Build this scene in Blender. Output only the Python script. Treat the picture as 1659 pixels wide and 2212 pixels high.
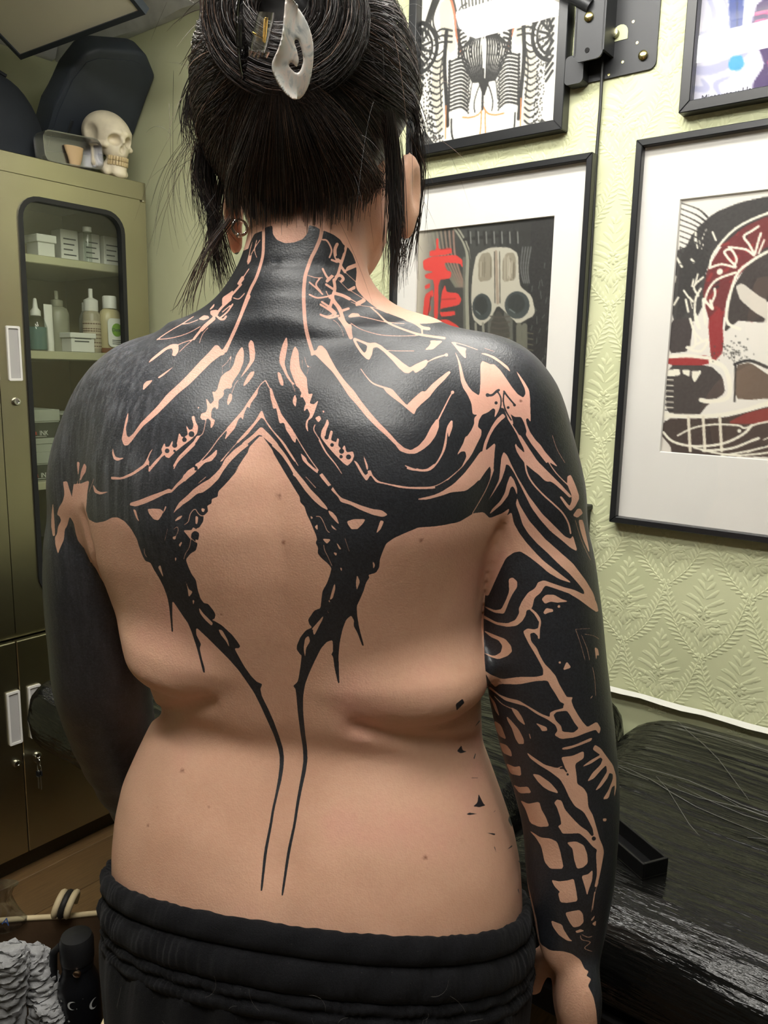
import bpy, bmesh, math, random
import numpy as np
from mathutils import Vector, Matrix
# ------------------------------------------------------------------ scene, camera, light
for o in list(bpy.data.objects): bpy.data.objects.remove(o)
SC = bpy.context.scene
COL = SC.collection
IW, IH, FPX, CZ = 1659.0, 2212.0, 1700.0, 1.40
PITCH, ROLL = math.radians(10.0), math.radians(1.2)
fw = np.array([0, math.cos(PITCH), -math.sin(PITCH)]); r0 = np.array([1.0, 0, 0]); u0 = np.cross(r0, fw)
CR = math.cos(ROLL)*r0 + math.sin(ROLL)*u0; CU = -math.sin(ROLL)*r0 + math.cos(ROLL)*u0; CF = fw
CP = np.array([0, 0, CZ])
cam_d = bpy.data.cameras.new('camera'); cam = bpy.data.objects.new('camera', cam_d); COL.objects.link(cam)
cam_d.sensor_fit = 'VERTICAL'; cam_d.sensor_height = 24.0; cam_d.lens = FPX/IH*24.0
cam_d.clip_start = 0.02; cam_d.clip_end = 60
cam.matrix_world = Matrix(((CR[0], CU[0], -CF[0], CP[0]), (CR[1], CU[1], -CF[1], CP[1]), (CR[2], CU[2], -CF[2], CP[2]), (0, 0, 0, 1)))
SC.camera = cam
wd = bpy.data.worlds.new('world'); SC.world = wd; wd.use_nodes = True
wd.node_tree.nodes['Background'].inputs[0].default_value = (0.9, 0.95, 1.0, 1); wd.node_tree.nodes['Background'].inputs[1].default_value = 0.02
SC.view_settings.view_transform = 'Standard'; SC.view_settings.look = 'None'
SC.view_settings.exposure = 0.0; SC.view_settings.gamma = 1.0; SC.view_settings.use_curve_mapping = False
LAMP = 35.5                                # emission of the ceiling battens
# ------------------------------------------------------------------ helpers
def ray(x, y): return (x-IW/2)/FPX*CR - (y-IH/2)/FPX*CU + CF
def at(x, y, Y):
    d = ray(x, y); return CP + d*(Y/d[1])
def onz(x, y, z):
    d = ray(x, y); return CP + d*((z-CZ)/d[2])
def proj(P):
    v = P-CP; z = v@CF; return IW/2+FPX*(v@CR)/z, IH/2-FPX*(v@CU)/z
RA = math.radians(52.0)                    # the room stands turned to the camera
D1 = np.array([-math.sin(RA), math.cos(RA), 0]); D2 = np.array([math.cos(RA), math.sin(RA), 0])
def rm(u, s, z): return Vector((u*D2[0]+s*D1[0], u*D2[1]+s*D1[1], z))     # room coordinates to world
def us(p): return float(p@D2), float(p@D1), float(p[2])
def lin(c): return tuple(((v/255)/12.92 if v/255 <= 0.04045 else ((v/255+0.055)/1.055)**2.4) for v in c) + (1,)
class G:                                   # tiny node graph helper
    def __init__(s, name):
        s.m = bpy.data.materials.new(name); s.m.use_nodes = True; s.t = s.m.node_tree
        s.b = s.t.nodes['Principled BSDF']; s.out = s.t.nodes['Material Output']
    def n(s, typ, **k):
        nd = s.t.nodes.new(typ)
        for a, v in k.items():
            if a.startswith('_'): setattr(nd, a[1:], v)
        for a, v in k.items():
            if not a.startswith('_'):
                key = int(a[1:]) if a[0] == 'i' and a[1:].isdigit() else a.replace('__', ' ')
                sk = nd.inputs[key]
                if isinstance(v, bpy.types.NodeSocket): s.t.links.new(v, sk)
                else: sk.default_value = v
        return nd
    def set(s, **k):
        for a, v in k.items():
            sk = s.b.inputs[a.replace('__', ' ')]
            if isinstance(v, bpy.types.NodeSocket): s.t.links.new(v, sk)
            else: sk.default_value = v
        return s
    def co(s, scale=(1, 1, 1), kind='Object', rot=(0, 0, 0)):
        c = s.n('ShaderNodeTexCoord'); return s.n('ShaderNodeMapping', Vector=c.outputs[kind], Scale=scale, Rotation=rot).outputs[0]
    def noise(s, vec, scale=5, detail=3, rough=0.5):
        return s.n('ShaderNodeTexNoise', Vector=vec, Scale=scale, Detail=detail, Roughness=rough).outputs[0]
    def ramp(s, f, stops):
        r = s.n('ShaderNodeValToRGB', Fac=f); e = r.color_ramp.elements
        while len(e) < len(stops): e.new(0.5)
        for i, (p, c) in enumerate(stops): e[i].position = p; e[i].color = c
        return r.outputs[0]
    def mix(s, f, a, b):
        m = s.n('ShaderNodeMix', _data_type='RGBA')
        for key, v in (('Factor', f), ('A', a), ('B', b)):
            sk = [i for i in m.inputs if i.name == key and (i.type == 'RGBA' if key != 'Factor' else i.type == 'VALUE')][0]
            if isinstance(v, bpy.types.NodeSocket): s.t.links.new(v, sk)
            else: sk.default_value = v
        return [o for o in m.outputs if o.type == 'RGBA'][0]
    def math(s, op, a, b=0.0, clamp=False):
        m = s.n('ShaderNodeMath', _operation=op, _use_clamp=clamp, i0=a, i1=b); return m.outputs[0]
    def bump(s, h, strength=0.3, dist=0.002):
        s.set(Normal=s.n('ShaderNodeBump', Height=h, Strength=strength, Distance=dist).outputs[0]); return s
MATS = {}
def mat(name, rgb=(200, 200, 200), rough=0.5, metal=0.0, var=0.0, vscale=8, bump=0.0, bscale=60, bdist=0.001, coat=0.0, stretch=(1, 1, 1), emit=0, spec=0.5, trans=0, ior=1.45, sheen=0):
    if name in MATS: return MATS[name]
    g = G(name); c = lin(rgb); g.set(Roughness=rough, Metallic=metal, IOR=ior); g.b.inputs['Specular IOR Level'].default_value = spec
    if var > 0:
        nz = g.noise(g.co(stretch), vscale, 4)
        d = tuple(v*(1-var) for v in c[:3])+(1,); l = tuple(min(1, v*(1+var)) for v in c[:3])+(1,)
        g.set(Base__Color=g.ramp(nz, [(0.3, d), (0.7, l)]))
    else: g.set(Base__Color=c)
    if bump > 0: g.bump(g.noise(g.co(stretch), bscale, 3), bump, bdist)
    if coat: g.set(Coat__Weight=coat, Coat__Roughness=0.08)
    if sheen: g.set(Sheen__Weight=sheen)
    if emit: g.set(Emission__Color=c, Emission__Strength=emit)
    if trans: g.set(Transmission__Weight=trans)
    MATS[name] = g.m; return g.m
def pane(name, tint=(235, 240, 235), refl=1.0, rough=0.0, veil=0.0):
    """thin glass: lets light through, mirrors by Fresnel"""
    if name in MATS: return MATS[name]
    g = G(name); t = g.t
    tr = g.n('ShaderNodeBsdfTransparent', Color=lin(tint)); gl = g.n('ShaderNodeBsdfGlossy', Roughness=rough)
    ge = g.n('ShaderNodeNewGeometry'); dt = g.n('ShaderNodeVectorMath', _operation='DOT_PRODUCT', i0=ge.outputs['Normal'], i1=ge.outputs['Incoming']).outputs['Value']
    f = g.math('ADD', g.math('MULTIPLY', g.math('POWER', g.math('SUBTRACT', 1.0, g.math('ABSOLUTE', dt), True), 5.0), .5), .022); f = g.math('MULTIPLY', f, refl)   # both faces of the sheet count
    f = g.math('ADD', f, veil, True)
    mx = g.n('ShaderNodeMixShader', Fac=f); t.links.new(tr.outputs[0], mx.inputs[1]); t.links.new(gl.outputs[0], mx.inputs[2])
    t.links.new(mx.outputs[0], g.out.inputs[0]); MATS[name] = g.m; return g.m
# ---- mesh helpers: every builder returns one object
def mk(name, v, f, m, parent=None, smooth=False, loc=None, rz=0.0):
    me = bpy.data.meshes.new(name); me.from_pydata([tuple(p) for p in v], [], [tuple(q) for q in f]); me.update()
    return ob(name, me, m, parent, smooth, loc, rz)
def ob(name, me, m, parent=None, smooth=False, loc=None, rz=0.0):
    o = bpy.data.objects.new(name, me); COL.objects.link(o)
    if m is not None and not me.materials: me.materials.append(m)
    if smooth: me.polygons.foreach_set('use_smooth', [True]*len(me.polygons))
    if parent is not None: o.parent = parent
    if loc is not None: o.location = loc
    o.rotation_euler[2] = rz
    return o
def thing(name, label, cat, loc=(0, 0, 0), rz=0.0, group=None):
    o = bpy.data.objects.new(name, None); COL.objects.link(o); o.empty_display_size = 0.05
    o.location = loc; o.rotation_euler[2] = rz; tag(o, label, cat, group); return o
def tag(o, label, cat, group=None):
    o['label'] = label; o['category'] = cat
    if group: o['group'] = group
    return o
def struct(o, label=None):
    o['kind'] = 'structure'
    if label: o['label'] = label
    return o
class B:
    """collects boxes, tubes, lathes, prisms into one mesh"""
    def __init__(s): s.bm = bmesh.new()
    def box(s, x0, x1, y0, y1, z0, z1, bev=0.0, seg=2):
        r = bmesh.ops.create_cube(s.bm, size=1.0); vs = r['verts']
        for v in vs: v.co = Vector(((x0+x1)/2+v.co.x*(x1-x0), (y0+y1)/2+v.co.y*(y1-y0), (z0+z1)/2+v.co.z*(z1-z0)))
        if bev > 0:
            es = list({e for v in vs for e in v.link_edges}); bmesh.ops.bevel(s.bm, geom=es, offset=bev, segments=seg, affect='EDGES', profile=0.5)
        return s
    def loft(s, rings, cap=True, close=True):
        L = [[s.bm.verts.new(Vector(p)) for p in r] for r in rings]; n = len(L[0])
        for a, b in zip(L[:-1], L[1:]):
            for i in range(n if close else n-1):
                j = (i+1) % n
                try: s.bm.faces.new((a[i], a[j], b[j], b[i]))
                except ValueError: pass
        if cap and close:
            s.bm.faces.new(L[0][::-1]); s.bm.faces.new(L[-1])
        return s
    def tube(s, pts, r, n=8, cap=True):
        pts = [Vector(p) for p in pts]; rs = r if hasattr(r, '__len__') else [r]*len(pts)
        rings = []; up = Vector((0, 0, 1)); prev = None
        for i, p in enumerate(pts):
            d = (pts[min(i+1, len(pts)-1)]-pts[max(i-1, 0)]).normalized()
            if prev is None:
                a = d.cross(up) if abs(d.z) < 0.95 else d.cross(Vector((1, 0, 0)))
            else: a = prev - d*prev.dot(d)
            a.normalize(); prev = a; b = d.cross(a)
            rings.append([p+(a*math.cos(2*math.pi*k/n)+b*math.sin(2*math.pi*k/n))*rs[i] for k in range(n)])
        return s.loft(rings, cap)
    def lathe(s, prof, c=(0, 0, 0), n=20, axis='z', sx=1, sy=1, cap=True):
        rings = []
        for r, h in prof:
            ring = []
            for k in range(n):
                a = 2*math.pi*k/n; p = (r*sx*math.cos(a), r*sy*math.sin(a), h)
                if axis == 'y': p = (p[0], h, -p[1])
                if axis == 'x': p = (h, p[0], p[1])
                ring.append(Vector(p)+Vector(c))
            rings.append(ring)
        return s.loft(rings, cap)
    def prism(s, poly, y0, y1, bev=0.0):
        """polygon in x,z pushed along y"""
        r = [[(x, y0, z) for x, z in poly], [(x, y1, z) for x, z in poly]]; k = len(s.bm.verts)
        s.loft(r); s.bm.verts.ensure_lookup_table()
        if bev > 0:
            vs = s.bm.verts[k:]; es = list({e for v in vs for e in v.link_edges}); bmesh.ops.bevel(s.bm, geom=es, offset=bev, segments=3, affect='EDGES', profile=0.5)
        return s
    def sphere(s, c, r, sc=(1, 1, 1), seg=16):
        q = bmesh.ops.create_uvsphere(s.bm, u_segments=seg, v_segments=seg//2+2, radius=1.0)
        for v in q['verts']: v.co = Vector((c[0]+v.co.x*r*sc[0], c[1]+v.co.y*r*sc[1], c[2]+v.co.z*r*sc[2]))
        return s
    def out(s, name, m, parent=None, smooth=False, loc=None, rz=0.0):
        bmesh.ops.recalc_face_normals(s.bm, faces=s.bm.faces)
        me = bpy.data.meshes.new(name); s.bm.to_mesh(me); s.bm.free()
        o = ob(name, me, m, parent, False, loc, rz)
        if smooth:
            me.polygons.foreach_set('use_smooth', [True]*len(me.polygons)); me.set_sharp_from_angle(angle=math.radians(smooth if smooth is not True else 40))
        return o
def text(name, s, size, m, parent, loc, rot, depth=0.0004, align='LEFT', shear=0.0, sx=1.0):
    cu = bpy.data.curves.new(name, 'FONT'); cu.body = s; cu.size = size; cu.extrude = depth; cu.align_x = align; cu.shear = shear; cu.resolution_u = 3
    t = bpy.data.objects.new(name, cu); COL.objects.link(t); dg = bpy.context.evaluated_depsgraph_get()
    me = bpy.data.meshes.new_from_object(t.evaluated_get(dg)); bpy.data.objects.remove(t)
    o = bpy.data.objects.new(name, me); COL.objects.link(o); me.materials.clear(); me.materials.append(m)
    o.parent = parent; o.location = loc; o.rotation_euler = rot; o.scale = (sx, 1, 1); return o
def copy_tree(o, parent=None):
    c = o.copy(); COL.objects.link(c)
    if parent is not None: c.parent = parent
    for ch in [x for x in bpy.data.objects if x.parent == o]: copy_tree(ch, c)
    return c
# ---- numpy implicit surfaces
def surface_nets(F, org, h):
    """dual quad mesh of the zero level of F (negative inside)"""
    nx, ny, nz = F.shape; S = F < 0
    cnt = np.zeros((nx-1, ny-1, nz-1), np.int8)
    for dx in (0, 1):
        for dy in (0, 1):
            for dz in (0, 1): cnt += S[dx:nx-1+dx, dy:ny-1+dy, dz:nz-1+dz]
    act = (cnt > 0) & (cnt < 8); ii = np.argwhere(act); idx = -np.ones(act.shape, np.int64); idx[act] = np.arange(len(ii))
    acc = np.zeros((len(ii), 3)); num = np.zeros(len(ii)); cor = [(a, b, c) for a in (0, 1) for b in (0, 1) for c in (0, 1)]
    I, J, K = ii.T
    val = {c: F[I+c[0], J+c[1], K+c[2]].astype(np.float64) for c in cor}
    for c in cor:
        for ax in range(3):
            if c[ax] == 0:
                e = list(c); e[ax] = 1; e = tuple(e); a, b = val[c], val[e]; m = (a < 0) != (b < 0)
                t = np.where(m, a/np.where(a == b, 1, a-b), 0)
                p = np.array(c, float)[None, :].repeat(len(ii), 0); p[:, ax] += t
                acc[m] += p[m]; num[m] += 1
    V = org+h*(ii+acc/num[:, None]); Q = []
    for ax in range(3):
        o1, o2 = [(1, 2), (2, 0), (0, 1)][ax]
        sl0 = [slice(None)]*3; sl1 = [slice(None)]*3; sl0[ax] = slice(0, -1); sl1[ax] = slice(1, None)
        A, Bs = S[tuple(sl0)], S[tuple(sl1)]; e = np.argwhere(A != Bs); fl = A[A != Bs]
        ok = (e[:, o1] > 0) & (e[:, o2] > 0) & (e[:, o1] < F.shape[o1]-1) & (e[:, o2] < F.shape[o2]-1); e = e[ok]; fl = fl[ok]
        def cell(d1, d2):
            c = e.copy(); c[:, o1] -= d1; c[:, o2] -= d2; return idx[c[:, 0], c[:, 1], c[:, 2]]
        q = np.stack([cell(1, 1), cell(0, 1), cell(0, 0), cell(1, 0)], 1); q[~fl] = q[~fl][:, ::-1]; Q.append(q)
    return V, np.concatenate(Q)
def np_mesh(name, V, Q):
    me = bpy.data.meshes.new(name); me.vertices.add(len(V)); me.vertices.foreach_set('co', np.asarray(V, np.float32).ravel())
    Q = np.asarray(Q, np.int32); n, k = Q.shape; me.loops.add(n*k); me.loops.foreach_set('vertex_index', Q.ravel())
    me.polygons.add(n); me.polygons.foreach_set('loop_start', np.arange(0, n*k, k, dtype=np.int32)); me.polygons.foreach_set('loop_total', np.full(n, k, np.int32))
    me.polygons.foreach_set('use_smooth', np.ones(n, bool)); me.update(calc_edges=True); me.validate(); return me
def catmull_clark(V, Q):
    nv = len(V); fp = V[Q].mean(1); ed = np.sort(np.stack([Q, np.roll(Q, -1, 1)], 2), 2); key = ed[..., 0].astype(np.int64)*nv+ed[..., 1]
    uk, inv = np.unique(key.ravel(), return_inverse=True); inv = inv.reshape(key.shape); e0, e1 = uk//nv, uk % nv; em = (V[e0]+V[e1])/2; ne = len(uk)
    cnt = np.bincount(inv.ravel(), minlength=ne).astype(float); acc = lambda idx, W, n: np.stack([np.bincount(idx, W[:, i], n) for i in range(3)], 1)
    ef = acc(inv.ravel(), np.repeat(fp, 4, 0), ne)/cnt[:, None]; ep = np.where((cnt == 2)[:, None], (em+ef)/2, em)
    val = np.bincount(Q.ravel(), minlength=nv).astype(float)[:, None]; Fa = acc(Q.ravel(), np.repeat(fp, 4, 0), nv)/np.maximum(val, 1); vn = np.bincount(np.concatenate([e0, e1]), minlength=nv)[:, None]; Ra = acc(np.concatenate([e0, e1]), np.concatenate([em, em]), nv)/np.maximum(vn, 1)
    n = np.maximum(val, 3); Vn = (Fa+2*Ra+(n-3)*V)/n; eid = nv+inv; fid = nv+ne+np.arange(len(Q))
    return np.concatenate([Vn, ep, fp]), np.concatenate([np.stack([Q[:, k], eid[:, k], fid, eid[:, (k+3) % 4]], 1) for k in range(4)])
def smin(a, b, k): 
    h = np.clip(0.5+0.5*(b-a)/k, 0, 1); return b+(a-b)*h-k*h*(1-h)
class Field:
    def __init__(s, lo, hi, h):
        s.lo = np.array(lo, float); s.h = h; s.n = np.ceil((np.array(hi)-s.lo)/h).astype(int)+1; s.F = np.full(s.n, 1.0, np.float32)
    def sub(s, lo, hi):
        a = np.clip(np.floor((np.array(lo)-s.lo)/s.h).astype(int), 0, s.n); b = np.clip(np.ceil((np.array(hi)-s.lo)/s.h).astype(int)+1, 0, s.n)
        sl = tuple(slice(x, y) for x, y in zip(a, b))
        g = [(s.lo[i]+s.h*np.arange(a[i], b[i])).astype(np.float32) for i in range(3)]
        return sl, g[0][:, None, None], g[1][None, :, None], g[2][None, None, :]
    def union(s, fn, lo, hi, k=0.0):
        sl, X, Y, Z = s.sub(lo, hi)
        if 0 in s.F[sl].shape: return
        d = fn(X, Y, Z); f = s.F[sl]; s.F[sl] = np.minimum(f, d) if k <= 0 else smin(f, d, k)
    def cut(s, fn, lo, hi, k=0.0):
        sl, X, Y, Z = s.sub(lo, hi)
        if 0 in s.F[sl].shape: return
        d = -fn(X, Y, Z); f = s.F[sl]; s.F[sl] = np.maximum(f, d) if k <= 0 else -smin(-f, -d, k)
    def capsule(s, a, b, ra, rb, k=0.0, cut=False):
        a = np.array(a, np.float32); b = np.array(b, np.float32); r = max(ra, rb)+k+2*s.h
        lo = np.minimum(a, b)-r; hi = np.maximum(a, b)+r; ab = b-a; L2 = float(ab@ab)+1e-12
        def fn(X, Y, Z):
            t = np.clip(((X-a[0])*ab[0]+(Y-a[1])*ab[1]+(Z-a[2])*ab[2])/L2, 0, 1)
            return np.sqrt((X-a[0]-t*ab[0])**2+(Y-a[1]-t*ab[1])**2+(Z-a[2]-t*ab[2])**2)-(ra+(rb-ra)*t)
        (s.cut if cut else s.union)(fn, lo, hi, k)
    def chain(s, pts, rs, k=0.0, kk=0.01):
        """one smooth limb, then merged into the body"""
        pts = np.array(pts, np.float32); R = max(rs)+k+2*s.h; lo = pts.min(0)-R; hi = pts.max(0)+R
        def fn(X, Y, Z):
            out = None
            for a, b, ra, rb in zip(pts[:-1], pts[1:], rs[:-1], rs[1:]):
                ab = b-a; t = np.clip(((X-a[0])*ab[0]+(Y-a[1])*ab[1]+(Z-a[2])*ab[2])/(float(ab@ab)+1e-12), 0, 1)
                d = np.sqrt((X-a[0]-t*ab[0])**2+(Y-a[1]-t*ab[1])**2+(Z-a[2]-t*ab[2])**2)-(ra+(rb-ra)*t)
                out = d if out is None else smin(out, d, kk)
            return out
        s.union(fn, lo, hi, k)
    def ell(s, c, r, k=0.0, cut=False, rot=None):
        c = np.array(c, np.float32); r = np.array(r, np.float32); R = float(r.max())+k+2*s.h; M = np.eye(3) if rot is None else np.array(rot)
        def fn(X, Y, Z):
            x, y, z = X-c[0], Y-c[1], Z-c[2]
            a = (M[0, 0]*x+M[1, 0]*y+M[2, 0]*z)/r[0]; b = (M[0, 1]*x+M[1, 1]*y+M[2, 1]*z)/r[1]; d = (M[0, 2]*x+M[1, 2]*y+M[2, 2]*z)/r[2]
            k0 = np.sqrt(a*a+b*b+d*d); k1 = np.sqrt((a/r[0])**2+(b/r[1])**2+(d/r[2])**2)+1e-9
            return k0*(k0-1)/k1
        (s.cut if cut else s.union)(fn, c-R, c+R, k)
    def bumpf(s, c, sig, amp):
        """gaussian swell (amp>0) or dent (amp<0)"""
        c = np.array(c, np.float32); sg = np.broadcast_to(np.array(sig, np.float32), 3); sl, X, Y, Z = s.sub(c-3*sg, c+3*sg)
        s.F[sl] -= amp*np.exp(-((X-c[0])/sg[0])**2-((Y-c[1])/sg[1])**2-((Z-c[2])/sg[2])**2)
    def groove(s, pts, sig, amp):
        """dent along a path"""
        pts = np.array(pts, np.float32); sl, X, Y, Z = s.sub(pts.min(0)-3*sig, pts.max(0)+3*sig); d2 = None
        for a, b in zip(pts[:-1], pts[1:]):
            ab = b-a; t = np.clip(((X-a[0])*ab[0]+(Y-a[1])*ab[1]+(Z-a[2])*ab[2])/(float(ab@ab)+1e-12), 0, 1)
            q = (X-a[0]-t*ab[0])**2+(Y-a[1]-t*ab[1])**2+(Z-a[2]-t*ab[2])**2; d2 = q if d2 is None else np.minimum(d2, q)
        s.F[sl] += amp*np.exp(-d2/sig**2)
    def mesh(s, name, sub=0):
        V, Q = surface_nets(s.F, s.lo, s.h)
        for _ in range(sub): V, Q = catmull_clark(V, Q)
        me = np_mesh(name, V, Q)
        return me
def noise3(P, f, seed=0):
    """cheap smooth pseudo noise from sines"""
    r = random.Random(seed); o = np.zeros(len(P))
    for _ in range(6):
        k = np.array([r.gauss(0, 1) for _ in range(3)])*f; o += np.sin(P@k+r.uniform(0, 6.28))
    return o/6
# ------------------------------------------------------------------ the room
U_R, S_L, U_N, S_B, Z_C = 1.491, 2.50, -1.70, -1.70, 2.40       # right wall, left wall, near wall, back wall, ceiling
def wall_mat():
    g = G('green_wallpaper'); n1 = g.noise(g.co(), 3.0, 4); n2 = g.noise(g.co(), 60, 3)
    c = g.ramp(n1, [(.3, lin((180, 184, 146))), (.55, lin((192, 195, 158))), (.75, lin((186, 190, 151)))])
    c = g.mix(g.math('MULTIPLY', g.ramp(n2, [(.62, (0, 0, 0, 1)), (.8, (1, 1, 1, 1))]), .15), c, lin((176, 176, 130)))
    g.set(Base__Color=c, Roughness=.62); g.bump(n2, .12, .001); return g.m
WALLM = wall_mat()
def slab(name, u0, u1, s0, s1, z0, z1, m):
    b = B().box(u0, u1, s0, s1, z0, z1); return struct(b.out(name, m, rz=RA))
# floor boards
fl = slab('floor', U_N, U_R, S_B, S_L, -.06, -.012, mat('subfloor', (52, 42, 30), .8))
g = G('oak_board'); oi = g.n('ShaderNodeObjectInfo').outputs['Random']
nz = g.noise(g.co((3, 60, 60)), 4, 5, .6); c = g.ramp(nz, [(.25, lin((92, 70, 44))), (.6, lin((128, 99, 64))), (.8, lin((108, 83, 53)))])
c = g.mix(g.math('MULTIPLY', oi, .45), c, lin((84, 64, 42))); g.set(Base__Color=c, Roughness=.42); g.bump(nz, .1, .001); BOARD = g.m
BW, BL = .16, 1.10; bm_ = B().box(-BL/2+.001, BL/2-.001, -BW/2+.0012, BW/2-.0012, -.012, 0, .0015, 1).out('plank', BOARD, fl)
first = True; r_ = random.Random(4)
for j in range(int((S_L-S_B)/BW)+1):
    s = S_B+BW*(j+.5); off = r_.uniform(0, BL)
    for i in range(-1, 5):
        u = U_N+off+BL*(i+.5)
        if u-BL/2 > U_R or u+BL/2 < U_N or s+BW/2 > S_L: continue
        a, b = max(u-BL/2, U_N), min(u+BL/2, U_R)
        if b-a < .05: continue
        o = bm_ if first else bm_.copy()
        if not first: COL.objects.link(o)
        first = False; o.parent = fl; o.location = ((a+b)/2, s, 0); o.scale = ((b-a)/BL, 1, 1)
wr_ = slab('wall_right', U_R, U_R+.10, S_B-.1, S_L+.1, -.06, Z_C+.1, WALLM)
wl_ = slab('wall_left', U_N-.1, U_R, S_L, S_L+.10, -.06, Z_C+.1, WALLM)
slab('wall_near', U_N-.10, U_N, S_B-.1, S_L, -.06, Z_C+.1, mat('cream_wall', (122, 118, 106), .7, var=.05))
slab('wall_back', U_N, U_R, S_B-.10, S_B, -.06, Z_C+.1, MATS['cream_wall'])
slab('ceiling', U_N-.1, U_R+.1, S_B-.1, S_L+.1, Z_C, Z_C+.1, mat('ceiling_paint', (198, 198, 188), .75, var=.05, vscale=3))
# cornice of wrinkled silver tape
CORN = mat('silver_tape', (196, 198, 194), .40, .0, var=.18, vscale=14, bump=.6, bscale=26, bdist=.006)
def cornice(name, pts):
    rings = []
    for k in range(41):
        t = k/40; p = Vector(pts[0]).lerp(Vector(pts[1]), t); w = .004*math.sin(k*1.9)+.003*math.sin(k*4.3)
        n = Vector(pts[2]); rings.append([p+n*.001, p+n*(.020+w)+Vector((0, 0, .004)), p+n*(.034+w)+Vector((0, 0, .030)), p+n*.05+Vector((0, 0, .052+w*.5)), p+n*.001+Vector((0, 0, .0535))])
    return struct(B().loft(rings).out(name, CORN, smooth=50, rz=RA))
cornice('trim_1', [(U_R, S_B, 2.345), (U_R, S_L, 2.345), (-1, 0, 0)]); cornice('trim_2', [(U_N, S_L, 2.345), (U_R-.04, S_L, 2.345), (0, -1, 0)])
for i, (s, z) in enumerate(((1.33, 2.285), (1.30, 2.245), (1.44, 2.255), (1.52, 2.31))):
    B().lathe([(.006, -.002), (.006, .001), (.0035, .0012), (.0032, -.001)], (U_R-.0006, s, z), 10, 'x').out('screw_hole', mat('dark_hole', (38, 38, 34), .9), wr_)
# embossed wallpaper: every frond and leaf is raised from the wall
def relief():
    V, F = [], []
    def leaf(x, z, ang, L, W, H=.0013):
        """a raised curved leaf, base at x,z"""
        ca, sa = math.cos(ang), math.sin(ang); k = len(V); prof = [(0, .35), (.45, 1.0), (.85, .65)]
        for t, w in prof:
            for q, h in ((-.5, 0), (0, 1), (.5, 0)):
                a, b = t*L, q*W*w; bend = .25*W*math.sin(t*3.1); px, pz = x+a*ca-(b+bend)*sa, z+a*sa+(b+bend)*ca; V.append((-H*h*(.6+.4*w), px, pz))
        V.append((-H*.1, x+L*ca, z+L*sa))
        for i in range(2):
            for j in range(2): q = k+3*i+j; F.append((q, q+1, q+4, q+3))
        F.append((k+6, k+7, k+9)); F.append((k+7, k+8, k+9))
    PX, PZ = .150, .262
    def motif(cx, cz):
        # bouquet: stacked pairs of plumes, a heart, petals below
        for i in range(6):
            z = cz+.058-.017*i; L = .016+.0075*min(i, 4)
            for s in (-1, 1):
                leaf(cx+s*.002, z-.008, math.pi/2-s*(.55+.13*i), L, .0085+.0004*i)
                if i > 1: leaf(cx+s*.012, z-.016, math.pi/2-s*(.95+.12*i), L*.85, .008)
        leaf(cx, cz+.056, math.pi/2, .018, .008)
        for i in range(7):
            a = 2*math.pi*i/7; leaf(cx+.004*math.cos(a), cz-.012+.004*math.sin(a), a, .010, .008, .0018)
        for s in (-1, 1):
            for i in range(4): leaf(cx+s*.004*(i+1), cz-.040, -math.pi/2+s*(.2+.5*i), .020-.001*i, .011, .0018)
            for i in range(5): a = math.pi*(.1+.42*i); leaf(cx+s*(.026+.006*math.cos(a)), cz-.034+.006*math.sin(a), a, .008, .006, .0018)
        leaf(cx, cz-.046, -math.pi/2, .022, .012, .0018)
    def stem(x0, z0, x1, z1, sgn):
        # arched stem with combs of leaflets on both sides
        n = 15; prev = None
        for i in range(n+1):
            t = i/n; x = x0+(x1-x0)*t+sgn*.010*math.sin(math.pi*t); z = z0+(z1-z0)*t-.012*math.sin(math.pi*t); d = math.atan2(z1-z0-.012*math.pi*math.cos(math.pi*t), x1-x0+sgn*.010*math.pi*math.cos(math.pi*t))
            if prev: leaf(prev[0], prev[1], math.atan2(z-prev[1], x-prev[0]), math.hypot(x-prev[0], z-prev[1])*1.25, .0042, .0016)
            prev = (x, z); L = .010+.013*math.sin(math.pi*min(1, t*1.05))
            leaf(x, z, d+.85, L, .0062); leaf(x, z, d-.85, L*1.05, .0062)
    s0, s1, z0, z1 = -.50, 1.25, .72, 2.30
    for j in range(-1, int((z1-z0)/(PZ/2))+2):
        for i in range(-1, int((s1-s0)/PX)+2):
            cx = s0+PX*(i+(.5 if j % 2 else 0)); cz = z0+PZ/2*j
            if not (s0 < cx < s1 and z0 < cz < z1): continue
            motif(cx, cz)
            for sg in (-1, 1): stem(cx+sg*.004, cz-.100, cx+sg*PX*.49, cz+.030, sg)
            for sg in (-1, 1):
                for q in range(5): leaf(cx+sg*.004, cz-.078+.012*q, math.pi/2-sg*(.5+.1*q), .020, .006)
    o = mk('embossed_pattern', V, F, WALLM, wr_, True, (U_R, 0, 0)); o['kind'] = 'stuff'; return o
relief()
# ceiling battens: the lamps of the room
def batten(u, s0, s1, label):
    t = thing('batten_light', label, 'ceiling light', rm(u, (s0+s1)/2, Z_C), RA, 'ceiling battens'); L = (s1-s0)/2
    B().box(-.035, .035, -L, L, -.03, 0, .004, 1).out('housing', mat('lamp_housing', (225, 225, 222), .4), t)
    pr = [(-.06, -.030), (-.060, -.045), (-.045, -.064), (0, -.070), (.045, -.064), (.06, -.045), (.06, -.030)]
    B().prism(pr, -L+.012, L-.012).out('diffuser', mat('lamp_diffuser', (255, 252, 246), .4, emit=LAMP), t)
    for e in (-1, 1): B().box(-.064, .064, e*L-.012, e*L+.012, -.073, -.001, .004, 1).out('end_cap', MATS['lamp_housing'], t)
batten(.41, -.05, 1.15, 'long white ceiling batten above the woman, middle of the three'); batten(-.12, -.45, .75, 'long white ceiling batten above the photographer'); batten(.94, .12, 1.32, 'long white ceiling batten nearer the picture wall')
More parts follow.
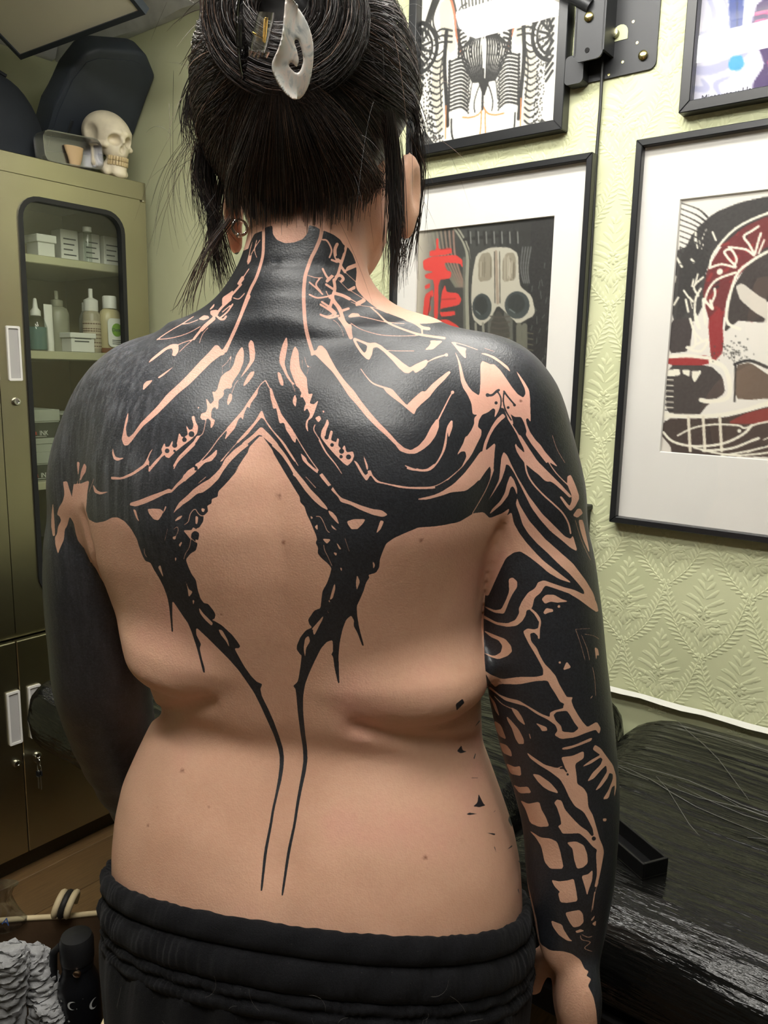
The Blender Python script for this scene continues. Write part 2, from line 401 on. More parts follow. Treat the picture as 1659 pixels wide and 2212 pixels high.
# tilted white panel in a black frame, hung under the ceiling in the corner
def panel():
    A = onz(48, 125, 2.2); u, s, z = us(A); t = thing('blank_board', 'blank off-white panel in thin black frame, tilted under the ceiling corner', 'board', rm(u, s, z), RA)
    e = math.radians(34); W, D = .505, .24; ex = Vector((-math.cos(e), 0, math.sin(e))); ey = Vector((.06, -1, 0)).normalized(); nn = ex.cross(ey)
    def bar(name, x0, x1, y0, y1, h0, h1, m):
        P = [ex*x+ey*y+nn*h for h in (h0, h1) for x, y in ((x0, y0), (x1, y0), (x1, y1), (x0, y1))]
        return B().loft([P[:4], P[4:]]).out(name, m, t)
    fm = mat('panel_frame', (46, 52, 58), .5)
    for a in ((0, .012, 0, W), (D-.012, D, 0, W), (.012, D-.012, 0, .012), (.012, D-.012, W-.012, W)): bar('frame_bar', *a, -.008, .012, fm)
    bar('panel_sheet', .012, D-.012, .012, W-.012, -.004, .006, mat('panel_white', (214, 211, 190), .5))
    for y in (.12, W-.12):
        p = ex*(D*.5)+ey*y; B().tube([p+nn*.01*(1 if nn.z > 0 else -1), Vector((p.x, p.y, Z_C-z))], .0015, 6).out('hanging_wire', mat('wire', (90, 90, 88), .4, .8), t)
panel()
# ------------------------------------------------------------------ steel cabinet and what it holds
def brushed(name, rgb, rough=.30, metal=1.0):
    g = G(name); nz = g.noise(g.co((1, 1, 1)), 2.5, 3); st = g.noise(g.co((200, 200, 3)), 3, 2)
    c = lin(rgb); g.set(Base__Color=g.ramp(nz, [(.3, tuple(v*.85 for v in c[:3])+(1,)), (.7, c)]), Metallic=metal, Roughness=g.math('ADD', g.math('MULTIPLY', nz, .14), rough-.07)); g.bump(st, .05, .0006); MATS[name] = g.m; return g.m
STEEL = brushed('cabinet_steel', (176, 171, 146)); GASK = mat('rubber_gasket', (24, 25, 26), .5); PLATE = mat('white_plastic', (214, 212, 208), .42); CHR = mat('chrome', (200, 200, 198), .18, 1.0)
CU0, CU1, CS0, CS1, CT = .53, 1.43, 2.0, 2.43, 1.917
def rrect(x0, x1, z0, z1, r, n=6):
    out = []
    for cx, cz, a0 in ((x1-r, z1-r, 0), (x0+r, z1-r, 90), (x0+r, z0+r, 180), (x1-r, z0+r, 270)):
        for k in range(n+1): a = math.radians(a0+90*k/n); out.append((cx+r*math.cos(a), cz+r*math.sin(a)))
    return out
def ring_prism(b, outer, inner, y0, y1):
    """frame between two loops with the same number of points"""
    n = len(outer); P = [[b.bm.verts.new((x, y, z)) for x, z in L] for L, y in ((outer, y0), (inner, y0), (inner, y1), (outer, y1))]
    for a in range(4):
        A, C = P[a], P[(a+1) % 4]
        for i in range(n): j = (i+1) % n; b.bm.faces.new((A[i], A[j], C[j], C[i]))
    return b
def cabinet():
    t = thing('steel_cabinet', 'tall stainless steel cabinet with glazed upper doors', 'cabinet', rm(CU0, CS0, 0), RA); o = CU0; q = CS0
    W = CU1-CU0; D = CS1-CS0
    def P(name, *a, bev=.002, m=STEEL): return B().box(*a, bev, 1).out(name, m, t)
    for x in (0, W-.012): P('side_panel', x, x+.012, 0, D, .0, CT-.001)
    P('back_panel', .012, W-.012, D-.008, D, .06, CT-.02); P('top_panel', 0, W, .0, D, CT-.05, CT); P('bottom_panel', .012, W-.012, .02, D-.01, .06, .085); P('plinth', .012, W-.012, .03, D-.02, 0, .06, m=mat('cabinet_dark', (70, 64, 50), .4, .6))
    P('divider_panel', .012, W-.012, .0, D-.01, .685, .70); P('corner_post', W-.035, W-.002, -.004, .02, .0, CT-.052, bev=.004)
    for z in (1.685, 1.44, 1.09): P('shelf', .014, W-.040, .03, D-.01, z-.022, z, m=mat('shelf_steel', (186, 184, 158), .45, .5))
    for side in (0, 1):
        d0, d1 = (.006, W/2-.013) if side == 0 else (W/2-.011, W-.037); x0 = d0; x1 = d1
        m_ = 6; gx0, gx1 = (x0+.075, x1-.06) if side else (x0+.06, x1-.075); gz0, gz1 = .795, 1.812
        # upper door as a sheet with a rounded opening
        lp = rrect(gx0, gx1, gz0, gz1, .05, m_); n = len(lp); ou = []
        for i, (x, z) in enumerate(lp):
            k = i//(m_+1); ou.append([(x1, 1.862), (x0, 1.862), (x0, .705), (x1, .705)][k])
        b = B(); P0 = [[b.bm.verts.new((x, y, z)) for x, z in L] for L, y in ((lp, -.022), (lp, .0))]
        for i in range(n): j = (i+1) % n; b.bm.faces.new((P0[0][i], P0[1][i], P0[1][j], P0[0][j]))
        cor = {}
        for y, L in ((-.022, P0[0]), (.0, P0[1])):
            cs = [b.bm.verts.new((x, y, z)) for x, z in ((x1, 1.862), (x0, 1.862), (x0, .705), (x1, .705))]; cor[y] = cs
            for k in range(4):
                seg = L[k*(m_+1):(k+1)*(m_+1)]
                for a_, b_ in zip(seg[:-1], seg[1:]): b.bm.faces.new((cs[k], a_, b_))
                nx = L[((k+1)*(m_+1)) % n]; b.bm.faces.new((cs[k], seg[-1], nx, cs[(k+1) % 4]))
        for k in range(4): b.bm.faces.new((cor[-.022][k], cor[-.022][(k+1) % 4], cor[.0][(k+1) % 4], cor[.0][k]))
        d = b.out('door', STEEL, t)
        ring_prism(B(), rrect(gx0-.006, gx1+.006, gz0-.006, gz1+.006, .056, m_), rrect(gx0+.006, gx1-.006, gz0+.006, gz1-.006, .044, m_), -.027, -.006).out('gasket', GASK, d, 40)
        B().prism(rrect(gx0+.002, gx1-.002, gz0+.002, gz1-.002, .048, m_), -.016, -.012).out('pane', pane('cabinet_glass', (246, 248, 244), 1.0, .02, .02), d)
        ld = B().box(x0, x1, -.022, 0, .075, .683, .002, 1).out('door', STEEL, t)
        for dd, z0, z1, zl in ((d, 1.362, 1.497, 1.31), (ld, .402, .55, .347)):
            hx = (x0+.021) if side else (x1-.035); b = B(); ring_prism(b, rrect(hx, hx+.035, z0, z1, .003, 2), rrect(hx+.005, hx+.030, z0+.006, z1-.006, .002, 2), -.028, -.0215); h = b.out('recessed_handle', PLATE, dd)
            B().prism(rrect(hx+.004, hx+.031, z0+.005, z1-.005, .002, 2), -.0238, -.0222).out('handle_cup', mat('handle_cup', (168, 166, 164), .5), h)
            B().lathe([(.0105, -.022), (.0105, -.028), (.0085, -.0315), (0.0045, -.032), (.0042, -.030), (.0005, -.030)], (hx+.016, 0, zl), 18, 'y').out('lock', CHR, dd, 35)
    return t
CAB = cabinet()
def cl(u, s, z): return rm(u, s, z)
# keys hanging from the lower lock
kt = thing('key_bunch', 'small bunch of keys hanging from the lower cabinet lock', 'keys', rm(.991, 1.958, .347), RA)
B().box(-.0012, .0012, -.004, .013, -.010, .010, .0008, 1).out('key_blade', CHR, kt); B().lathe([(.011, -.0012), (.0115, 0), (.011, .0012)], (0, -.013, -.001), 16, 'x').out('key_bow', CHR, kt, 40)
B().tube([(0.002+.0*k, -.013+.010*math.cos(k*.52), -.020+.012*math.sin(k*.52)) for k in range(13)], .0011, 6).out('key_ring', CHR, kt, 40)
for dx, L, a in ((.004, .040, .1), (-.003, .034, -.12)):
    B().box(dx-.001, dx+.001, -.021, -.008, -.045, -.028, .003, 2).out('key_head', mat('key_black', (24, 24, 26), .4), kt); B().box(dx-.0008, dx+.0008, -.017, -.012, -.045-L, -.044, .0005, 1).out('key_blade', mat('key_steel', (150, 146, 130), .35, .9), kt)
WHT = mat('white_card', (205, 206, 200), .55, var=.04); WPL = mat('soft_white_plastic', (210, 210, 204), .4); CLR = pane('clear_plastic', (236, 240, 238), 1.2, .06, .03); INKT = mat('print_dark', (60, 62, 66), .6)
def boxthing(name, label, cat, u, s, z, w, d, h, m, lid=0.0, group=None, rz=0.0, lines=0, text_=None):
    t = thing(name, label, cat, rm(u, s, z), RA+rz, group)
    B().box(-w/2, w/2, -d/2, d/2, 0, h-(lid*.9 if lid else 0), .0015, 1).out('carton', m, t)
    if lid: B().box(-w/2-.004, w/2+.004, -d/2-.004, d/2+.004, h-lid, h, .0015, 1).out('lid', m, t)
    for i in range(lines): B().box(-w*.36, w*(.36-.1*(i % 3)), -d/2-.0008, -d/2, h*(.72-.16*i)-.0016, h*(.72-.16*i)+.0016).out('print_line', INKT, t)
    return t
Z1, Z2, Z3 = 1.685, 1.44, 1.09
# top shelf
boxthing('dispenser_box', 'white dispenser box at the left end of the top cabinet shelf', 'box', 1.062, 2.10, Z1, .055, .07, .085, WHT, .028)
boxthing('lidded_tub', 'square white tub with overhanging lid on the top cabinet shelf', 'tub', 1.156, 2.09, Z1, .047, .06, .058, WHT, .020)
for i, (u, lab) in enumerate(((1.250, 'white printed carton left of the clear tube on top shelf'), (1.318, 'white printed carton between the clear tube and the shelf end'), (1.383, 'white printed carton at the right end of the top shelf'))):
    boxthing('small_carton', lab, 'carton', u, 2.13, Z1, .052, .05, .088, WHT, 0, 'cartons on the top cabinet shelf', lines=4)
ct = thing('clear_tube', 'upright clear plastic tube standing before the white cartons', 'tube', rm(1.280, 2.065, Z1), RA); B().lathe([(.010, 0), (.011, .004), (.011, .085), (.0105, .086)], (0, 0, 0), 16).out('tube_wall', CLR, ct, 40); B().lathe([(.012, .084), (.012, .096), (.002, .097)], (0, 0, 0), 16).out('cap', WPL, ct, 40)
# middle shelf: bottles
def bottle(name, label, u, s, z, prof, m, cap=None, capm=None, band=None, bandm=None, sx=1, sy=1, liquid=None):
    t = thing(name, label, 'bottle', rm(u, s, z), RA); B().lathe(prof, (0, 0, 0), 22, 'z', sx, sy).out('bottle_body', m, t, 50)
    if cap: B().lathe(cap, (0, 0, 0), 20, 'z').out('cap', capm, t, 40)
    if band:
        r, z0, z1 = band; B().lathe([(r, z0), (r+.0006, z0), (r+.0006, z1), (r, z1)], (0, 0, 0), 22, 'z', sx, sy).out('label_band', bandm, t, 40)
    if liquid: B().lathe(liquid[0], (0, 0, 0), 20, 'z', sx, sy).out('liquid', liquid[1], t, 40)
    return t
TEAL = mat('teal_liquid', (96, 128, 126), .25); PUMPM = mat('olive_plastic', (126, 126, 110), .35); BRN = mat('brown_print', (92, 66, 48), .5)
bottle('pump_bottle', 'dark teal bottle at the left edge of the middle shelf', 1.072, 2.075, Z2, [(.022, 0), (.024, .004), (.024, .075), (.016, .092), (.009, .098)], TEAL, [(.010, .098), (.010, .118), (.004, .12)], mat('dark_cap', (46, 50, 48), .4))
bottle('spray_bottle', 'clear spray bottle half full of teal liquid with pointed nozzle', 1.118, 2.065, Z2, [(.026, 0), (.028, .004), (.028, .062), (.020, .085), (.011, .092)], CLR, [(.013, .092), (.013, .104), (.007, .112), (.004, .135), (.002, .137)], WPL, liquid=([(.024, .003), (.0255, .006), (.0255, .062), (.001, .063)], TEAL))
tb = thing('cream_tube', 'thin pale squeeze tube leaning between spray bottle and pump bottle', 'tube', rm(1.162, 2.08, Z2), RA); B().loft([[(.012*math.cos(a)*(1-.0*k), .012*math.sin(a)*(1-k/8.0)+.001*(math.sin(a) > 0), .02+.105*k/8-.0) for a in np.linspace(0, 6.28, 16, endpoint=False)] for k in range(9)]).out('tube_body', WPL, tb, 50); B().lathe([(.011, 0), (.0115, .002), (.0115, .021), (.010, .022)], (0, 0, 0), 16).out('cap', WPL, tb, 40)
bottle('lotion_bottle', 'tall olive-grey pump bottle in the middle of the bottle row', 1.205, 2.11, Z2, [(.029, 0), (.031, .004), (.031, .105), (.026, .118), (.014, .124)], PUMPM, [(.016, .124), (.016, .140), (.005, .143), (.005, .165), (.002, .166)], PUMPM)
wb = boxthing('white_carton', 'low white carton with grey lines before the bottles', 'carton', 1.232, 2.055, Z2, .070, .05, .052, WHT, .014, lines=2)
bottle('foam_bottle', 'foam bottle with white cap and brown printed label', 1.282, 2.065, Z2, [(.022, 0), (.0235, .004), (.0235, .105), (.019, .114), (.012, .118)], mat('bottle_tan', (150, 142, 122), .35), [(.019, .115), (.0195, .118), (.0195, .145), (.012, .149), (.006, .152), (.006, .176), (.002, .177)], WPL, (.0237, .012, .088), mat('tan_label', (170, 160, 140), .5))
ft = bpy.data.objects['foam_bottle']
for i, (z, w) in enumerate(((.080, .5), (.066, .8), (.060, .8), (.050, 1), (.040, .9), (.028, .7), (.018, .9))): B().lathe([(.0243, z-.0016), (.0246, z), (.0243, z+.0016)], (0, 0, 0), 20).out('print_line', BRN, ft, 40)
bottle('white_cap_bottle', 'grey bottle with white cap behind the antiseptic bottle', 1.318, 2.14, Z2, [(.024, 0), (.026, .004), (.026, .10), (.016, .12)], mat('grey_bottle', (120, 120, 112), .4), [(.0165, .118), (.0165, .142), (.014, .144)], WPL)
db = bottle('antiseptic_bottle', 'antiseptic bottle with white cap and green round label at the shelf end', 1.338, 2.06, Z2, [(.030, 0), (.034, .004), (.034, .100), (.028, .118), (.016, .128)], mat('amber_pale', (176, 166, 128), .3, var=.05), [(.0195, .126), (.0195, .158), (.017, .161)], WPL, None, None, 1.0, .72, liquid=([(.0345, .002), (.0347, .003), (.0347, .014), (.0345, .015)], mat('amber_dark', (104, 62, 36), .3)))
B().prism(rrect(-.024, .024, .018, .098, .012, 4), -.0262, -.0238).out('paper_label', mat('label_white', (222, 224, 216), .5), db)
B().lathe([(.0165, -.0274), (.0165, -.0262)], (0.004, 0, .066), 28, 'y', 1, 1.12).out('green_disc', mat('label_green', (112, 158, 52), .5), db)
text('brand_lettering', 'Dettol', .0135, mat('navy_print', (40, 52, 82), .5), db, (-.012, -.0276, .0615), (math.pi/2, 0, 0), .0002)
for z in (.036, .031, .026): B().box(-.012, .016, -.0268, -.0262, z, z+.0018).out('print_line', INKT, db)
# lower shelf: stacked ink boxes
GB = mat('grey_board', (150, 154, 142), .6, var=.05); DB = mat('dark_board', (52, 54, 46), .55); RED = mat('red_print', (206, 74, 58), .5); LWT = mat('light_print', (206, 208, 200), .5)
def inkbox(label, u, s, z, w, h, band=True, txt=True):
    t = thing('ink_box', label, 'box', rm(u, s, z), RA, 'ink boxes on the lower glazed shelf'); d = .13
    B().box(-w/2, w/2, 0, d, 0, h*.62, .001, 1).out('box_base', GB, t); B().box(-w/2-.002, w/2+.002, -.002, d+.002, h*.6, h, .001, 1).out('lid', GB, t)
    if band:
        B().box(-w/2-.0006, w/2+.0006, -.0008, .0002, .002, h*.56, 0).out('dark_band', DB, t)
        if txt:
            text('red_lettering', 'KILLER', .0135, RED, t, (-w/2+.004, -.0012, .010), (math.pi/2, 0, 0), .0002, sx=.62); text('white_lettering', 'INK', .0185, LWT, t, (-w/2+.036, -.0012, .009), (math.pi/2, 0, 0), .0002, sx=.8)
            B().box(-w/2+.005, -w/2+.056, -.0012, -.0008, .0055, .0066).out('underline', LWT, t)
    return t
inkbox('grey ink box with red and white lettering, top left of the stack', 1.119, 2.06, Z3+.115, .095, .078); inkbox('plain grey ink box under the top lettered box', 1.119, 2.06, Z3+.078, .095, .037, False)
inkbox('grey ink box with red and white lettering, bottom of left stack', 1.106, 2.06, Z3, .075, .078); inkbox('dark box lettered FREE FRO beside the ink boxes', 1.232, 2.08, Z3+.115, .10, .065, False).name = 'dark_box'
inkbox('plain grey ink box at the bottom right of the ink stack', 1.215, 2.08, Z3, .11, .112, False)
dk = bpy.data.objects['dark_box']; B().box(-.053, .053, -.0035, -.0022, .004, .062).out('dark_band', DB, dk); text('white_lettering', 'FREE FRO', .019, LWT, dk, (-.050, -.0040, .028), (math.pi/2, 0, 0), .0002, sx=.75)
# bottom of the glazed part: glossy jars
for i, (u, s) in enumerate(((1.105, 2.07), (1.20, 2.12))):
    bottle('glass_jar', ('glossy dark jar at the cabinet floor beside the left arm', 'glossy dark jar behind the other jar on the cabinet floor')[i], u, s, .70, [(.028, 0), (.032, .006), (.032, .10), (.024, .12)], mat('dark_glass', (40, 46, 50), .08), [(.026, .118), (.028, .12), (.028, .15), (.002, .152)], CHR)
# ---- on top of the cabinet
def dome():
    t = thing('black_dome_case', 'rounded black cloth case at the left on the cabinet', 'case', rm(1.085, 2.20, CT), RA); rings = []
    for k in range(13):
        a = math.pi/2*k/12; r = math.cos(a)**.8; rings.append([(.155*max(r, .02)*math.cos(q)*(1), .115*max(r, .02)*math.sin(q), .235*math.sin(a)**.9) for q in np.linspace(0, 2*math.pi, 28, endpoint=False)])
    B().loft(rings).out('shell', mat('black_cloth', (30, 35, 42), .8, var=.2, bump=.2, bscale=300), t, 60)
    B().lathe([(.157, .004), (.161, .010), (.157, .016)], (0, 0, 0), 28, 'z', 1, .742).out('rim_seam', mat('black_seam', (24, 27, 32), .7), t, 40)
    B().tube([(-.05+.01*k, -.02, .233+.010*math.sin(math.pi*k/10)) for k in range(11)], .005, 8).out('loop_handle', MATS['black_seam'], t, 40)
dome()
def coffin():
    s0, le = 2.255, math.radians(40.8); t = thing('coffin_case', 'large black coffin-shaped case leaning on top of the cabinet', 'case', rm(1.36, s0, CT), RA)
    nrm = math.cos(le)*D1+math.sin(le)*np.array([0, 0, 1.0]); og = np.array(rm(1.36, s0, CT+.012)); P = []
    for x, y in ((88, 330), (100, 290), (115, 240), (150, 160), (185, 115), (215, 104), (300, 110), (318, 118), (342, 168), (290, 285), (262, 345)):
        d = ray(x, y); q = CP+d*(((og-CP)@nrm)/(d@nrm)); P.append((min(float(q@D2), 1.484)-1.36, max(float(q[2]-og[2])/math.cos(le), 0)))
    m = mat('black_leatherette', (48, 54, 62), .55, var=.12, bump=.15, bscale=220)
    B().prism(P, 0, .075, .013).out('shell', m, t, 35); cx = sum(x for x, z in P)/len(P); P2 = [((x-cx)*.88+cx, .03+z*.86) for x, z in P]; B().prism(P2, -.0025, .001, .001).out('lid_panel', m, t, 35)
    B().box(-.075, -.066, -.005, -.001, .15, .19, .001, 1).out('clasp', mat('dark_clasp', (70, 74, 78), .4, .6), t)
    for v in t.children: v.rotation_euler = (le, 0, 0); v.location.z = .012
coffin()
def skull():
    Fd = Field((-.13, -.10, -.03), (.13, .10, .21), .003)
    Fd.ell((-.022, 0, .128), (.086, .066, .064), 0); Fd.ell((.034, 0, .112), (.050, .050, .052), .022); Fd.ell((.048, 0, .075), (.036, .036, .034), .014)
    Fd.ell((.046, 0, .030), (.040, .034, .030), .006); Fd.ell((.005, 0, .012), (.040, .024, .045), .004, cut=True)
    for s in (-1, 1):
        Fd.capsule((.055, .044*s, .086), (.0, .062*s, .086), .008, .006, .008); Fd.capsule((.052, .036*s, .130), (.078, .010*s, .126), .009, .008, .008); Fd.ell((.0, .066*s, .116), (.030, .016, .026), .012, cut=True)
        Fd.capsule((.0, .050*s, .085), (.004, .046*s, .034), .010, .011, .008); Fd.capsule((.004, .046*s, .034), (.050, .030*s, .012), .011, .012, .010)
        Fd.ell((.079, .024*s, .104), (.030, .0185, .0165), .004, cut=True)
    Fd.ell((.074, 0, .010), (.016, .022, .014), .010); Fd.ell((.092, 0, .080), (.020, .0095, .0135), .003, cut=True); Fd.capsule((.07, 0, .122), (.087, 0, .102), .007, .005, .006)
    me = Fd.mesh('cranium'); g = mat('bone', (216, 206, 180), .5, var=.12, vscale=20, bump=.2, bscale=90, bdist=.002)
    t = thing('skull', 'cream human skull on the cabinet top, facing right', 'skull', rm(1.352, 2.070, CT), RA); kids = [ob('cranium', me, g, t, True)]; tm = mat('teeth', (190, 170, 128), .4, var=.2, vscale=60)
    for z0, z1 in ((.046, .059), (.032, .0455)):
        for i in range(11):
            a = -1.25+2.5*i/10; r = .0385; x, y = .048+r*math.cos(a), r*.84*math.sin(a); k = B().box(-.0034, .0034, -.0038, .0038, z0, z1, .0014, 2).out('tooth', tm, t, 50); k.location = (x, y, 0); k.rotation_euler = (0, 0, a); kids.append(k)
    m = Matrix.Translation((0, 0, .012)) @ Matrix.Rotation(math.radians(-92), 4, 'Z') @ Matrix.Rotation(math.radians(10), 4, 'Y') @ Matrix.Scale(.88, 4)
    for k in kids: k.matrix_basis = m @ Matrix.Translation(k.location) @ Matrix.Rotation(k.rotation_euler[2], 4, 'Z')
    return t
skull()
tr = thing('plastic_tray', 'translucent plastic tray leaning against the skull', 'tray', rm(1.225, 2.04, CT), RA)
b = B(); ring_prism(b, rrect(-.085, .085, .0, .075, .02, 4), rrect(-.082, .082, .003, .078, .018, 4), -.025, .022); b.out('tray_wall', pane('frosted_plastic', (214, 214, 216), .8, .25, .22), tr, 40); B().prism(rrect(-.083, .083, .002, .074, .02, 4), .020, .022).out('tray_bottom', MATS['frosted_plastic'], tr); 
for k in tr.children: k.rotation_euler = (0, math.radians(-4), 0); k.location = (0, 0, .006)
tan = thing('tan_paper_cup', 'tan crumpled paper cup inside the translucent tray', 'cup', rm(1.245, 2.053, CT+.008), RA); rings = [[((.012+.016*k/6)*math.cos(a)*(1+.06*math.sin(3*a+k)), (.008+.006*k/6)*math.sin(a), .055*k/6) for a in np.linspace(0, 6.283, 16, endpoint=False)] for k in range(7)]; B().loft(rings).out('paper_wall', mat('tan_paper', (196, 168, 128), .7), tan, 60)
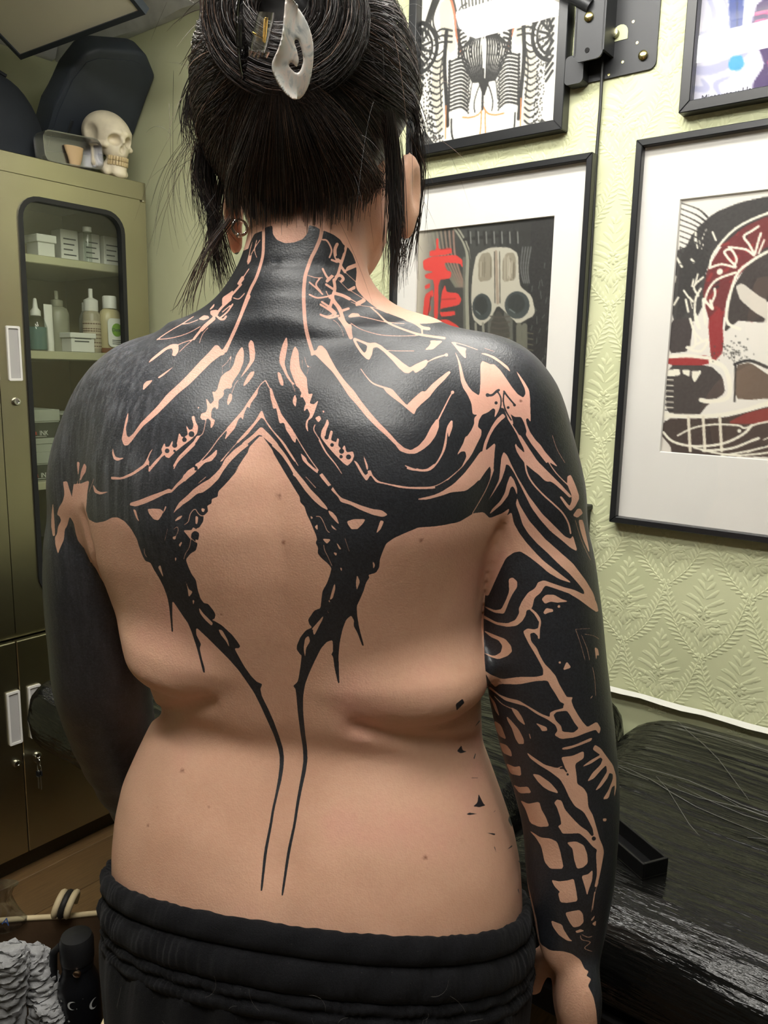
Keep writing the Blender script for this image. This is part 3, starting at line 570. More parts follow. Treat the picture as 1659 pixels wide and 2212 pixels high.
# ------------------------------------------------------------------ the tattoo: ink and bare skin shapes as they lie on the back
TATTOO_MAIN = '''
K @A 230,330 255,250 290,185 360,160 385,130 450,110 455,190 490,240 560,270 640,265 720,235 765,180 775,110 830,118 880,148 940,168 1000,195 1060,240 1085,282 1130,310 1170,370 1200,450 1205,540 1195,640 1210,690 1270,760 1320,795 1400,840 1500,885 1580,915 @Z 880,695 915,700 1000,690 1110,715 1200,780 1260,890 1320,1100 1360,1300 1400,2260 1190,2260 1162,2000 1138,1900 1100,1700 1067,1600 1047,1440 1044,1350 1049,1260 1071,1165 @I 840,650 770,700 655,745 600,690 510,700 480,720 380,780 200,815 0,830 @H 1500,750 1400,790 1290,840 1220,890 1190,960 1165,1030 1160,1100 1130,1150 1060,1170 1072,1190 1040,1240 1020,1310 990,1380 @L 1495,100 1500,170 1515,260 1548,380 1535,385 1500,290 1472,240 1475,200 1455,165 1420,195 1395,260 1375,350 1365,450 1368,560 1372,655 1360,650 1335,540 1325,460 1312,445 1325,420 1322,340 1280,355 1240,400 1190,500 1150,590 1125,660 1112,740 1112,860 1125,1000 1140,1110 1143,1200 1130,1290 1105,1400 1085,1500 1060,1659 @Z 627,1840 612,1935 607,1935 620,1840 @L 1040,1659 1062,1500 1080,1400 1100,1290 1113,1200 1108,1110 1090,1000 1072,860 1062,740 1055,690 1038,670 1070,640 1080,600 1092,520 1100,450 1090,445 1065,410 1065,380 1090,320 1130,270 1175,250 1155,228 1145,195 1190,128 1235,112 @H 640,1380 650,1310 690,1240 715,1170 730,1110 700,1070 640,1020 605,975 610,930 595,890 600,850 590,810 560,740 540,690 515,640 500,600 490,560 450,520 445,470 400,400 340,300 280,200 210,80 180,0 @B 1460,1420 1440,1370 1345,1240 1240,1350 1225,1400 1180,1480 1120,1560 1050,1659 @F 1480,60 1430,150 1360,260 1280,350 1210,420 1205,470 1150,490 1150,530 1110,550 1120,600 1080,640 1075,690 1040,745 1010,755 1040,800 1030,860 1000,850 1025,890 1010,950 960,980 920,1030 935,1080 970,1160 1010,1215 1025,1300 1050,1380 @L 400,75 430,80 470,130 485,160 475,190 455,195 480,205 530,235 600,300 640,350 662,385 650,400 620,400 640,440 690,530 740,600 780,640 820,655 805,690 815,740 860,830 900,920 940,1030 965,1110 975,1180 970,1260 955,1350 930,1450 905,1560 890,1659 @Z 577,1840 567,1925 562,1925 570,1840 @L 870,1659 885,1560 910,1450 930,1340 942,1240 942,1170 930,1110 900,1020 850,910 800,800 760,720 720,660 650,560 580,480 510,410 420,320 345,250 345,300 370,350 380,370 370,400 385,470 405,540 408,575 395,575 380,520 360,440 340,370 310,280 285,220 250,170 200,95 175,60 175,130 175,200 180,280 168,285 160,200 150,100 140,50 @F 765,1420 745,1350 720,1280 680,1200 630,1120 600,1060 555,1045 530,1000 500,920 480,850 430,760 370,690 310,655 260,655 190,690 110,705 45,670 20,580 @Q 585,1100 600,900 625,760 @Z 172,1046 90,1046 80,700 300,640 450,560
s 24 @A 370,125 370,250 365,370 345,460 305,580 255,680 200,820 155,950 110,1060 60,1160 10,1240
s 26 @B 1235,0 1180,130 1130,250 1090,340 1055,420 1025,490
s 30 @A 893,140 880,220 840,320 800,400 770,480 745,560 735,640 730,740 735,880 745,1000 765,1100 790,1190 810,1250
s 10 @A 240,380 225,440
s 8 @A 260,370 300,300 340,240
s 8 @A 270,260 250,330 240,390
s 8 @A 310,240 290,330 310,400
s 10 @A 240,500 200,560 150,640
S @A 0,760 60,720 100,690 80,740 30,800 0,830
s 16 @A 20,800 90,730 170,640
s 10 @A 70,830 0,890
S @A 130,640 180,560 200,590 160,640
S @A 235,400 265,370 255,430 225,470
s 10 @A 100,760 150,770 200,720
S @B 880,120 930,60 920,95 890,120
S @B 780,205 830,170 870,175 880,195 830,215
S @B 890,130 950,120 965,160 920,185 890,160
S @B 1000,90 1060,0 1090,0 1040,70
s 18 @B 1070,30 1000,90 950,150 900,210 840,260 790,320 740,385
s 30 @B 920,200 860,250 810,300
s 12 @B 1090,70 1040,140 970,200
s 16 @B 950,180 980,205 1010,205 1030,180
s 8 @B 740,385 660,410 600,435
s 7 @B 725,395 660,450 610,500
s 8 @B 800,270 700,325 600,360 500,380 420,385
s 8 @B 780,210 700,240 640,250
s 9 @B 740,180 640,245 560,290 480,340 410,390
s 7 @B 870,280 820,340 790,420
S @B 330,600 360,560 470,470 540,430 600,430 605,470 600,500 575,535 545,530 555,490 545,465 500,475 430,530 370,575
S @B 590,605 550,640 480,700 430,735 415,730 470,690 530,650
S @B 285,845 290,790 320,760 375,750 340,790
S @B 960,440 990,480 1030,475 1010,525 980,530 900,590 800,690 700,790 600,870 500,970 420,1050 350,1110 290,1160 240,1220 190,1290 150,1335 115,1335 95,1280 110,1210 130,1110 155,1030 150,1110 130,1180 140,1250 160,1265 200,1230 270,1130 340,1060 420,980 500,880 600,790 700,690 800,580 880,500 930,440
S @B 15,1350 10,1410 25,1460 60,1475 125,1445 80,1450 40,1440 22,1400
S @B 1175,450 1190,500 1185,590 1150,680 1100,750 1080,790 1085,810 1060,830 1040,820 1020,850 1000,900 960,930 960,1000 945,1015 935,990 910,1000 895,1040 895,1090 930,1110 920,1150 890,1190 895,1120 870,1090 840,1110 800,1080 810,1050 850,1040 865,1000 850,910 890,970 925,930 905,850 930,860 955,830 960,800 985,720 1030,680 1070,660 1100,610 1120,530 1150,480
s 6 @B 990,635 1040,590 1075,535
s 6 @B 1075,540 1060,640
s 6 @B 1000,640 995,700
S @B 1250,390 1275,410 1290,500 1285,570 1230,650 1170,720 1140,760 1200,660 1245,580 1240,500 1230,430
s 7 @B 1140,750 1110,790 1080,870
S @B 1285,670 1275,710 1230,770 1185,810 1190,780 1220,720 1250,680
S @B 1060,870 1085,880 1080,930 1045,980 1040,940
c 28 @B 1035,855
s 9 @B 1380,755 1340,790 1310,840
S @B 1320,810 1310,880 1250,960 1240,1005 1220,985 1190,1050 1180,1110 1165,1080 1140,1100 1110,1180 1050,1250 1015,1290 1040,1215 1030,1190 1100,1110 1180,1020 1230,940 1280,870
s 10 @B 1030,1200 960,1280 880,1390 790,1490
s 9 @B 1385,755 1420,820
S @B 1420,820 1440,830 1465,910 1490,980 1520,1060 1540,1090 1590,1150 1640,1230 1659,1260 1650,1320 1600,1240 1570,1200 1550,1130 1510,1140 1510,1080 1480,1000 1455,1010 1430,910
S @B 1350,1015 1385,1110 1450,1200 1550,1310 1659,1480 1640,1480 1520,1300 1420,1180 1370,1100 1345,1085 1300,1140 1220,1240 1130,1320 1120,1310 1210,1210 1290,1120
s 8 @B 1130,1310 1050,1400 980,1480
S @B 1345,1165 1420,1240 1500,1330 1490,1360 1420,1310 1350,1245 1320,1240 1260,1290 1200,1340 1150,1370 1180,1310 1260,1250
s 12 @B 1160,1360 1080,1450 1000,1540 920,1610 870,1659
s 16 @B 1490,1340 1560,1430 1620,1530 1659,1590
S @B 460,1400 450,1370 480,1310 485,1350 520,1350 550,1290 555,1340 590,1320 610,1220 630,1260 660,1260 690,1240 670,1150 700,1200 730,1190 740,1150 720,1080 745,1070 755,1120 780,1170 770,1230 720,1280 640,1340 580,1390 520,1450 490,1440 470,1400
c 22 @B 502,1385
c 24 @B 570,1335
c 12 @B 567,1385
c 22 @B 657,1285
c 27 @B 720,1235
S @B 795,1080 840,1050 850,1090 820,1110
s 8 @B 850,1100 840,1160 820,1230 780,1260
S @B 770,1250 800,1250 760,1310 700,1370 620,1440 560,1530 555,1520 600,1440 680,1360 740,1300
s 14 @B 470,1400 420,1470 350,1550
S @B 325,1460 340,1500 335,1580 365,1545 320,1500
S @B 390,1340 350,1410 330,1460 345,1490 300,1530 200,1600 100,1640 0,1640 0,1615 90,1625 190,1580 290,1510 320,1460 345,1400
S @B 775,1000 790,985 785,1010
S @B 630,1659 650,1600 710,1560 740,1540 760,1500 830,1470 900,1420 950,1370 945,1420 900,1475 840,1490 790,1540 740,1590 690,1630 660,1659
c 22 @B 755,1540
S @C 245,360 255,430 240,520 225,600 250,690 290,760 320,790 300,790 250,730 210,650 180,590 185,520 210,430
S @C 320,445 350,490 355,560 365,640 400,700 425,730 430,800 440,880 480,870 460,930 450,960 490,970 530,930 510,990 490,1050 470,1090 440,1110 430,1150 440,1225 415,1170 420,1120 450,1080 455,1050 430,1000 400,1035 405,990 420,960 390,900 370,910 365,830 330,800 300,720 275,650 280,570 300,490
s 7 @C 290,770 320,850 330,890
S @C 320,880 335,920 325,995 300,950 305,910
c 28 @C 350,870
S @C 165,675 190,690 215,760 215,805 190,790 170,730
s 6 @C 405,540 420,600 440,640
s 6 @C 430,620 465,640
s 6 @C 440,650 425,700
s 6 @C 385,570 385,650
S @C 460,490 480,495 515,480 530,445 560,440 600,480 640,560 690,650 760,750 850,850 920,950 1000,1050 1080,1140 1160,1220 1240,1310 1300,1360 1360,1380 1430,1340 1490,1270 1540,1170 1590,1100 1610,1110 1610,1170 1580,1250 1530,1320 1470,1370 1400,1410 1330,1410 1260,1385 1220,1330 1150,1260 1060,1180 970,1090 890,990 800,890 730,780 660,680 590,610 530,550 500,520 465,535
s 12:7 @E 270,1120 330,1000 380,900 405,860
d 14 @E 405,860
s 3:14 @C 910,650 960,720 1020,780 1110,815
S @C 1100,805 1190,830 1250,900 1320,975 1350,960 1400,1000 1390,1055 1340,1020 1270,960 1200,910 1140,860
S @E 0,970 60,910 130,850 160,855 220,790 290,730 370,670 390,680 330,750 260,820 220,870 200,900 130,960 80,1010 60,1060 0,1010
S @C 850,370 900,390 980,420 1040,415 1090,440 1150,490 1220,540 1290,600 1350,640 1400,610 1500,565 1510,590 1490,630 1400,690 1380,660 1340,690 1300,685 1250,640 1190,570 1120,500 1060,455 1020,460 1010,520 985,570 960,560 910,510 870,450 840,390
K @C 860,390 970,440 960,490 940,510 900,460
s 8 @C 1500,590 1570,560 1659,530
s 8 @E 180,590 250,550 350,520
d 14 @E 350,525
s 7 @C 1150,485 1250,490 1390,490
s 30 @C 640,0 680,60 720,110 740,170 760,230 790,300 820,370
S @C 700,190 750,180 780,230 800,250 825,250 830,330 840,380 800,360 770,290 730,230
s 20 @C 740,130 800,110
S @C 795,180 830,150 890,155 905,180 850,185 810,190
S @C 860,80 890,40 960,30 900,75
s 8 @C 905,180 1000,200 1130,230 1300,245
s 8 @C 820,240 900,290 1000,325 1120,350 1300,355 1420,350
s 7 @C 820,50 900,80 1020,100 1150,150
s 9:20 @C 1000,100 1060,150 1130,220 1200,260 1330,310 1450,345 1659,375
s 26 @C 960,15 1040,80 1150,135 1280,185 1400,240 1460,280 1520,290
s 14 @C 1455,280 1460,330
s 16 @C 560,50 620,90 680,140
s 14 @C 560,170 620,180 690,150
s 6 @C 660,210 700,240 740,300 755,360
s 26 @A 1030,280 1010,330 1020,400 1060,440
s 22 @A 1110,300 1090,380 1060,470 1040,540 1010,600
s 20 @A 1060,470 1100,530
S @A 1095,530 1120,480 1200,450 1215,480 1140,510
s 12 @A 900,240 940,250 980,330 960,400
s 16 @A 980,420 1030,440
s 26 @A 990,560 940,610
s 24 @A 1000,600 1010,680 990,760 1040,850 1080,930
s 22 @A 1020,570 1060,560 1085,590 1070,610
s 7 @A 1100,530 1200,620
s 7 @A 1040,600 1130,690
S @A 1120,690 1190,650 1195,680 1140,700
s 8 @A 1140,690 1270,770
S @A 1195,835 1200,800 1270,765 1290,790 1220,830
s 26 @A 1010,720 1080,740 1140,770
s 10 @A 1130,760 1200,800
s 16 @A 960,600 930,560 900,500
s 18 @A 930,640 990,680
s 12 @A 880,580 840,640 880,700
s 16 @A 960,760 990,740
s 24 @A 990,760 970,830 950,860
s 16 @A 880,820 960,870 1020,920
s 16 @A 880,910 960,940 1040,920
s 12 @A 780,620 850,680 900,730
s 9 @A 770,560 840,580 900,580
s 13 @A 780,730 850,760 940,750
s 10 @A 930,700 960,760
c 36 @A 1060,335
c 14 @A 1030,395
c 22 @A 1000,540
S @E 205,395 320,400 270,440 230,475 155,480 190,450 210,420
S @E 390,410 430,410 440,440 530,465 520,490 525,560 490,530 450,480 410,430
s 8 @E 430,415 520,440 630,480
S @E 650,510 700,510 780,540 850,590 900,630 925,680 880,640 820,590 740,540
s 6 @E 690,465 780,495
S @E 420,480 450,540 475,600 490,660 510,740 540,800 580,850 640,890 650,860 655,780 655,680 655,610 670,580 700,590 740,610 780,610 830,660 880,730 940,820 990,880 1040,910 1060,870 1050,820 1010,740 970,660 1000,700 1050,770 1090,840 1100,930 1100,1000 1105,1130 1080,1090 1060,1100 1070,1150 1100,1220 1150,1290 1190,1330 1230,1390 1290,1460 1350,1530 1280,1490 1260,1470 1250,1500 1180,1410 1110,1320 1060,1240 1070,1210 1050,1140 1020,1080 960,1080 920,1050 940,1100 950,1150 920,1130 890,1070 860,1000 840,1000 830,1040 790,1100 780,1080 790,1020 770,1000 720,1040 670,1060 640,1110 630,1170 665,1200 660,1250 620,1330 580,1410 540,1470 440,1580 350,1659 380,1620 480,1540 530,1440 520,1390 480,1390 440,1430 500,1320 520,1260 540,1250 580,1190 600,1140 600,1090 630,1060 600,1060 585,1050 575,960 540,880 500,820 480,760 470,680 455,580
k 22 @E 715,885 760,885 800,850 820,840
c 18 @E 718,885
k 14 @E 800,845 830,890 840,940 830,1010 790,1090
c 16 @E 795,955
k 16 @E 865,850 900,900 960,970
c 14 @E 960,975
k 14 @E 865,860 860,940 880,1020 930,1110
c 14 @E 903,997
S @E 855,1050 880,1080 830,1120 780,1180 740,1250 710,1330 700,1380 740,1370 790,1320 780,1400 775,1480 770,1570 740,1659 750,1560 740,1520 700,1570 640,1659 460,1659 560,1590 620,1500 670,1400 690,1310 720,1240 760,1160 800,1100
S @I 620,140 690,80 700,70 695,200 680,290 650,270 600,340 530,430 440,500 310,510 230,540 100,575 0,580 100,560 220,510 330,440 430,340 500,250 570,150
S @E 870,1060 900,1100 950,1180 1000,1270 1050,1370 1050,1400 1010,1390 960,1320 980,1390 1010,1440 1050,1490 1060,1480 1110,1520 1180,1600 1240,1659 1340,1659 1260,1580 1180,1500 1100,1400 1040,1310 980,1210 920,1120
S @I 885,65 900,100 970,165 960,120 900,0 930,0 1000,110 1080,230 1180,330 1290,440 1390,550 1370,560 1320,510 1230,430 1130,380 1050,320 990,270 960,240 920,170 890,120
s 12 @I 970,240 990,340 1040,430 1130,530 1230,620 1310,700 1360,790 1380,880
S @I 780,150 810,180 850,270 900,370 960,470 1000,540 1060,620 1120,700 1190,770 1260,840 1330,910 1380,930 1400,900 1440,1040 1380,1010 1300,940 1200,860 1110,760 1030,650 980,550 920,430 870,330 830,270 800,260 790,310 760,400 700,500 640,590 600,660 620,620 690,500 740,400 750,300 760,200
S @I 840,360 870,400 900,480 900,540 880,480 860,455 840,470 820,540 760,620 700,670 650,710 680,660 750,590 790,520 810,440
S @I 900,560 920,620 960,690 1010,770 1080,850 1150,930 1230,1000 1320,1080 1400,1150 1460,1230 1520,1310 1590,1430 1620,1590 1560,1550 1480,1490 1400,1430 1290,1390 1170,1350 1150,1350 1120,1390 1060,1430 1040,1500 1020,1560 975,1570 960,1620 940,1659 890,1659 920,1590 915,1560 950,1480 1000,1410 1070,1370 1085,1320 1140,1300 1250,1340 1400,1390 1500,1430 1505,1400 1450,1330 1370,1240 1280,1160 1180,1060 1080,970 1000,880 950,800 920,700 890,620
S @I 850,690 870,790 920,880 980,960 1060,1050 1140,1130 1230,1200 1320,1270 1390,1325 1280,1290 1180,1230 1100,1160 1010,1090 930,1040 870,1050 800,1100 750,1200 700,1310 660,1400 640,1440 560,1420 600,1280 640,1080 680,920 740,820 800,730
S @I 825,1290 860,1275 900,1310 900,1360 860,1420 830,1480 800,1560 780,1600 700,1590 640,1560 600,1530 700,1570 760,1560 800,1480 830,1400
S @I 1120,1470 1160,1430 1230,1430 1300,1470 1360,1490 1260,1500 1200,1490 1150,1510
S @I 1135,1590 1160,1550 1220,1560 1225,1580 1180,1590 1150,1605
d 12 @I 1275,1535
s 12 @I 1020,1560 1060,1600 1095,1659
S @I 1350,370 1380,355 1420,440 1460,560 1420,640 1380,680 1340,640 1280,550 1300,550 1370,640 1390,590 1390,540 1350,440
S @I 1400,720 1440,660 1470,660 1490,700 1440,740
S @I 1450,760 1490,760 1540,1000 1550,1060 1500,950 1470,860
s 6 @I 1420,760 1480,950 1560,1120
s 6 @I 1215,0 1260,130 1330,250
s 10 @I 1170,220 1250,340 1380,470
s 8 @I 270,0 260,100 220,190 150,280 60,310 0,300
s 9 @I 0,470 150,460 270,400 380,310 440,240 470,170
s 8 @I 500,700 560,600 630,470 690,310
S @J 670,0 740,0 700,80 640,130 620,220 570,240 560,290 530,340 480,380 400,390 300,370 180,310 180,285 300,350 400,360 470,330 510,260 500,230 530,160 590,90 650,40
S @J 840,20 1000,60 1080,100 1090,90 1060,0 1110,0 1150,90 1200,180 1215,260 1130,210 1050,150 950,90
s 16 @J 610,235 660,280 690,340 680,420 680,490
S @J 540,430 580,405 640,415 680,400 680,480 640,440 600,450 610,520 660,580 690,650 730,720 780,770 830,830 860,900 900,970 930,1020 985,1020 970,1050 990,1110 1030,1180 1070,1240 1115,1290 1200,1240 1235,1300 1220,1350 1190,1310 1100,1340 1000,1380 880,1395 820,1360 850,1320 830,1270 760,1220 660,1170 560,1100 450,1070 380,1050 300,990 230,940 240,925 330,1000 410,1030 500,1050 600,1110 700,1170 780,1200 780,1160 820,1140 900,1120 900,1100 910,1080 870,1060 830,990 790,930 760,870 650,875 500,905 330,900 290,930 250,890 190,780 250,820 350,860 500,840 650,840 720,825 720,770 690,710 640,620 590,540 560,480
K @J 810,1180 840,1150 930,1140 960,1180 1000,1250 1040,1300 990,1340 890,1330 880,1280 830,1230
S @J 180,420 300,470 380,500 430,560 440,610 400,650 320,680 250,660 180,620 280,655 340,620 355,560 320,510 250,480
S @J 895,780 930,700 970,755
d 10 @J 868,710
s 6 @J 1010,410 1140,405
s 6 @J 1010,415 1050,530 1095,690
s 6 @J 1060,460 1110,580 1135,690
s 6 @J 1090,455 1170,470 1220,500
S @J 1180,570 1210,590 1220,650 1200,640 1195,700
s 6 @J 1160,750 1180,850 1190,1010
s 9 @J 1145,1030 1160,1010
S @J 220,980 290,1070 330,1200 290,1140 260,1060
S @J 430,1110 490,1140 530,1200 560,1275 500,1230 460,1170
s 8 @J 280,1010 350,1080 430,1120
S @J 390,1190 440,1240 500,1310 545,1400 545,1440 500,1440 470,1390 440,1300 400,1230
S @J 280,1230 340,1270 390,1400 330,1370 295,1310
S @J 325,1425 390,1450 430,1500 440,1555 360,1520
S @J 650,1250 750,1290 755,1320 710,1325 690,1290
s 10 @J 595,1350 605,1390
S @J 890,1490 890,1475 1000,1450 1160,1380 1150,1410 1050,1450 950,1485
S @N 305,285 380,320 430,310 440,400 345,380
S @N 365,475 420,500 500,495 530,550 425,555
S @N 430,615 500,650 600,630 620,700 660,770 690,850 600,855 520,820 480,700
S @N 510,885 610,950 700,960 760,990 790,1080 820,1230 700,1230 650,1170 620,1030 570,950
S @N 485,185 560,240 650,300 760,330 800,310 830,330 850,370 800,240 810,230 900,220 1000,175 1000,240 920,290 935,400 940,470 1000,510 1030,560 1040,680 1080,750 1110,850 1140,960 1170,1030 1180,1080 1160,1200 1140,1300 1120,1380 1095,1400 1120,1280 1110,1100 1120,1060 1080,1030 1020,960 960,910 880,915 810,915 790,880 770,850 800,830 790,770 760,680 735,640 760,610 800,620 830,700 900,780 970,850 1030,890 1070,940 1090,930 1080,870 1040,790 1000,720 920,670 870,590 830,500 790,430 700,360 600,300 520,240
S @N 540,380 600,390 700,460 760,530 770,555 690,530 640,500 590,450
c 12 @N 855,385
k 16 @N 790,330 820,330 845,360
c 20 @N 1090,960
S @N 850,995 930,985 1000,1020 1030,1100 1035,1180 990,1220 940,1230 915,1150 900,1050 870,1020
S @N 710,1330 780,1345 860,1335 910,1320 930,1420 945,1520 850,1535 790,1530 770,1450 790,1440 740,1390
S @N 980,1295 1040,1280 1080,1240 1075,1330 1040,1430 1030,1470 1010,1390
S @N 1080,160 1100,120 1150,150 1200,220 1260,300 1290,400 1290,500 1280,560 1260,640 1240,690 1270,600 1280,480 1250,500 1220,600 1170,610 1220,530 1260,430 1260,380 1230,370 1210,420 1150,500 1100,535 1160,440 1210,360 1200,300 1150,350 1090,420 1030,450 1080,370 1150,300 1170,250 1150,230 1060,290 980,320 1060,260 1150,210 1120,190
S @N 1170,780 1205,780 1200,805 1175,805
s 6 @N 1130,1350 1100,1450 1080,1600
S @V 780,730 840,715 950,695 990,740 1000,840 950,890 880,905 830,840
S @V 900,950 960,925 1010,945 920,970
s 10 @V 960,1000 980,1050 1080,1080 1010,1150 1100,1190
s 10 @V 980,990 1050,1020 1100,1010
S @V 1090,810 1140,750 1120,800 1090,830
S @V 1100,860 1150,820 1140,890
s 6 @V 1130,480 1090,720
S @V 610,820 740,870 760,930 830,1040 870,1070 800,1060 700,990 630,890
S @V 300,980 430,900 450,950 480,1100 600,1180 760,1190 860,1220 960,1290 1010,1400 1060,1430 1030,1480 1090,1520 1050,1600 1100,1700 1120,1750 1150,1900 1165,2100 1170,2400 200,2400
S @F 415,545 420,525 500,500 600,460 700,425 770,395 790,410 830,360 860,330 900,290 930,240 990,200 1000,220 940,300 890,340 850,370 820,400 790,430 740,440 640,490 550,530 470,555
S @F 575,580 640,575 690,580 715,600 700,640 670,680 630,670 590,620
S @F 735,550 745,560 710,630
S @F 445,580 470,590 485,650 505,700 475,660
S @F 1490,0 1400,70 1310,160 1250,240 1210,310 1140,380 1070,430 1020,440 950,500 890,540 870,560 830,590 800,630 830,570 860,520 930,460 990,400 1060,350 1150,300 1230,210 1270,130 1350,50 1420,0
S @F 815,690 850,650 890,635 870,665 830,685
s 8 @F 905,720 940,690 960,620 1000,580 1030,620 1060,640 1090,635
S @F 1060,570 1090,580 1075,610 1060,595
S @F 1005,640 1030,650 1020,715 1005,710
S @F 895,770 970,770 985,740 1040,790 970,790 960,850 930,810
c 34 @F 1003,810
s 7 @F 965,840 950,920 915,980 900,1030
s 7 @F 965,840 1000,870 1030,880
S @F 855,900 880,870 885,880 865,920
S @F 800,830 830,820 825,850 805,850
S @F 820,1010 835,1020 825,1055
s 6 @F 810,760 840,740 850,770 830,820
s 6 @F 755,755 730,860
S @F 670,1100 690,1080 720,1200 700,1160
s 6 @F 545,930 550,980 570,1010
S @F 895,1160 920,1230 945,1300 980,1320 945,1370 935,1290
S @F 980,1390 995,1400 985,1440
S @F 1035,1460 1070,1510 1120,1560 1160,1600 1150,1625 1090,1570 1045,1510
s 10 @F 810,220 850,150 920,80 1000,0
s 8 @F 1030,350 1100,290
s 8 @F 1240,150 1300,70
s 14 @F 600,210 660,140 720,90
S @F 85,360 100,430 150,450 240,420 160,430 120,410 95,370
S @L 505,265 530,270 570,340 585,400 560,350 520,300
S @L 1190,310 1180,270 1255,165 1250,190
S @L 1125,330 1150,310 1160,350 1130,400 1125,470 1115,400
S @H 185,0 240,20 300,90 360,170 420,250 480,320 540,400 610,470 680,550 700,590 640,560 570,500 500,420 450,350 400,280 350,190 280,90
s 12 @H 390,270 410,285
S @H 700,590 740,610 775,650 800,720 760,680 715,630
S @H 460,85 500,120 520,170 600,230 640,250 700,330 740,380 780,440 820,480 900,510 1000,550 1100,580 1180,590 1235,630 1190,650 1100,630 1000,590 900,540 830,520 810,510 790,470 740,420 690,360 640,300 620,270 580,240 500,170
c 20 @H 625,250
c 18 @H 720,385
S @H 870,690 930,670 1035,670 1010,710 960,760 910,760 880,720
S @H 1170,680 1200,690 1170,760 1130,800 1150,740
s 8 @H 500,290 590,390
S @H 540,640 565,655 550,670
s 8 @H 590,645 630,650 660,700 690,770 715,790
S @H 580,740 605,715 605,770
S @H 720,710 760,750 790,780 740,750
S @H 650,845 725,850 690,890 670,870
s 7 @H 660,900 670,950 700,1010 735,1090
c 32 @H 622,880
S @H 745,965 780,975 770,1000
S @H 770,870 820,940 800,940
s 6 @H 850,840 890,960
S @H 1100,1040 1120,1080 1105,1120
S @H 805,1100 825,1110 820,1140
S @H 960,1170 985,1230 955,1310 950,1230
S @H 760,1240 765,1290 740,1380 700,1400 745,1455 710,1410 740,1300
S @H 690,1475 715,1530 695,1500
S @H 660,1535 640,1590 580,1659 550,1659 620,1580
s 10 @H 1390,190 1470,220 1560,235 1650,180
s 10 @H 1510,490 1580,475 1659,455
S @H 1010,80 1060,200 1050,240 1080,230 1100,280 1150,330 1250,355 1400,380 1550,385 1659,380 1659,395 1500,400 1350,390 1230,360 1130,340 1080,270 1045,330 1000,270 940,160 920,140 960,160 1030,280 1060,260 1040,200
S @C 550,1260 560,1200 590,1150 610,1095 625,1140 600,1200 590,1260 620,1270 640,1200 660,1210 640,1290 690,1310 700,1270 715,1280 705,1340 740,1370 765,1330 780,1400 840,1390 850,1430 830,1480 790,1520 750,1490 680,1420 610,1340
c 20 @C 603,1265
c 18 @C 652,1332
c 24 @C 738,1388
c 17 @C 733,1437
c 24 @C 800,1440
s 10 @C 500,1150 490,1200 540,1280
s 14:5 @C 540,1290 600,1400 680,1500 740,1590
S @C 500,1090 540,1070 555,1100 530,1130
S @C 565,1020 585,1030 575,1050
s 9 @C 55,755 90,820
S @C 90,830 120,870 160,960 200,1060 260,1140 310,1210 290,1240 310,1310 260,1220 240,1170 200,1090 180,1080 180,1140 170,1080 150,990 125,1010 110,900
s 10 @C 310,1220 380,1340 450,1450 530,1560
s 8 @C 100,1180 200,1300 280,1410 350,1520
s 16 @C 180,1370 250,1470 310,1570 380,1650
S @C 370,1400 400,1440 430,1480 500,1550 530,1580 500,1570 430,1510 390,1470
s 12 @E 0,1540 60,1555 180,1560 250,1510 310,1410 340,1300 360,1180 395,1120
S @E 360,1200 380,1130 405,1110 405,1170 370,1270
S @Q 475,540 510,545 490,720 470,850 475,1000 490,1080 530,1250 560,1300 600,1220 580,1150 590,1000 600,900 570,910 545,1010 500,1015 480,900 490,700
S @Q 565,555 590,600 580,660 540,720 520,770 515,720 530,640
s 5 @Q 620,900 680,740
s 5 @Q 510,740 505,1000
h @R 370,180 440,125 460,170 420,210 380,250
h @R 600,330 610,345 560,400 550,400
h @R 380,630 430,570 440,620 490,635 420,655
h @R 590,1030 640,1130 665,1150 600,1170 535,1160 580,1120
h @R 470,1235 500,1215 600,1230 500,1245
h @R 735,1225 735,1205 775,1180
h @R 640,1405 755,1415 750,1440
h @R 735,1540 750,1540 775,1650
h @R 840,1590 915,1520 918,1545
h @R 870,1290 890,1230 920,1300 910,1365
h @R 965,1680 980,1670 1010,1725
h @R 960,1950 975,1940 990,2030
h @R 520,880 590,880 590,892 520,892
h @R 540,700 560,645 570,655 552,715
'''
TATTOO_LEFT_ARM = '''
K @Z -200,400 420,400 420,2200 -200,2200
S @Q 310,770 360,775 380,850 430,1000 470,1080 560,1200 700,1500 800,1659 680,1640 560,1570 490,1480 465,1400 440,1270 390,1190 360,1300 330,1350 320,1470 270,1580 250,1640 220,1530 215,1440 240,1400 250,1320 290,1240 270,1190 240,1170 260,1090 310,1010 330,920
S @Q 190,1020 200,1150 210,1300 215,1420 190,1430 170,1300 175,1150
S @Q 475,540 510,545 490,720 470,850 475,1000 490,1080 470,1000 455,850
S @Q 565,555 590,600 580,660 540,720 520,770 515,720 530,640
'''
TATTOO_WIN = {'A': (480, 460, 4.1475), 'B': (240, 640, 4.1475), 'C': (560, 640, 4.1475), 'E': (880, 640, 4.1475), 'F': (180, 960, 4.1475), 'H': (540, 960, 4.1475), 'I': (900, 940, 4.1475), 'J': (1000, 1260, 4.1475), 'N': (1020, 1580, 4.1475), 'L': (320, 1280, 3.318), 'Q': (80, 900, 5.53), 'R': (900, 1480, 4.424), 'V': (1080, 1840, 5.53), 'Z': (0, 0, 1.0)}
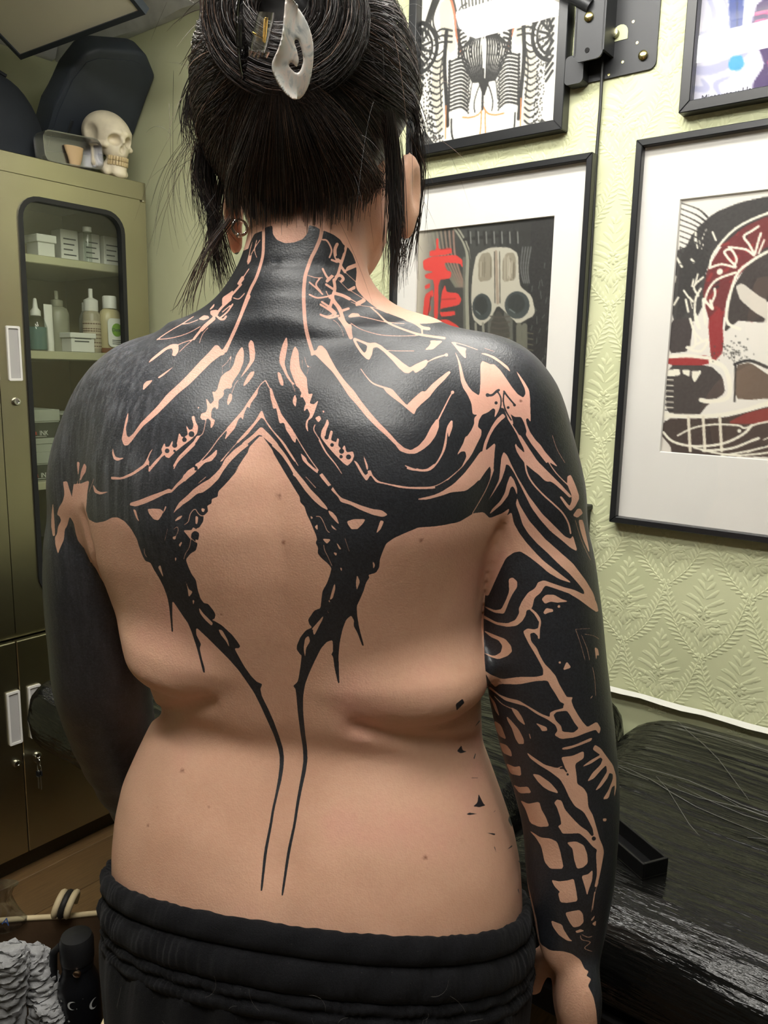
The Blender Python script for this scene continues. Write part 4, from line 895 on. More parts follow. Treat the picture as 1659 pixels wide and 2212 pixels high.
def seg_cover(M, P, W, val):
    """paint a tapered stroke into M"""
    for (a, b, wa, wb) in zip(P[:-1], P[1:], W[:-1], W[1:]):
        r = max(wa, wb)+2; x0, x1 = int(max(0, min(a[0], b[0])-r)), int(min(M.shape[1], max(a[0], b[0])+r+2)); y0, y1 = int(max(0, min(a[1], b[1])-r)), int(min(M.shape[0], max(a[1], b[1])+r+2))
        if x1 <= x0 or y1 <= y0: continue
        X, Y = np.meshgrid(np.arange(x0, x1)+.5, np.arange(y0, y1)+.5); d = np.array(b)-np.array(a); L2 = d@d+1e-9
        t = np.clip(((X-a[0])*d[0]+(Y-a[1])*d[1])/L2, 0, 1); q = np.hypot(X-a[0]-t*d[0], Y-a[1]-t*d[1])-(wa+(wb-wa)*t)
        c = np.clip(.5-q, 0, 1); S = M[y0:y1, x0:x1]; S[:] = S*(1-c)+val*c
def poly_cover(M, P, val):
    P = np.array(P); ss = 2
    x0, x1 = int(max(0, P[:, 0].min()-1)), int(min(M.shape[1], P[:, 0].max()+2)); y0, y1 = int(max(0, P[:, 1].min()-1)), int(min(M.shape[0], P[:, 1].max()+2))
    if x1 <= x0 or y1 <= y0: return
    xs = x0+(np.arange((x1-x0)*ss)+.5)/ss; ys = y0+(np.arange((y1-y0)*ss)+.5)/ss; C = np.zeros((len(ys), len(xs)), bool)
    A, Bq = P, np.roll(P, -1, 0)
    for i, y in enumerate(ys):
        m = (A[:, 1] <= y) != (Bq[:, 1] <= y)
        if not m.any(): continue
        xc = np.sort(A[m, 0]+(y-A[m, 1])/(Bq[m, 1]-A[m, 1])*(Bq[m, 0]-A[m, 0])); C[i] = np.searchsorted(xc, xs) % 2 == 1
    c = C.reshape(y1-y0, ss, x1-x0, ss).mean((1, 3)); S = M[y0:y1, x0:x1]; S[:] = S*(1-c)+val*c
def catmull(P, n=4):
    P = [np.array(p, float) for p in P]
    if len(P) < 3: return P
    out = []
    for i in range(len(P)-1):
        p0, p1, p2, p3 = P[max(i-1, 0)], P[i], P[i+1], P[min(i+2, len(P)-1)]
        for k in range(n):
            t = k/n; out.append(.5*((2*p1)+(p2-p0)*t+(2*p0-5*p1+4*p2-p3)*t*t+(3*p1-p0-3*p2+p3)*t**3))
    out.append(P[-1]); return out
def chaikin(P, r=.14):
    P = np.array(P, float); Q = np.roll(P, -1, 0); return np.stack([P*(1-r)+Q*r, P*r+Q*(1-r)], 1).reshape(-1, 2)
def blur(M, s):
    k = np.exp(-.5*(np.arange(-int(3*s+1), int(3*s+1)+1)/s)**2); k /= k.sum(); n = len(k)//2
    for ax in (0, 1):
        P = np.pad(M, [(n, n) if a == ax else (0, 0) for a in (0, 1)], mode='edge'); O = np.zeros_like(M)
        for i, w in enumerate(k): O += w*(P[i:i+M.shape[0]] if ax == 0 else P[:, i:i+M.shape[1]])
        M = O
    return M
def paint(data, w=1659, h=2300, wins=None, base=0.0):
    M = np.full((h, w), base, np.float32); wins = wins or TATTOO_WIN
    for ln in data.strip().split('\n'):
        tk = ln.split(); op = tk[0]; win = wins['Z'] if 'Z' in wins else None; P = []; wd_ = None; val = None
        for t in tk[1:]:
            if t[0] == '@': win = wins[t[1:]]
            elif t[0] == '=': val = float(t[1:])
            elif ',' in t: x, y = t.split(','); P.append((win[0]+float(x)/win[2], win[1]+float(y)/win[2]))
            else: wd_ = [float(q) for q in t.split(':')]
        ink = {'K': 1, 'k': 1, 'c': 1, 'S': 0, 's': 0, 'd': 0, 'h': .8}.get(op, 1) if val is None else val
        if op in 'KSh': poly_cover(M, chaikin(P), ink)
        elif op in 'ks':
            P = catmull(P); W = np.interp(np.linspace(0, 1, len(P)), np.linspace(0, 1, len(wd_)), wd_)/win[2]/2; seg_cover(M, P, list(np.maximum(W, .75)), ink if W.max() > 1.3 else (ink+.28 if ink < .5 else ink))
        elif op in 'cd': seg_cover(M, [P[0], P[0]], [wd_[0]/win[2]]*2, ink)
    return M
# ------------------------------------------------------------------ pictures and fittings on the right wall
FRM = mat('black_frame', (26, 27, 29), .34, var=.1); MATB = mat('mat_board', (226, 224, 218), .75, var=.02); PG = pane('picture_glass', (250, 250, 250), 1.15, .0)
def art_mesh(name, W, H, C):
    """flat print: colours per point on a fine grid; C is h x w x 3 srgb image, row 0 at the top"""
    h, w = C.shape[:2]; S = np.linspace(0, W, w); Zv = np.linspace(H, 0, h); SS, ZZ = np.meshgrid(S, Zv); V = np.stack([np.zeros(SS.size), -SS.ravel(), ZZ.ravel()], 1)
    i = np.arange(h*w).reshape(h, w); Q = np.stack([i[:-1, :-1].ravel(), i[1:, :-1].ravel(), i[1:, 1:].ravel(), i[:-1, 1:].ravel()], 1); me = np_mesh(name, V, Q)
    c = np.clip(C, 0, 255).reshape(-1, 3)/255; c = np.where(c <= .04045, c/12.92, ((c+.055)/1.055)**2.4); a = me.attributes.new('print', 'FLOAT_COLOR', 'POINT'); a.data.foreach_set('color', np.concatenate([c, np.ones((len(c), 1))], 1).astype(np.float32).ravel())
    return me
def print_mat():
    if 'art_print' in MATS: return MATS['art_print']
    g = G('art_print'); n = g.noise(g.co(), 180, 2); c = g.mix(g.math('MULTIPLY', n, .06), g.n('ShaderNodeAttribute', _attribute_name='print').outputs['Color'], (.5, .48, .44, 1)); g.set(Base__Color=c, Roughness=.7); MATS['art_print'] = g.m; return g.m
def picture(label, s_left, z0, W, H, bw, C, marg=None, depth=.028):
    """s_left: the edge further along the wall (left in view)"""
    t = thing('framed_picture', label, 'picture', rm(U_R, s_left, z0), RA, 'framed pictures on the green wall')
    f, bk = -depth, -.001
    def bar(P):      # mitred bar, P four corners (s,z)
        b = B(); b.loft([[(f, -s, z) for s, z in P], [(bk, -s, z) for s, z in P]])
        es = list(b.bm.edges); bmesh.ops.bevel(b.bm, geom=es, offset=.0012, segments=1, affect='EDGES'); b.out('frame_bar', FRM, t)
    bar([(0, 0), (W, 0), (W-bw, bw), (bw, bw)]); bar([(0, H), (bw, H-bw), (W-bw, H-bw), (W, H)]); bar([(0, 0), (bw, bw), (bw, H-bw), (0, H)]); bar([(W, 0), (W, H), (W-bw, H-bw), (W-bw, bw)])
    B().box(-.006, -.002, -(W-bw), -bw, bw, H-bw).out('backing', mat('backing_board', (120, 110, 96), .8), t)
    if marg:
        l, r, bt, tp = marg; b = B(); P = lambda L, y: [(-y, -s, z) for s, z in L]
        ou = [(bw, bw), (W-bw, bw), (W-bw, H-bw), (bw, H-bw)]; inn = [(l, bt), (r, bt), (r, tp), (l, tp)]; inb = [(l+.0015, bt+.0015), (r-.0015, bt+.0015), (r-.0015, tp-.0015), (l+.0015, tp-.0015)]
        rg = [[b.bm.verts.new((x, -s, z)) for s, z in L] for L, x in ((ou, -.012), (inn, -.012), (inb, -.0085), (ou, -.0085))]
        for a in range(4):
            for i in range(4): j = (i+1) % 4; b.bm.faces.new((rg[a][i], rg[a][j], rg[(a+1) % 4][j], rg[(a+1) % 4][i]))
        b.out('mat_board', MATB, t)
    else: l, r, bt, tp = bw-.002, W-bw+.002, bw-.002, H-bw+.002
    a = ob('print', art_mesh('print', r-l, tp-bt, C), print_mat(), t); a.location = (-.0072, -l, bt)
    B().box(-.0185, -.0168, -(W-bw-.001), -bw-.001, bw+.001, H-bw-.001).out('glass_pane', PG, t)
    return t
class Art:
    """raster of a print, sized in metres; coordinates given in photograph pixels on the wall plane"""
    def __init__(s, s_left, z_top, W, H, res, bg): s.s0, s.z1, s.W, s.H = s_left, z_top, W, H; s.w, s.h = int(W/res), int(H/res); s.C = np.ones((s.h, s.w, 3))*np.array(bg, float)[None, None]
    def px(s, x, y):
        d = ray(x, y); P = CP+d*((U_R-.007-CP@D2)/(d@D2)); return ((s.s0-P@D1)/s.W*(s.w-1), (s.z1-P[2])/s.H*(s.h-1))
    def mask(s): return np.zeros((s.h, s.w), np.float32)
    def put(s, m, col, a=1.0):
        m = (m*a)[..., None]; s.C = s.C*(1-m)+np.array(col, float)*m
    def poly(s, pts, col, a=1.0):
        m = s.mask(); poly_cover(m, chaikin([s.px(*p) for p in pts], .15), 1); s.put(m, col, a)
    def line(s, pts, w, col, a=1.0, sm=True):
        P = [s.px(*p) for p in pts]; P = catmull(P) if sm else [np.array(p) for p in P]; sc = s.scale(pts[0])*getattr(s, 'k', 1.0); ws = w if hasattr(w, '__len__') else (w, w); m = s.mask(); seg_cover(m, P, list(np.maximum(np.interp(np.linspace(0, 1, len(P)), np.linspace(0, 1, len(ws)), ws)*sc/2, .45)), 1); s.put(m, col, a)
    def dot(s, p, r, col, a=1.0):
        q = s.px(*p); m = s.mask(); seg_cover(m, [q, q], [r*s.scale(p)]*2, 1); s.put(m, col, a)
    def scale(s, p): a = s.px(*p); b = s.px(p[0], p[1]+10); return math.hypot(b[0]-a[0], b[1]-a[1])/10
BLK = (34, 35, 36); WH = (236, 234, 224)
def art_ink():          # picture 1: symmetrical ink drawing of a back
    s_l, z0, W, H = 1.105, 1.865, .372, .50; bw = .020
    A = Art(s_l-bw, z0+H-bw, W-2*bw, H-2*bw, .0018, (238, 236, 224)); r = random.Random(3); A.k = 1.45; GR = (196, 190, 172); OR = (206, 132, 74)
    cx = lambda y: 1045+(y-240)*-.02
    def both(f):
        f(lambda dx, y: (cx(y)+dx, y-.10*dx)); f(lambda dx, y: (cx(y)-dx, y+.10*dx))
    # grey flanks
    for sg in (1, -1):
        Q = lambda dx, y: (cx(y)+sg*dx, y-.10*sg*dx)
        A.poly([Q(70, -20), Q(100, 0), Q(95, 60), Q(75, 110), Q(60, 100), Q(68, 40)], GR, .8); A.poly([Q(84, 110), Q(110, 120), Q(112, 200), Q(96, 280), Q(82, 270), Q(88, 190)], GR, .8)
        for i in range(13): y = 100+14*i; A.line([Q(88, y), Q(100, y+9), Q(116, y)], 2.4, BLK)
        for i in range(26):
            y = 90+8.3*i; 
            for k in range(4): A.dot(Q(118+5*k+r.uniform(-2, 2)-.06*(y-100), y+r.uniform(-3, 3)+4*k), 2.6-.25*k, BLK)
        A.line([Q(82, 60), Q(85, 130), Q(80, 200), Q(76, 262)], 7, BLK); A.line([Q(84, 90), Q(94, 150), Q(90, 220)], 2, BLK)
        A.line([Q(80, -30), Q(66, 20), Q(60, 70), Q(48, 110)], 5, (180, 110, 80)); A.line([Q(76, -30), Q(62, 20), Q(57, 70), Q(44, 116)], 3, BLK)
        # fan lines and lobes
        for i in range(9): a = i/8; A.line([Q(2+26*a, 60+20*a), Q(6+44*a, 100+10*a), Q(4+20*a, 175)], 3.2-.6*a, BLK)
        for i in range(7): A.line([Q(6+8*i, -30), Q(5+7*i, 20), Q(3+3.5*i, 82)], 3, BLK)
        for i in range(11): y = 5+10*i; A.line([Q(40, y), Q(52, y+6), Q(56, y+16), Q(46, y+12)], 3, BLK); A.dot(Q(34-.5*i, y+14), 3, BLK)
        for i in range(14):
            y = 118+8*i; A.line([Q(34, y+14), Q(46, y+4), Q(58, y+4), Q(70, y+8)], 3, BLK); A.dot(Q(74, y+8), 4.2, BLK); A.dot(Q(32, y+18), 2.2, BLK)
        for i in range(26): A.dot(Q(30+r.uniform(-2.5, 2.5)+(.02*(i-13)**2), 140+3.4*i), 1.5, BLK)
        A.line([Q(2, 172), Q(12, 190), Q(20, 220), Q(18, 240)], 2, BLK); A.line([Q(8, 150), Q(24, 172), Q(30, 215)], 1.6, BLK)
        A.line([Q(0, 230), Q(10, 245), Q(28, 250), Q(44, 248)], 2.2, OR); A.line([Q(4, 238), Q(5, 275), Q(8, 310)], 2.2, OR); A.line([Q(68, 250), Q(66, 285), Q(54, 312), Q(40, 322)], 3, BLK)
        A.line([Q(80, 220), Q(80, 290)], 2, OR)
        for i in range(16): A.line([Q(126+2*i, 270+2*i), Q(112+3*i, 290+2.5*i), Q(100+3*i, 306+2*i)], 2.4, BLK)
        for i in range(40): A.dot(Q(84+r.uniform(0, 46), 282+r.uniform(0, 34)), 2.3, BLK)
        for i in range(9): A.line([Q(130+r.uniform(0, 4), 60+i*16), Q(146, 40+i*16)], 5, BLK)
        # wheel
        for rr, w in ((44, 6), (34, 3.5)): A.line([Q(146+rr*math.cos(t), 90+rr*1.25*math.sin(t)) for t in np.linspace(1.7, 4.6, 14)], w, BLK)
        for t in np.linspace(1.9, 4.4, 6): A.line([Q(146+8*math.cos(t), 90+10*math.sin(t)), Q(146+34*math.cos(t), 90+42*math.sin(t))], 4, BLK)
        for i in range(5): A.line([Q(90+4*i, -30), Q(112+5*i, 30+6*i), Q(96+8*i, 76)], (4, 2), BLK)
        for i in range(3): A.line([Q(70, 60+12*i), Q(92, 54+14*i), Q(108, 64+12*i)], 3, BLK)
    A.poly([(1041, 40), (1046, 90), (1045, 150), (1040, 90)], (200, 198, 190)); A.line([(1045, 150), (1044, 200), (1043, 235)], 4, BLK); A.poly([(1032, 170), (1060, 168), (1046, 212)], BLK)
    return picture('ink drawing print in black frame above the skull picture', s_l, z0, W, H, bw, A.C)
def art_skull():        # picture 3: dark biomechanical skull with red lettering
    s_l, z0, W, H = 1.142, 1.115, .475, .700; bw = .012; l, r_, bt, tp = .063, .396, .10, .597
    A = Art(s_l-l, z0+tp, r_-l, tp-bt, .0018, (52, 54, 52)); r = random.Random(8); BN = (176, 172, 156); DK = (22, 23, 23); MD = (96, 98, 88)
    yy, xx = np.mgrid[0:A.h, 0:A.w]/np.array([A.h, A.w]).reshape(2, 1, 1); A.put(np.clip((xx-.45)*2.2, 0, 1), DK); A.put(np.clip((.22-xx)*5, 0, 1), (196, 188, 170), .85)
    for i in range(46): x = 1150+r.uniform(0, 46); y = 560+r.uniform(0, 420); A.line([(x, y), (x+r.uniform(-6, 6), y+r.uniform(6, 16))], 2.2, (86, 88, 86), .8)
    for i in range(6): A.line([(935+i*9, 500), (950+i*7, 560), (985+i*4, 620)], 5, (128+8*i, 130, 112), .7)
    for x, w in ((1004, 9), (1012, 5), (1060, 16), (1098, 22)): A.line([(x, 560), (x+2, 760), (x+8, 1000)], w, MD, .8)
    A.line([(975, 480), (1010, 540), (1010, 640), (1018, 900)], 11, (140, 140, 124)); A.line([(976, 480), (1013, 545), (1014, 640), (1022, 900)], 2, DK)
    A.poly([(1022, 590), (1030, 550), (1060, 535), (1100, 535), (1120, 548), (1122, 600), (1125, 620), (1150, 640), (1158, 680), (1120, 702), (1098, 680), (1076, 660), (1060, 690), (1040, 706), (1022, 690), (1018, 640)], BN)
    for x0, x1 in ((1034, 1064), (1086, 1116)): A.poly([(x0, 565), (x0+8, 548), (x1-6, 546), (x1, 560), (x1-1, 606), (x0, 610)], (128, 122, 104), .85)
    for i in range(22): x = 1034+r.uniform(0, 84); A.line([(x, 552+r.uniform(0, 20)), (x+r.uniform(-1, 1), 590+r.uniform(0, 20))], 2, (96, 86, 72) if i % 2 else (190, 182, 164), .6)
    for x, y, a, b in ((1042, 664, 21, 29), (1118, 660, 27, 30)): A.poly([(x+a*math.cos(t), y+b*math.sin(t)) for t in np.linspace(0, 6.283, 22, endpoint=False)], (52, 60, 60)); A.poly([(x-2+a*.7*math.cos(t), y-3+b*.7*math.sin(t)) for t in np.linspace(0, 6.283, 18, endpoint=False)], (34, 40, 40)); A.line([(x-a*.6, y+b*.3), (x-a*.2, y+b*.55)], 3, (100, 110, 106))
    A.line([(1072, 545), (1074, 600), (1076, 655)], 7, (150, 136, 118)); A.line([(1069, 545), (1070, 655)], 1.6, DK); A.line([(1080, 545), (1081, 655)], 1.6, DK)
    A.poly([(1076, 668), (1100, 700), (1106, 780), (1104, 1000), (1062, 1000), (1058, 780), (1060, 700)], (58, 56, 50))
    for i in range(24): y = 684+12*i; A.line([(1060, y), (1080, y+3), (1102, y)], 2.4, (118, 108, 90) if i > 3 else (70, 66, 58)); 
    for x in (1122, 1134): A.line([(x, 706), (x+1, 1000)], 14, (104, 104, 90), .9); A.line([(x+8, 706), (x+9, 1000)], 2.4, DK)
    for i in range(20): A.line([(1140, 720+12*i), (1152, 722+12*i)], 2.4, (90, 86, 70))
    for x in (1028, 1044): A.line([(x, 700), (x+2, 760), (x+2, 1000)], 6, (130, 130, 116)); A.line([(x+5, 712), (x+6, 1000)], 3, DK)
    A.line([(1004, 518), (1060, 512), (1130, 506), (1160, 504)], 7, DK)
    for i in range(7): x = 1012+17*i; A.line([(x, 500), (x+2, 530)], 5, DK); A.line([(x+5, 502), (x+6, 526)], 3, (120, 122, 116))
    for i in range(4): A.line([(1130+6*i, 535), (1126+5*i, 580), (1132+4*i, 612)], 3, (90, 92, 90))
    RD = (206, 56, 50)
    for P in ([(943, 516), (948, 516), (948, 540), (976, 536), (977, 549), (929, 556), (929, 543), (943, 541)], [(914, 564), (930, 556), (985, 551), (1000, 562), (1000, 580), (994, 570), (960, 568), (966, 585), (976, 588), (974, 602), (948, 606), (947, 690), (938, 690), (939, 606), (920, 602), (918, 594), (938, 588), (916, 584)], [(918, 618), (930, 612), (930, 622), (919, 626)], [(918, 638), (936, 626), (938, 640), (928, 646), (932, 668), (924, 684), (914, 684)], [(955, 632), (962, 616), (966, 632), (990, 634), (998, 648), (992, 660), (952, 668), (952, 676), (984, 672), (984, 682), (950, 686)], [(930, 712), (938, 694), (966, 690), (990, 704), (1004, 726), (1012, 745), (1000, 745), (990, 722), (970, 704), (948, 706), (946, 745), (932, 740)], [(958, 715), (974, 712), (972, 730), (960, 730)]): A.poly(P, RD)
    A.line([(932, 640), (926, 680)], 2, (60, 20, 20)); A.line([(955, 648), (985, 646)], 2.5, (150, 40, 36)); A.line([(952, 540), (972, 538)], 2, (150, 36, 34))
    return picture('dark skull print with red lettering in wide white mat', s_l, z0, W, H, bw, A.C, (l, r_, bt, tp))
def art_abstract():     # picture 4: black, white and red brushwork
    s_l, z0, W, H = .585, 1.123, .475, .700; bw = .012; l, r_, bt, tp = .082, .41, .142, .592
    A = Art(s_l-l, z0+tp, r_-l, tp-bt, .0018, (226, 222, 212)); r = random.Random(5); DB_ = (52, 44, 42); K_ = (38, 36, 36); RD = (150, 32, 34); W_ = (236, 232, 214)
    A.poly([(1470, 560), (1500, 500), (1545, 460), (1600, 438), (1659, 425), (1780, 420), (1780, 700), (1560, 520), (1520, 600), (1460, 720)], K_, .95)
    A.poly([(1455, 545), (1520, 520), (1530, 640), (1500, 700), (1452, 700)], K_, .9); A.poly([(1450, 690), (1500, 690), (1490, 760), (1445, 765)], (54, 46, 46))
    for i in range(34): x = 1460+r.uniform(0, 110); y = 470+r.uniform(0, 190); A.line([(x, y), (x+r.uniform(-10, 12), y+r.uniform(5, 26))], r.uniform(1.5, 5), W_ if r.random() < .75 else K_)
    for i in range(12): y = 445+i*12; A.line([(1470, y-6), (1500+r.uniform(0, 20), y+8), (1530, y+26)], (1, 4), K_)
    # red arcs
    A.poly([(1535, 700), (1518, 640), (1530, 580), (1562, 530), (1610, 490), (1659, 468), (1780, 440), (1780, 520), (1659, 545), (1600, 590), (1572, 640), (1560, 720), (1540, 770)], (104, 26, 30))
    for i in range(26): x = 1530+r.uniform(0, 100); y = 500+r.uniform(0, 200); A.line([(x, y), (x+r.uniform(2, 18), y-r.uniform(0, 14))], r.uniform(3, 8), (150, 34, 36) if r.random() < .6 else K_, .7)
    A.poly([(1659, 530), (1610, 580), (1580, 630), (1570, 690), (1566, 720), (1600, 690), (1659, 650), (1780, 640), (1780, 520)], DB_); A.poly([(1590, 620), (1604, 612), (1640, 640), (1659, 650), (1659, 700), (1640, 690), (1600, 650)], (206, 200, 188)); A.poly([(1570, 692), (1590, 640), (1630, 675), (1655, 690), (1650, 698)], DB_)
    for P, w in (([(1534, 578), (1545, 545), (1590, 495), (1659, 462), (1720, 450)], 5), ([(1600, 712), (1570, 690), (1590, 600), (1625, 565), (1659, 545)], 6), ([(1534, 580), (1560, 572), (1590, 578), (1575, 560), (1566, 545), (1580, 540), (1592, 560), (1588, 575)], 4.5), ([(1575, 535), (1612, 540), (1630, 552), (1620, 530), (1608, 512), (1625, 500), (1640, 490)], 4.5), ([(1632, 550), (1640, 520), (1645, 505)], 4.5), ([(1640, 548), (1652, 520)], 4), ([(1590, 590), (1550, 605), (1530, 630), (1522, 660)], 5), ([(1510, 640), (1500, 620), (1520, 600)], 4), ([(1536, 660), (1545, 640), (1545, 625)], 4.5), ([(1515, 625), (1503, 650), (1503, 690), (1512, 710), (1504, 680)], 4.5), ([(1525, 700), (1520, 650), (1528, 655), (1540, 668), (1535, 650)], 5), ([(1492, 690), (1503, 730), (1500, 750), (1485, 752), (1515, 760), (1530, 735), (1505, 745)], 5), ([(1498, 715), (1520, 740)], 4)): A.line(P, w, W_)
    A.dot((1556, 588), 6.5, W_); A.poly([(1445, 770), (1535, 768), (1532, 790), (1443, 790)], RD); A.poly([(1530, 690), (1560, 660), (1565, 760), (1538, 790)], (140, 30, 34)); A.line([(1444, 772), (1490, 770), (1535, 775)], 7, W_)
    A.poly([(1440, 790), (1535, 790), (1562, 815), (1568, 850), (1530, 875), (1510, 900), (1440, 898)], (58, 50, 48)); A.line([(1536, 780), (1565, 795), (1577, 830), (1572, 860), (1535, 868), (1515, 865)], 9, W_); A.poly([(1443, 800), (1470, 798), (1470, 812), (1442, 815)], W_); A.poly([(1475, 800), (1492, 800), (1490, 815), (1476, 808)], W_); A.poly([(1495, 802), (1518, 802), (1502, 828), (1496, 818)], W_)
    for i in range(18): y = 815+6*i; A.line([(1438, y), (1455, y+1)], 2.2, W_ if i % 2 else K_)
    A.poly([(1590, 790), (1622, 784), (1659, 810), (1700, 830), (1780, 830), (1780, 860), (1659, 862), (1620, 865), (1590, 862)], (96, 80, 66)); A.line([(1588, 788), (1620, 780), (1659, 795)], 6, K_); A.line([(1588, 868), (1590, 790)], 4, K_)
    for i in range(90): A.dot((1585+r.gauss(0, 20), 760+r.gauss(0, 14)), r.uniform(.8, 2.2), (70, 68, 64), .8)
    A.poly([(1430, 905), (1560, 905), (1659, 880), (1780, 850), (1780, 990), (1430, 985)], (60, 46, 40)); A.poly([(1570, 915), (1620, 890), (1780, 860), (1780, 900), (1620, 918)], (128, 40, 34))
    A.line([(1432, 898), (1530, 900), (1600, 890), (1660, 872), (1780, 840)], 8, W_)
    for x in (1488, 1520, 1556): A.line([(x, 902), (x+2, 940), (x+4, 975)], 6, (224, 216, 196))
    for P, w in (([(1465, 942), (1500, 925), (1545, 918), (1595, 920), (1610, 926), (1640, 916), (1700, 905)], 3.5), ([(1434, 935), (1455, 955), (1500, 965), (1560, 960), (1605, 940), (1625, 920)], 5), ([(1520, 975), (1580, 970), (1620, 955), (1640, 948)], 5), ([(1560, 985), (1620, 975), (1700, 955)], 4), ([(1500, 968), (1600, 985), (1780, 960)], 4)): A.line(P, w, W_)
    A.dot((1598, 932), 4, W_); A.poly([(1428, 940), (1450, 965), (1452, 985), (1425, 980)], (214, 208, 198))
    for i in range(16): x = 1600+r.uniform(0, 160); y = 950+r.uniform(0, 40); A.line([(x, y), (x+14, y-6)], 2.5, W_ if i % 2 else K_)
    return picture('black, white and red abstract print in white mat, right picture', s_l, z0, W, H, bw, A.C, (l, r_, bt, tp))
def art_blue():         # picture 2: lavender swirls with plain blue and pink shapes
    s_l, z0, W, H = .513, 1.855, .42, .50; bw = .018
    A = Art(s_l-bw, z0+H-bw, W-2*bw, H-2*bw, .0024, (196, 196, 212)); SW = (164, 166, 196)
    for P, w in (([(1500, 80), (1540, 60), (1545, 20), (1520, -30)], (4, 14, 4)), ([(1510, 110), (1560, 100), (1580, 40), (1560, -20)], (3, 12, 3)), ([(1502, 150), (1540, 150), (1590, 130), (1620, 110)], (16, 22, 6)), ([(1500, 190), (1530, 190), (1520, 170)], (10, 14, 4)), ([(1560, 205), (1550, 180), (1580, 165)], (4, 12, 3)), ([(1600, 60), (1640, 30), (1659, -20)], (4, 12, 4))): A.line(P, w, SW)
    A.poly([(1578, -60), (1612, -60), (1610, 20), (1604, 80), (1592, 96), (1582, 80), (1578, 20)], (52, 72, 140)); A.poly([(1584, 120), (1606, 118), (1612, 140), (1600, 152), (1580, 150), (1576, 138)], (62, 150, 190)); A.line([(1594, -60), (1596, 30), (1594, 95)], 3, (36, 48, 96))
    A.poly([(1640, 0), (1780, -60), (1780, 230), (1700, 215), (1632, 200), (1628, 180), (1655, 140), (1645, 110), (1622, 70)], (66, 46, 96))
    for dy in (0, 18, 34): A.line([(1636, 30+dy), (1660, 26+dy), (1700, 32+dy)], 6, (206, 70, 130))
    A.poly([(1655, 120), (1780, 100), (1780, 230), (1690, 212)], (196, 58, 112)); 
    t = picture('lavender print with blue and pink shapes in black frame, upper right', s_l, z0, W, H, bw, A.C)
    u, s, z = us(CP+ray(1508, 221)*((U_R-.0085-CP@D2)/(ray(1508, 221)@D2)))
    text('signature', '-Mintouse x Haxx-', .0150, mat('pen_ink', (58, 58, 70), .6), t, (-.0080, s-s_l, z-z0), (math.pi/2, 0, -math.pi/2), .0001, sx=.92)
    return t
art_ink(); art_skull(); art_abstract(); art_blue()
# ---- black wall bracket with folded arm
def bracket():
    t = thing('wall_bracket', 'black steel monitor bracket bolted to the green wall', 'bracket', rm(U_R, .65, 1.94), RA); m = mat('bracket_black', (42, 43, 45), .42, .3, var=.06); BR = mat('brass_screw', (190, 178, 120), .25, 1.0)
    P = lambda s0, s1, z0, z1, r: [(a, b) for a, b in rrect(s0, s1, z0, z1, r, 4)]
    def plate(name, s0, s1, z0, z1, x0, x1, r=.012, mm=m):
        lp = P(s0, s1, z0, z1, r); return B().loft([[(x, s, z) for s, z in lp] for x in (x0, x1)]).out(name, mm, t)
    plate('wall_plate', -.082, .078, .006, .24, -.005, -.0005); plate('upright_channel', .0, .055, .028, .26, -.050, -.046); 
    B().box(-.050, -.005, -.002, .003, .040, .26).out('channel_web', m, t); B().box(-.050, -.005, .052, .057, .040, .26).out('channel_web', m, t); plate('lower_tongue', .045, .082, .0, .05, -.030, -.004, .008)
    B().tube([(-.048, .030, .118), (-.060, .075, .150), (-.065, .20, .235)], .0115, 14).out('arm_tube', m, t, 40)
    for s, z, x in ((.030, .100, -.0505), (-.058, .031, -.0055)): b = B().lathe([(.0085, 0), (.0085, -.003), (.006, -.0055), (.002, -.006)], (x, s, z), 16, 'x'); b.out('bolt', BR, t, 40)
    B().lathe([(.0045, 0), (.0045, -.0008)], (-.0502, .030, .045), 12, 'x').out('bolt_hole', mat('black_hole', (8, 8, 8), .9), t)
    b = B(); lp = [(.0145*math.cos(a), .0145*math.sin(a)) for a in np.linspace(0, math.pi, 9)]+[(-.0145, -.012), (.0145, -.012)]; b.loft([[(x, s-.012, z+.078) for s, z in lp] for x in (-.0062, -.0052)]).out('cutout', WALLM, t)
    B().lathe([(.008, 0), (.008, -.010), (.003, -.011)], (-.006, -.003, .078), 14, 'x').out('pivot_bolt', mat('dark_bolt', (120, 118, 96), .25, 1), t, 40)
    for s, z in ((-.035, .092), (-.020, .028), (.005, .012), (.005, .040), (-.045, .055)): B().lathe([(.0025, 0), (.0025, -.0006)], (-.0052, s, z), 8, 'x').out('plate_hole', BR, t)
bracket()
cb = B().tube([(-.010, .667, 1.985), (-.008, .6665, 1.90), (-.006, .669, 1.82), (-.006, .667, 1.60), (-.006, .670, 1.30), (-.005, .668, 1.16)], .0032, 8).out('power_cable', mat('cable_black', (30, 31, 31), .5), None, 40, rm(U_R, 0, 0), RA); tag(cb, 'thin black cable running down the wall from the bracket', 'cable')
bb = thing('wall_box', 'black box mounted on the wall behind the right arm', 'box', rm(U_R, .70, 1.045), RA); B().box(-.075, -.001, -.066, .075, 0, .10, .003, 1).out('box_body', mat('matt_black_box', (26, 27, 26), .55), bb); B().box(-.078, 0, -.069, .078, .094, .104, .002, 1).out('lid', MATS['matt_black_box'], bb)
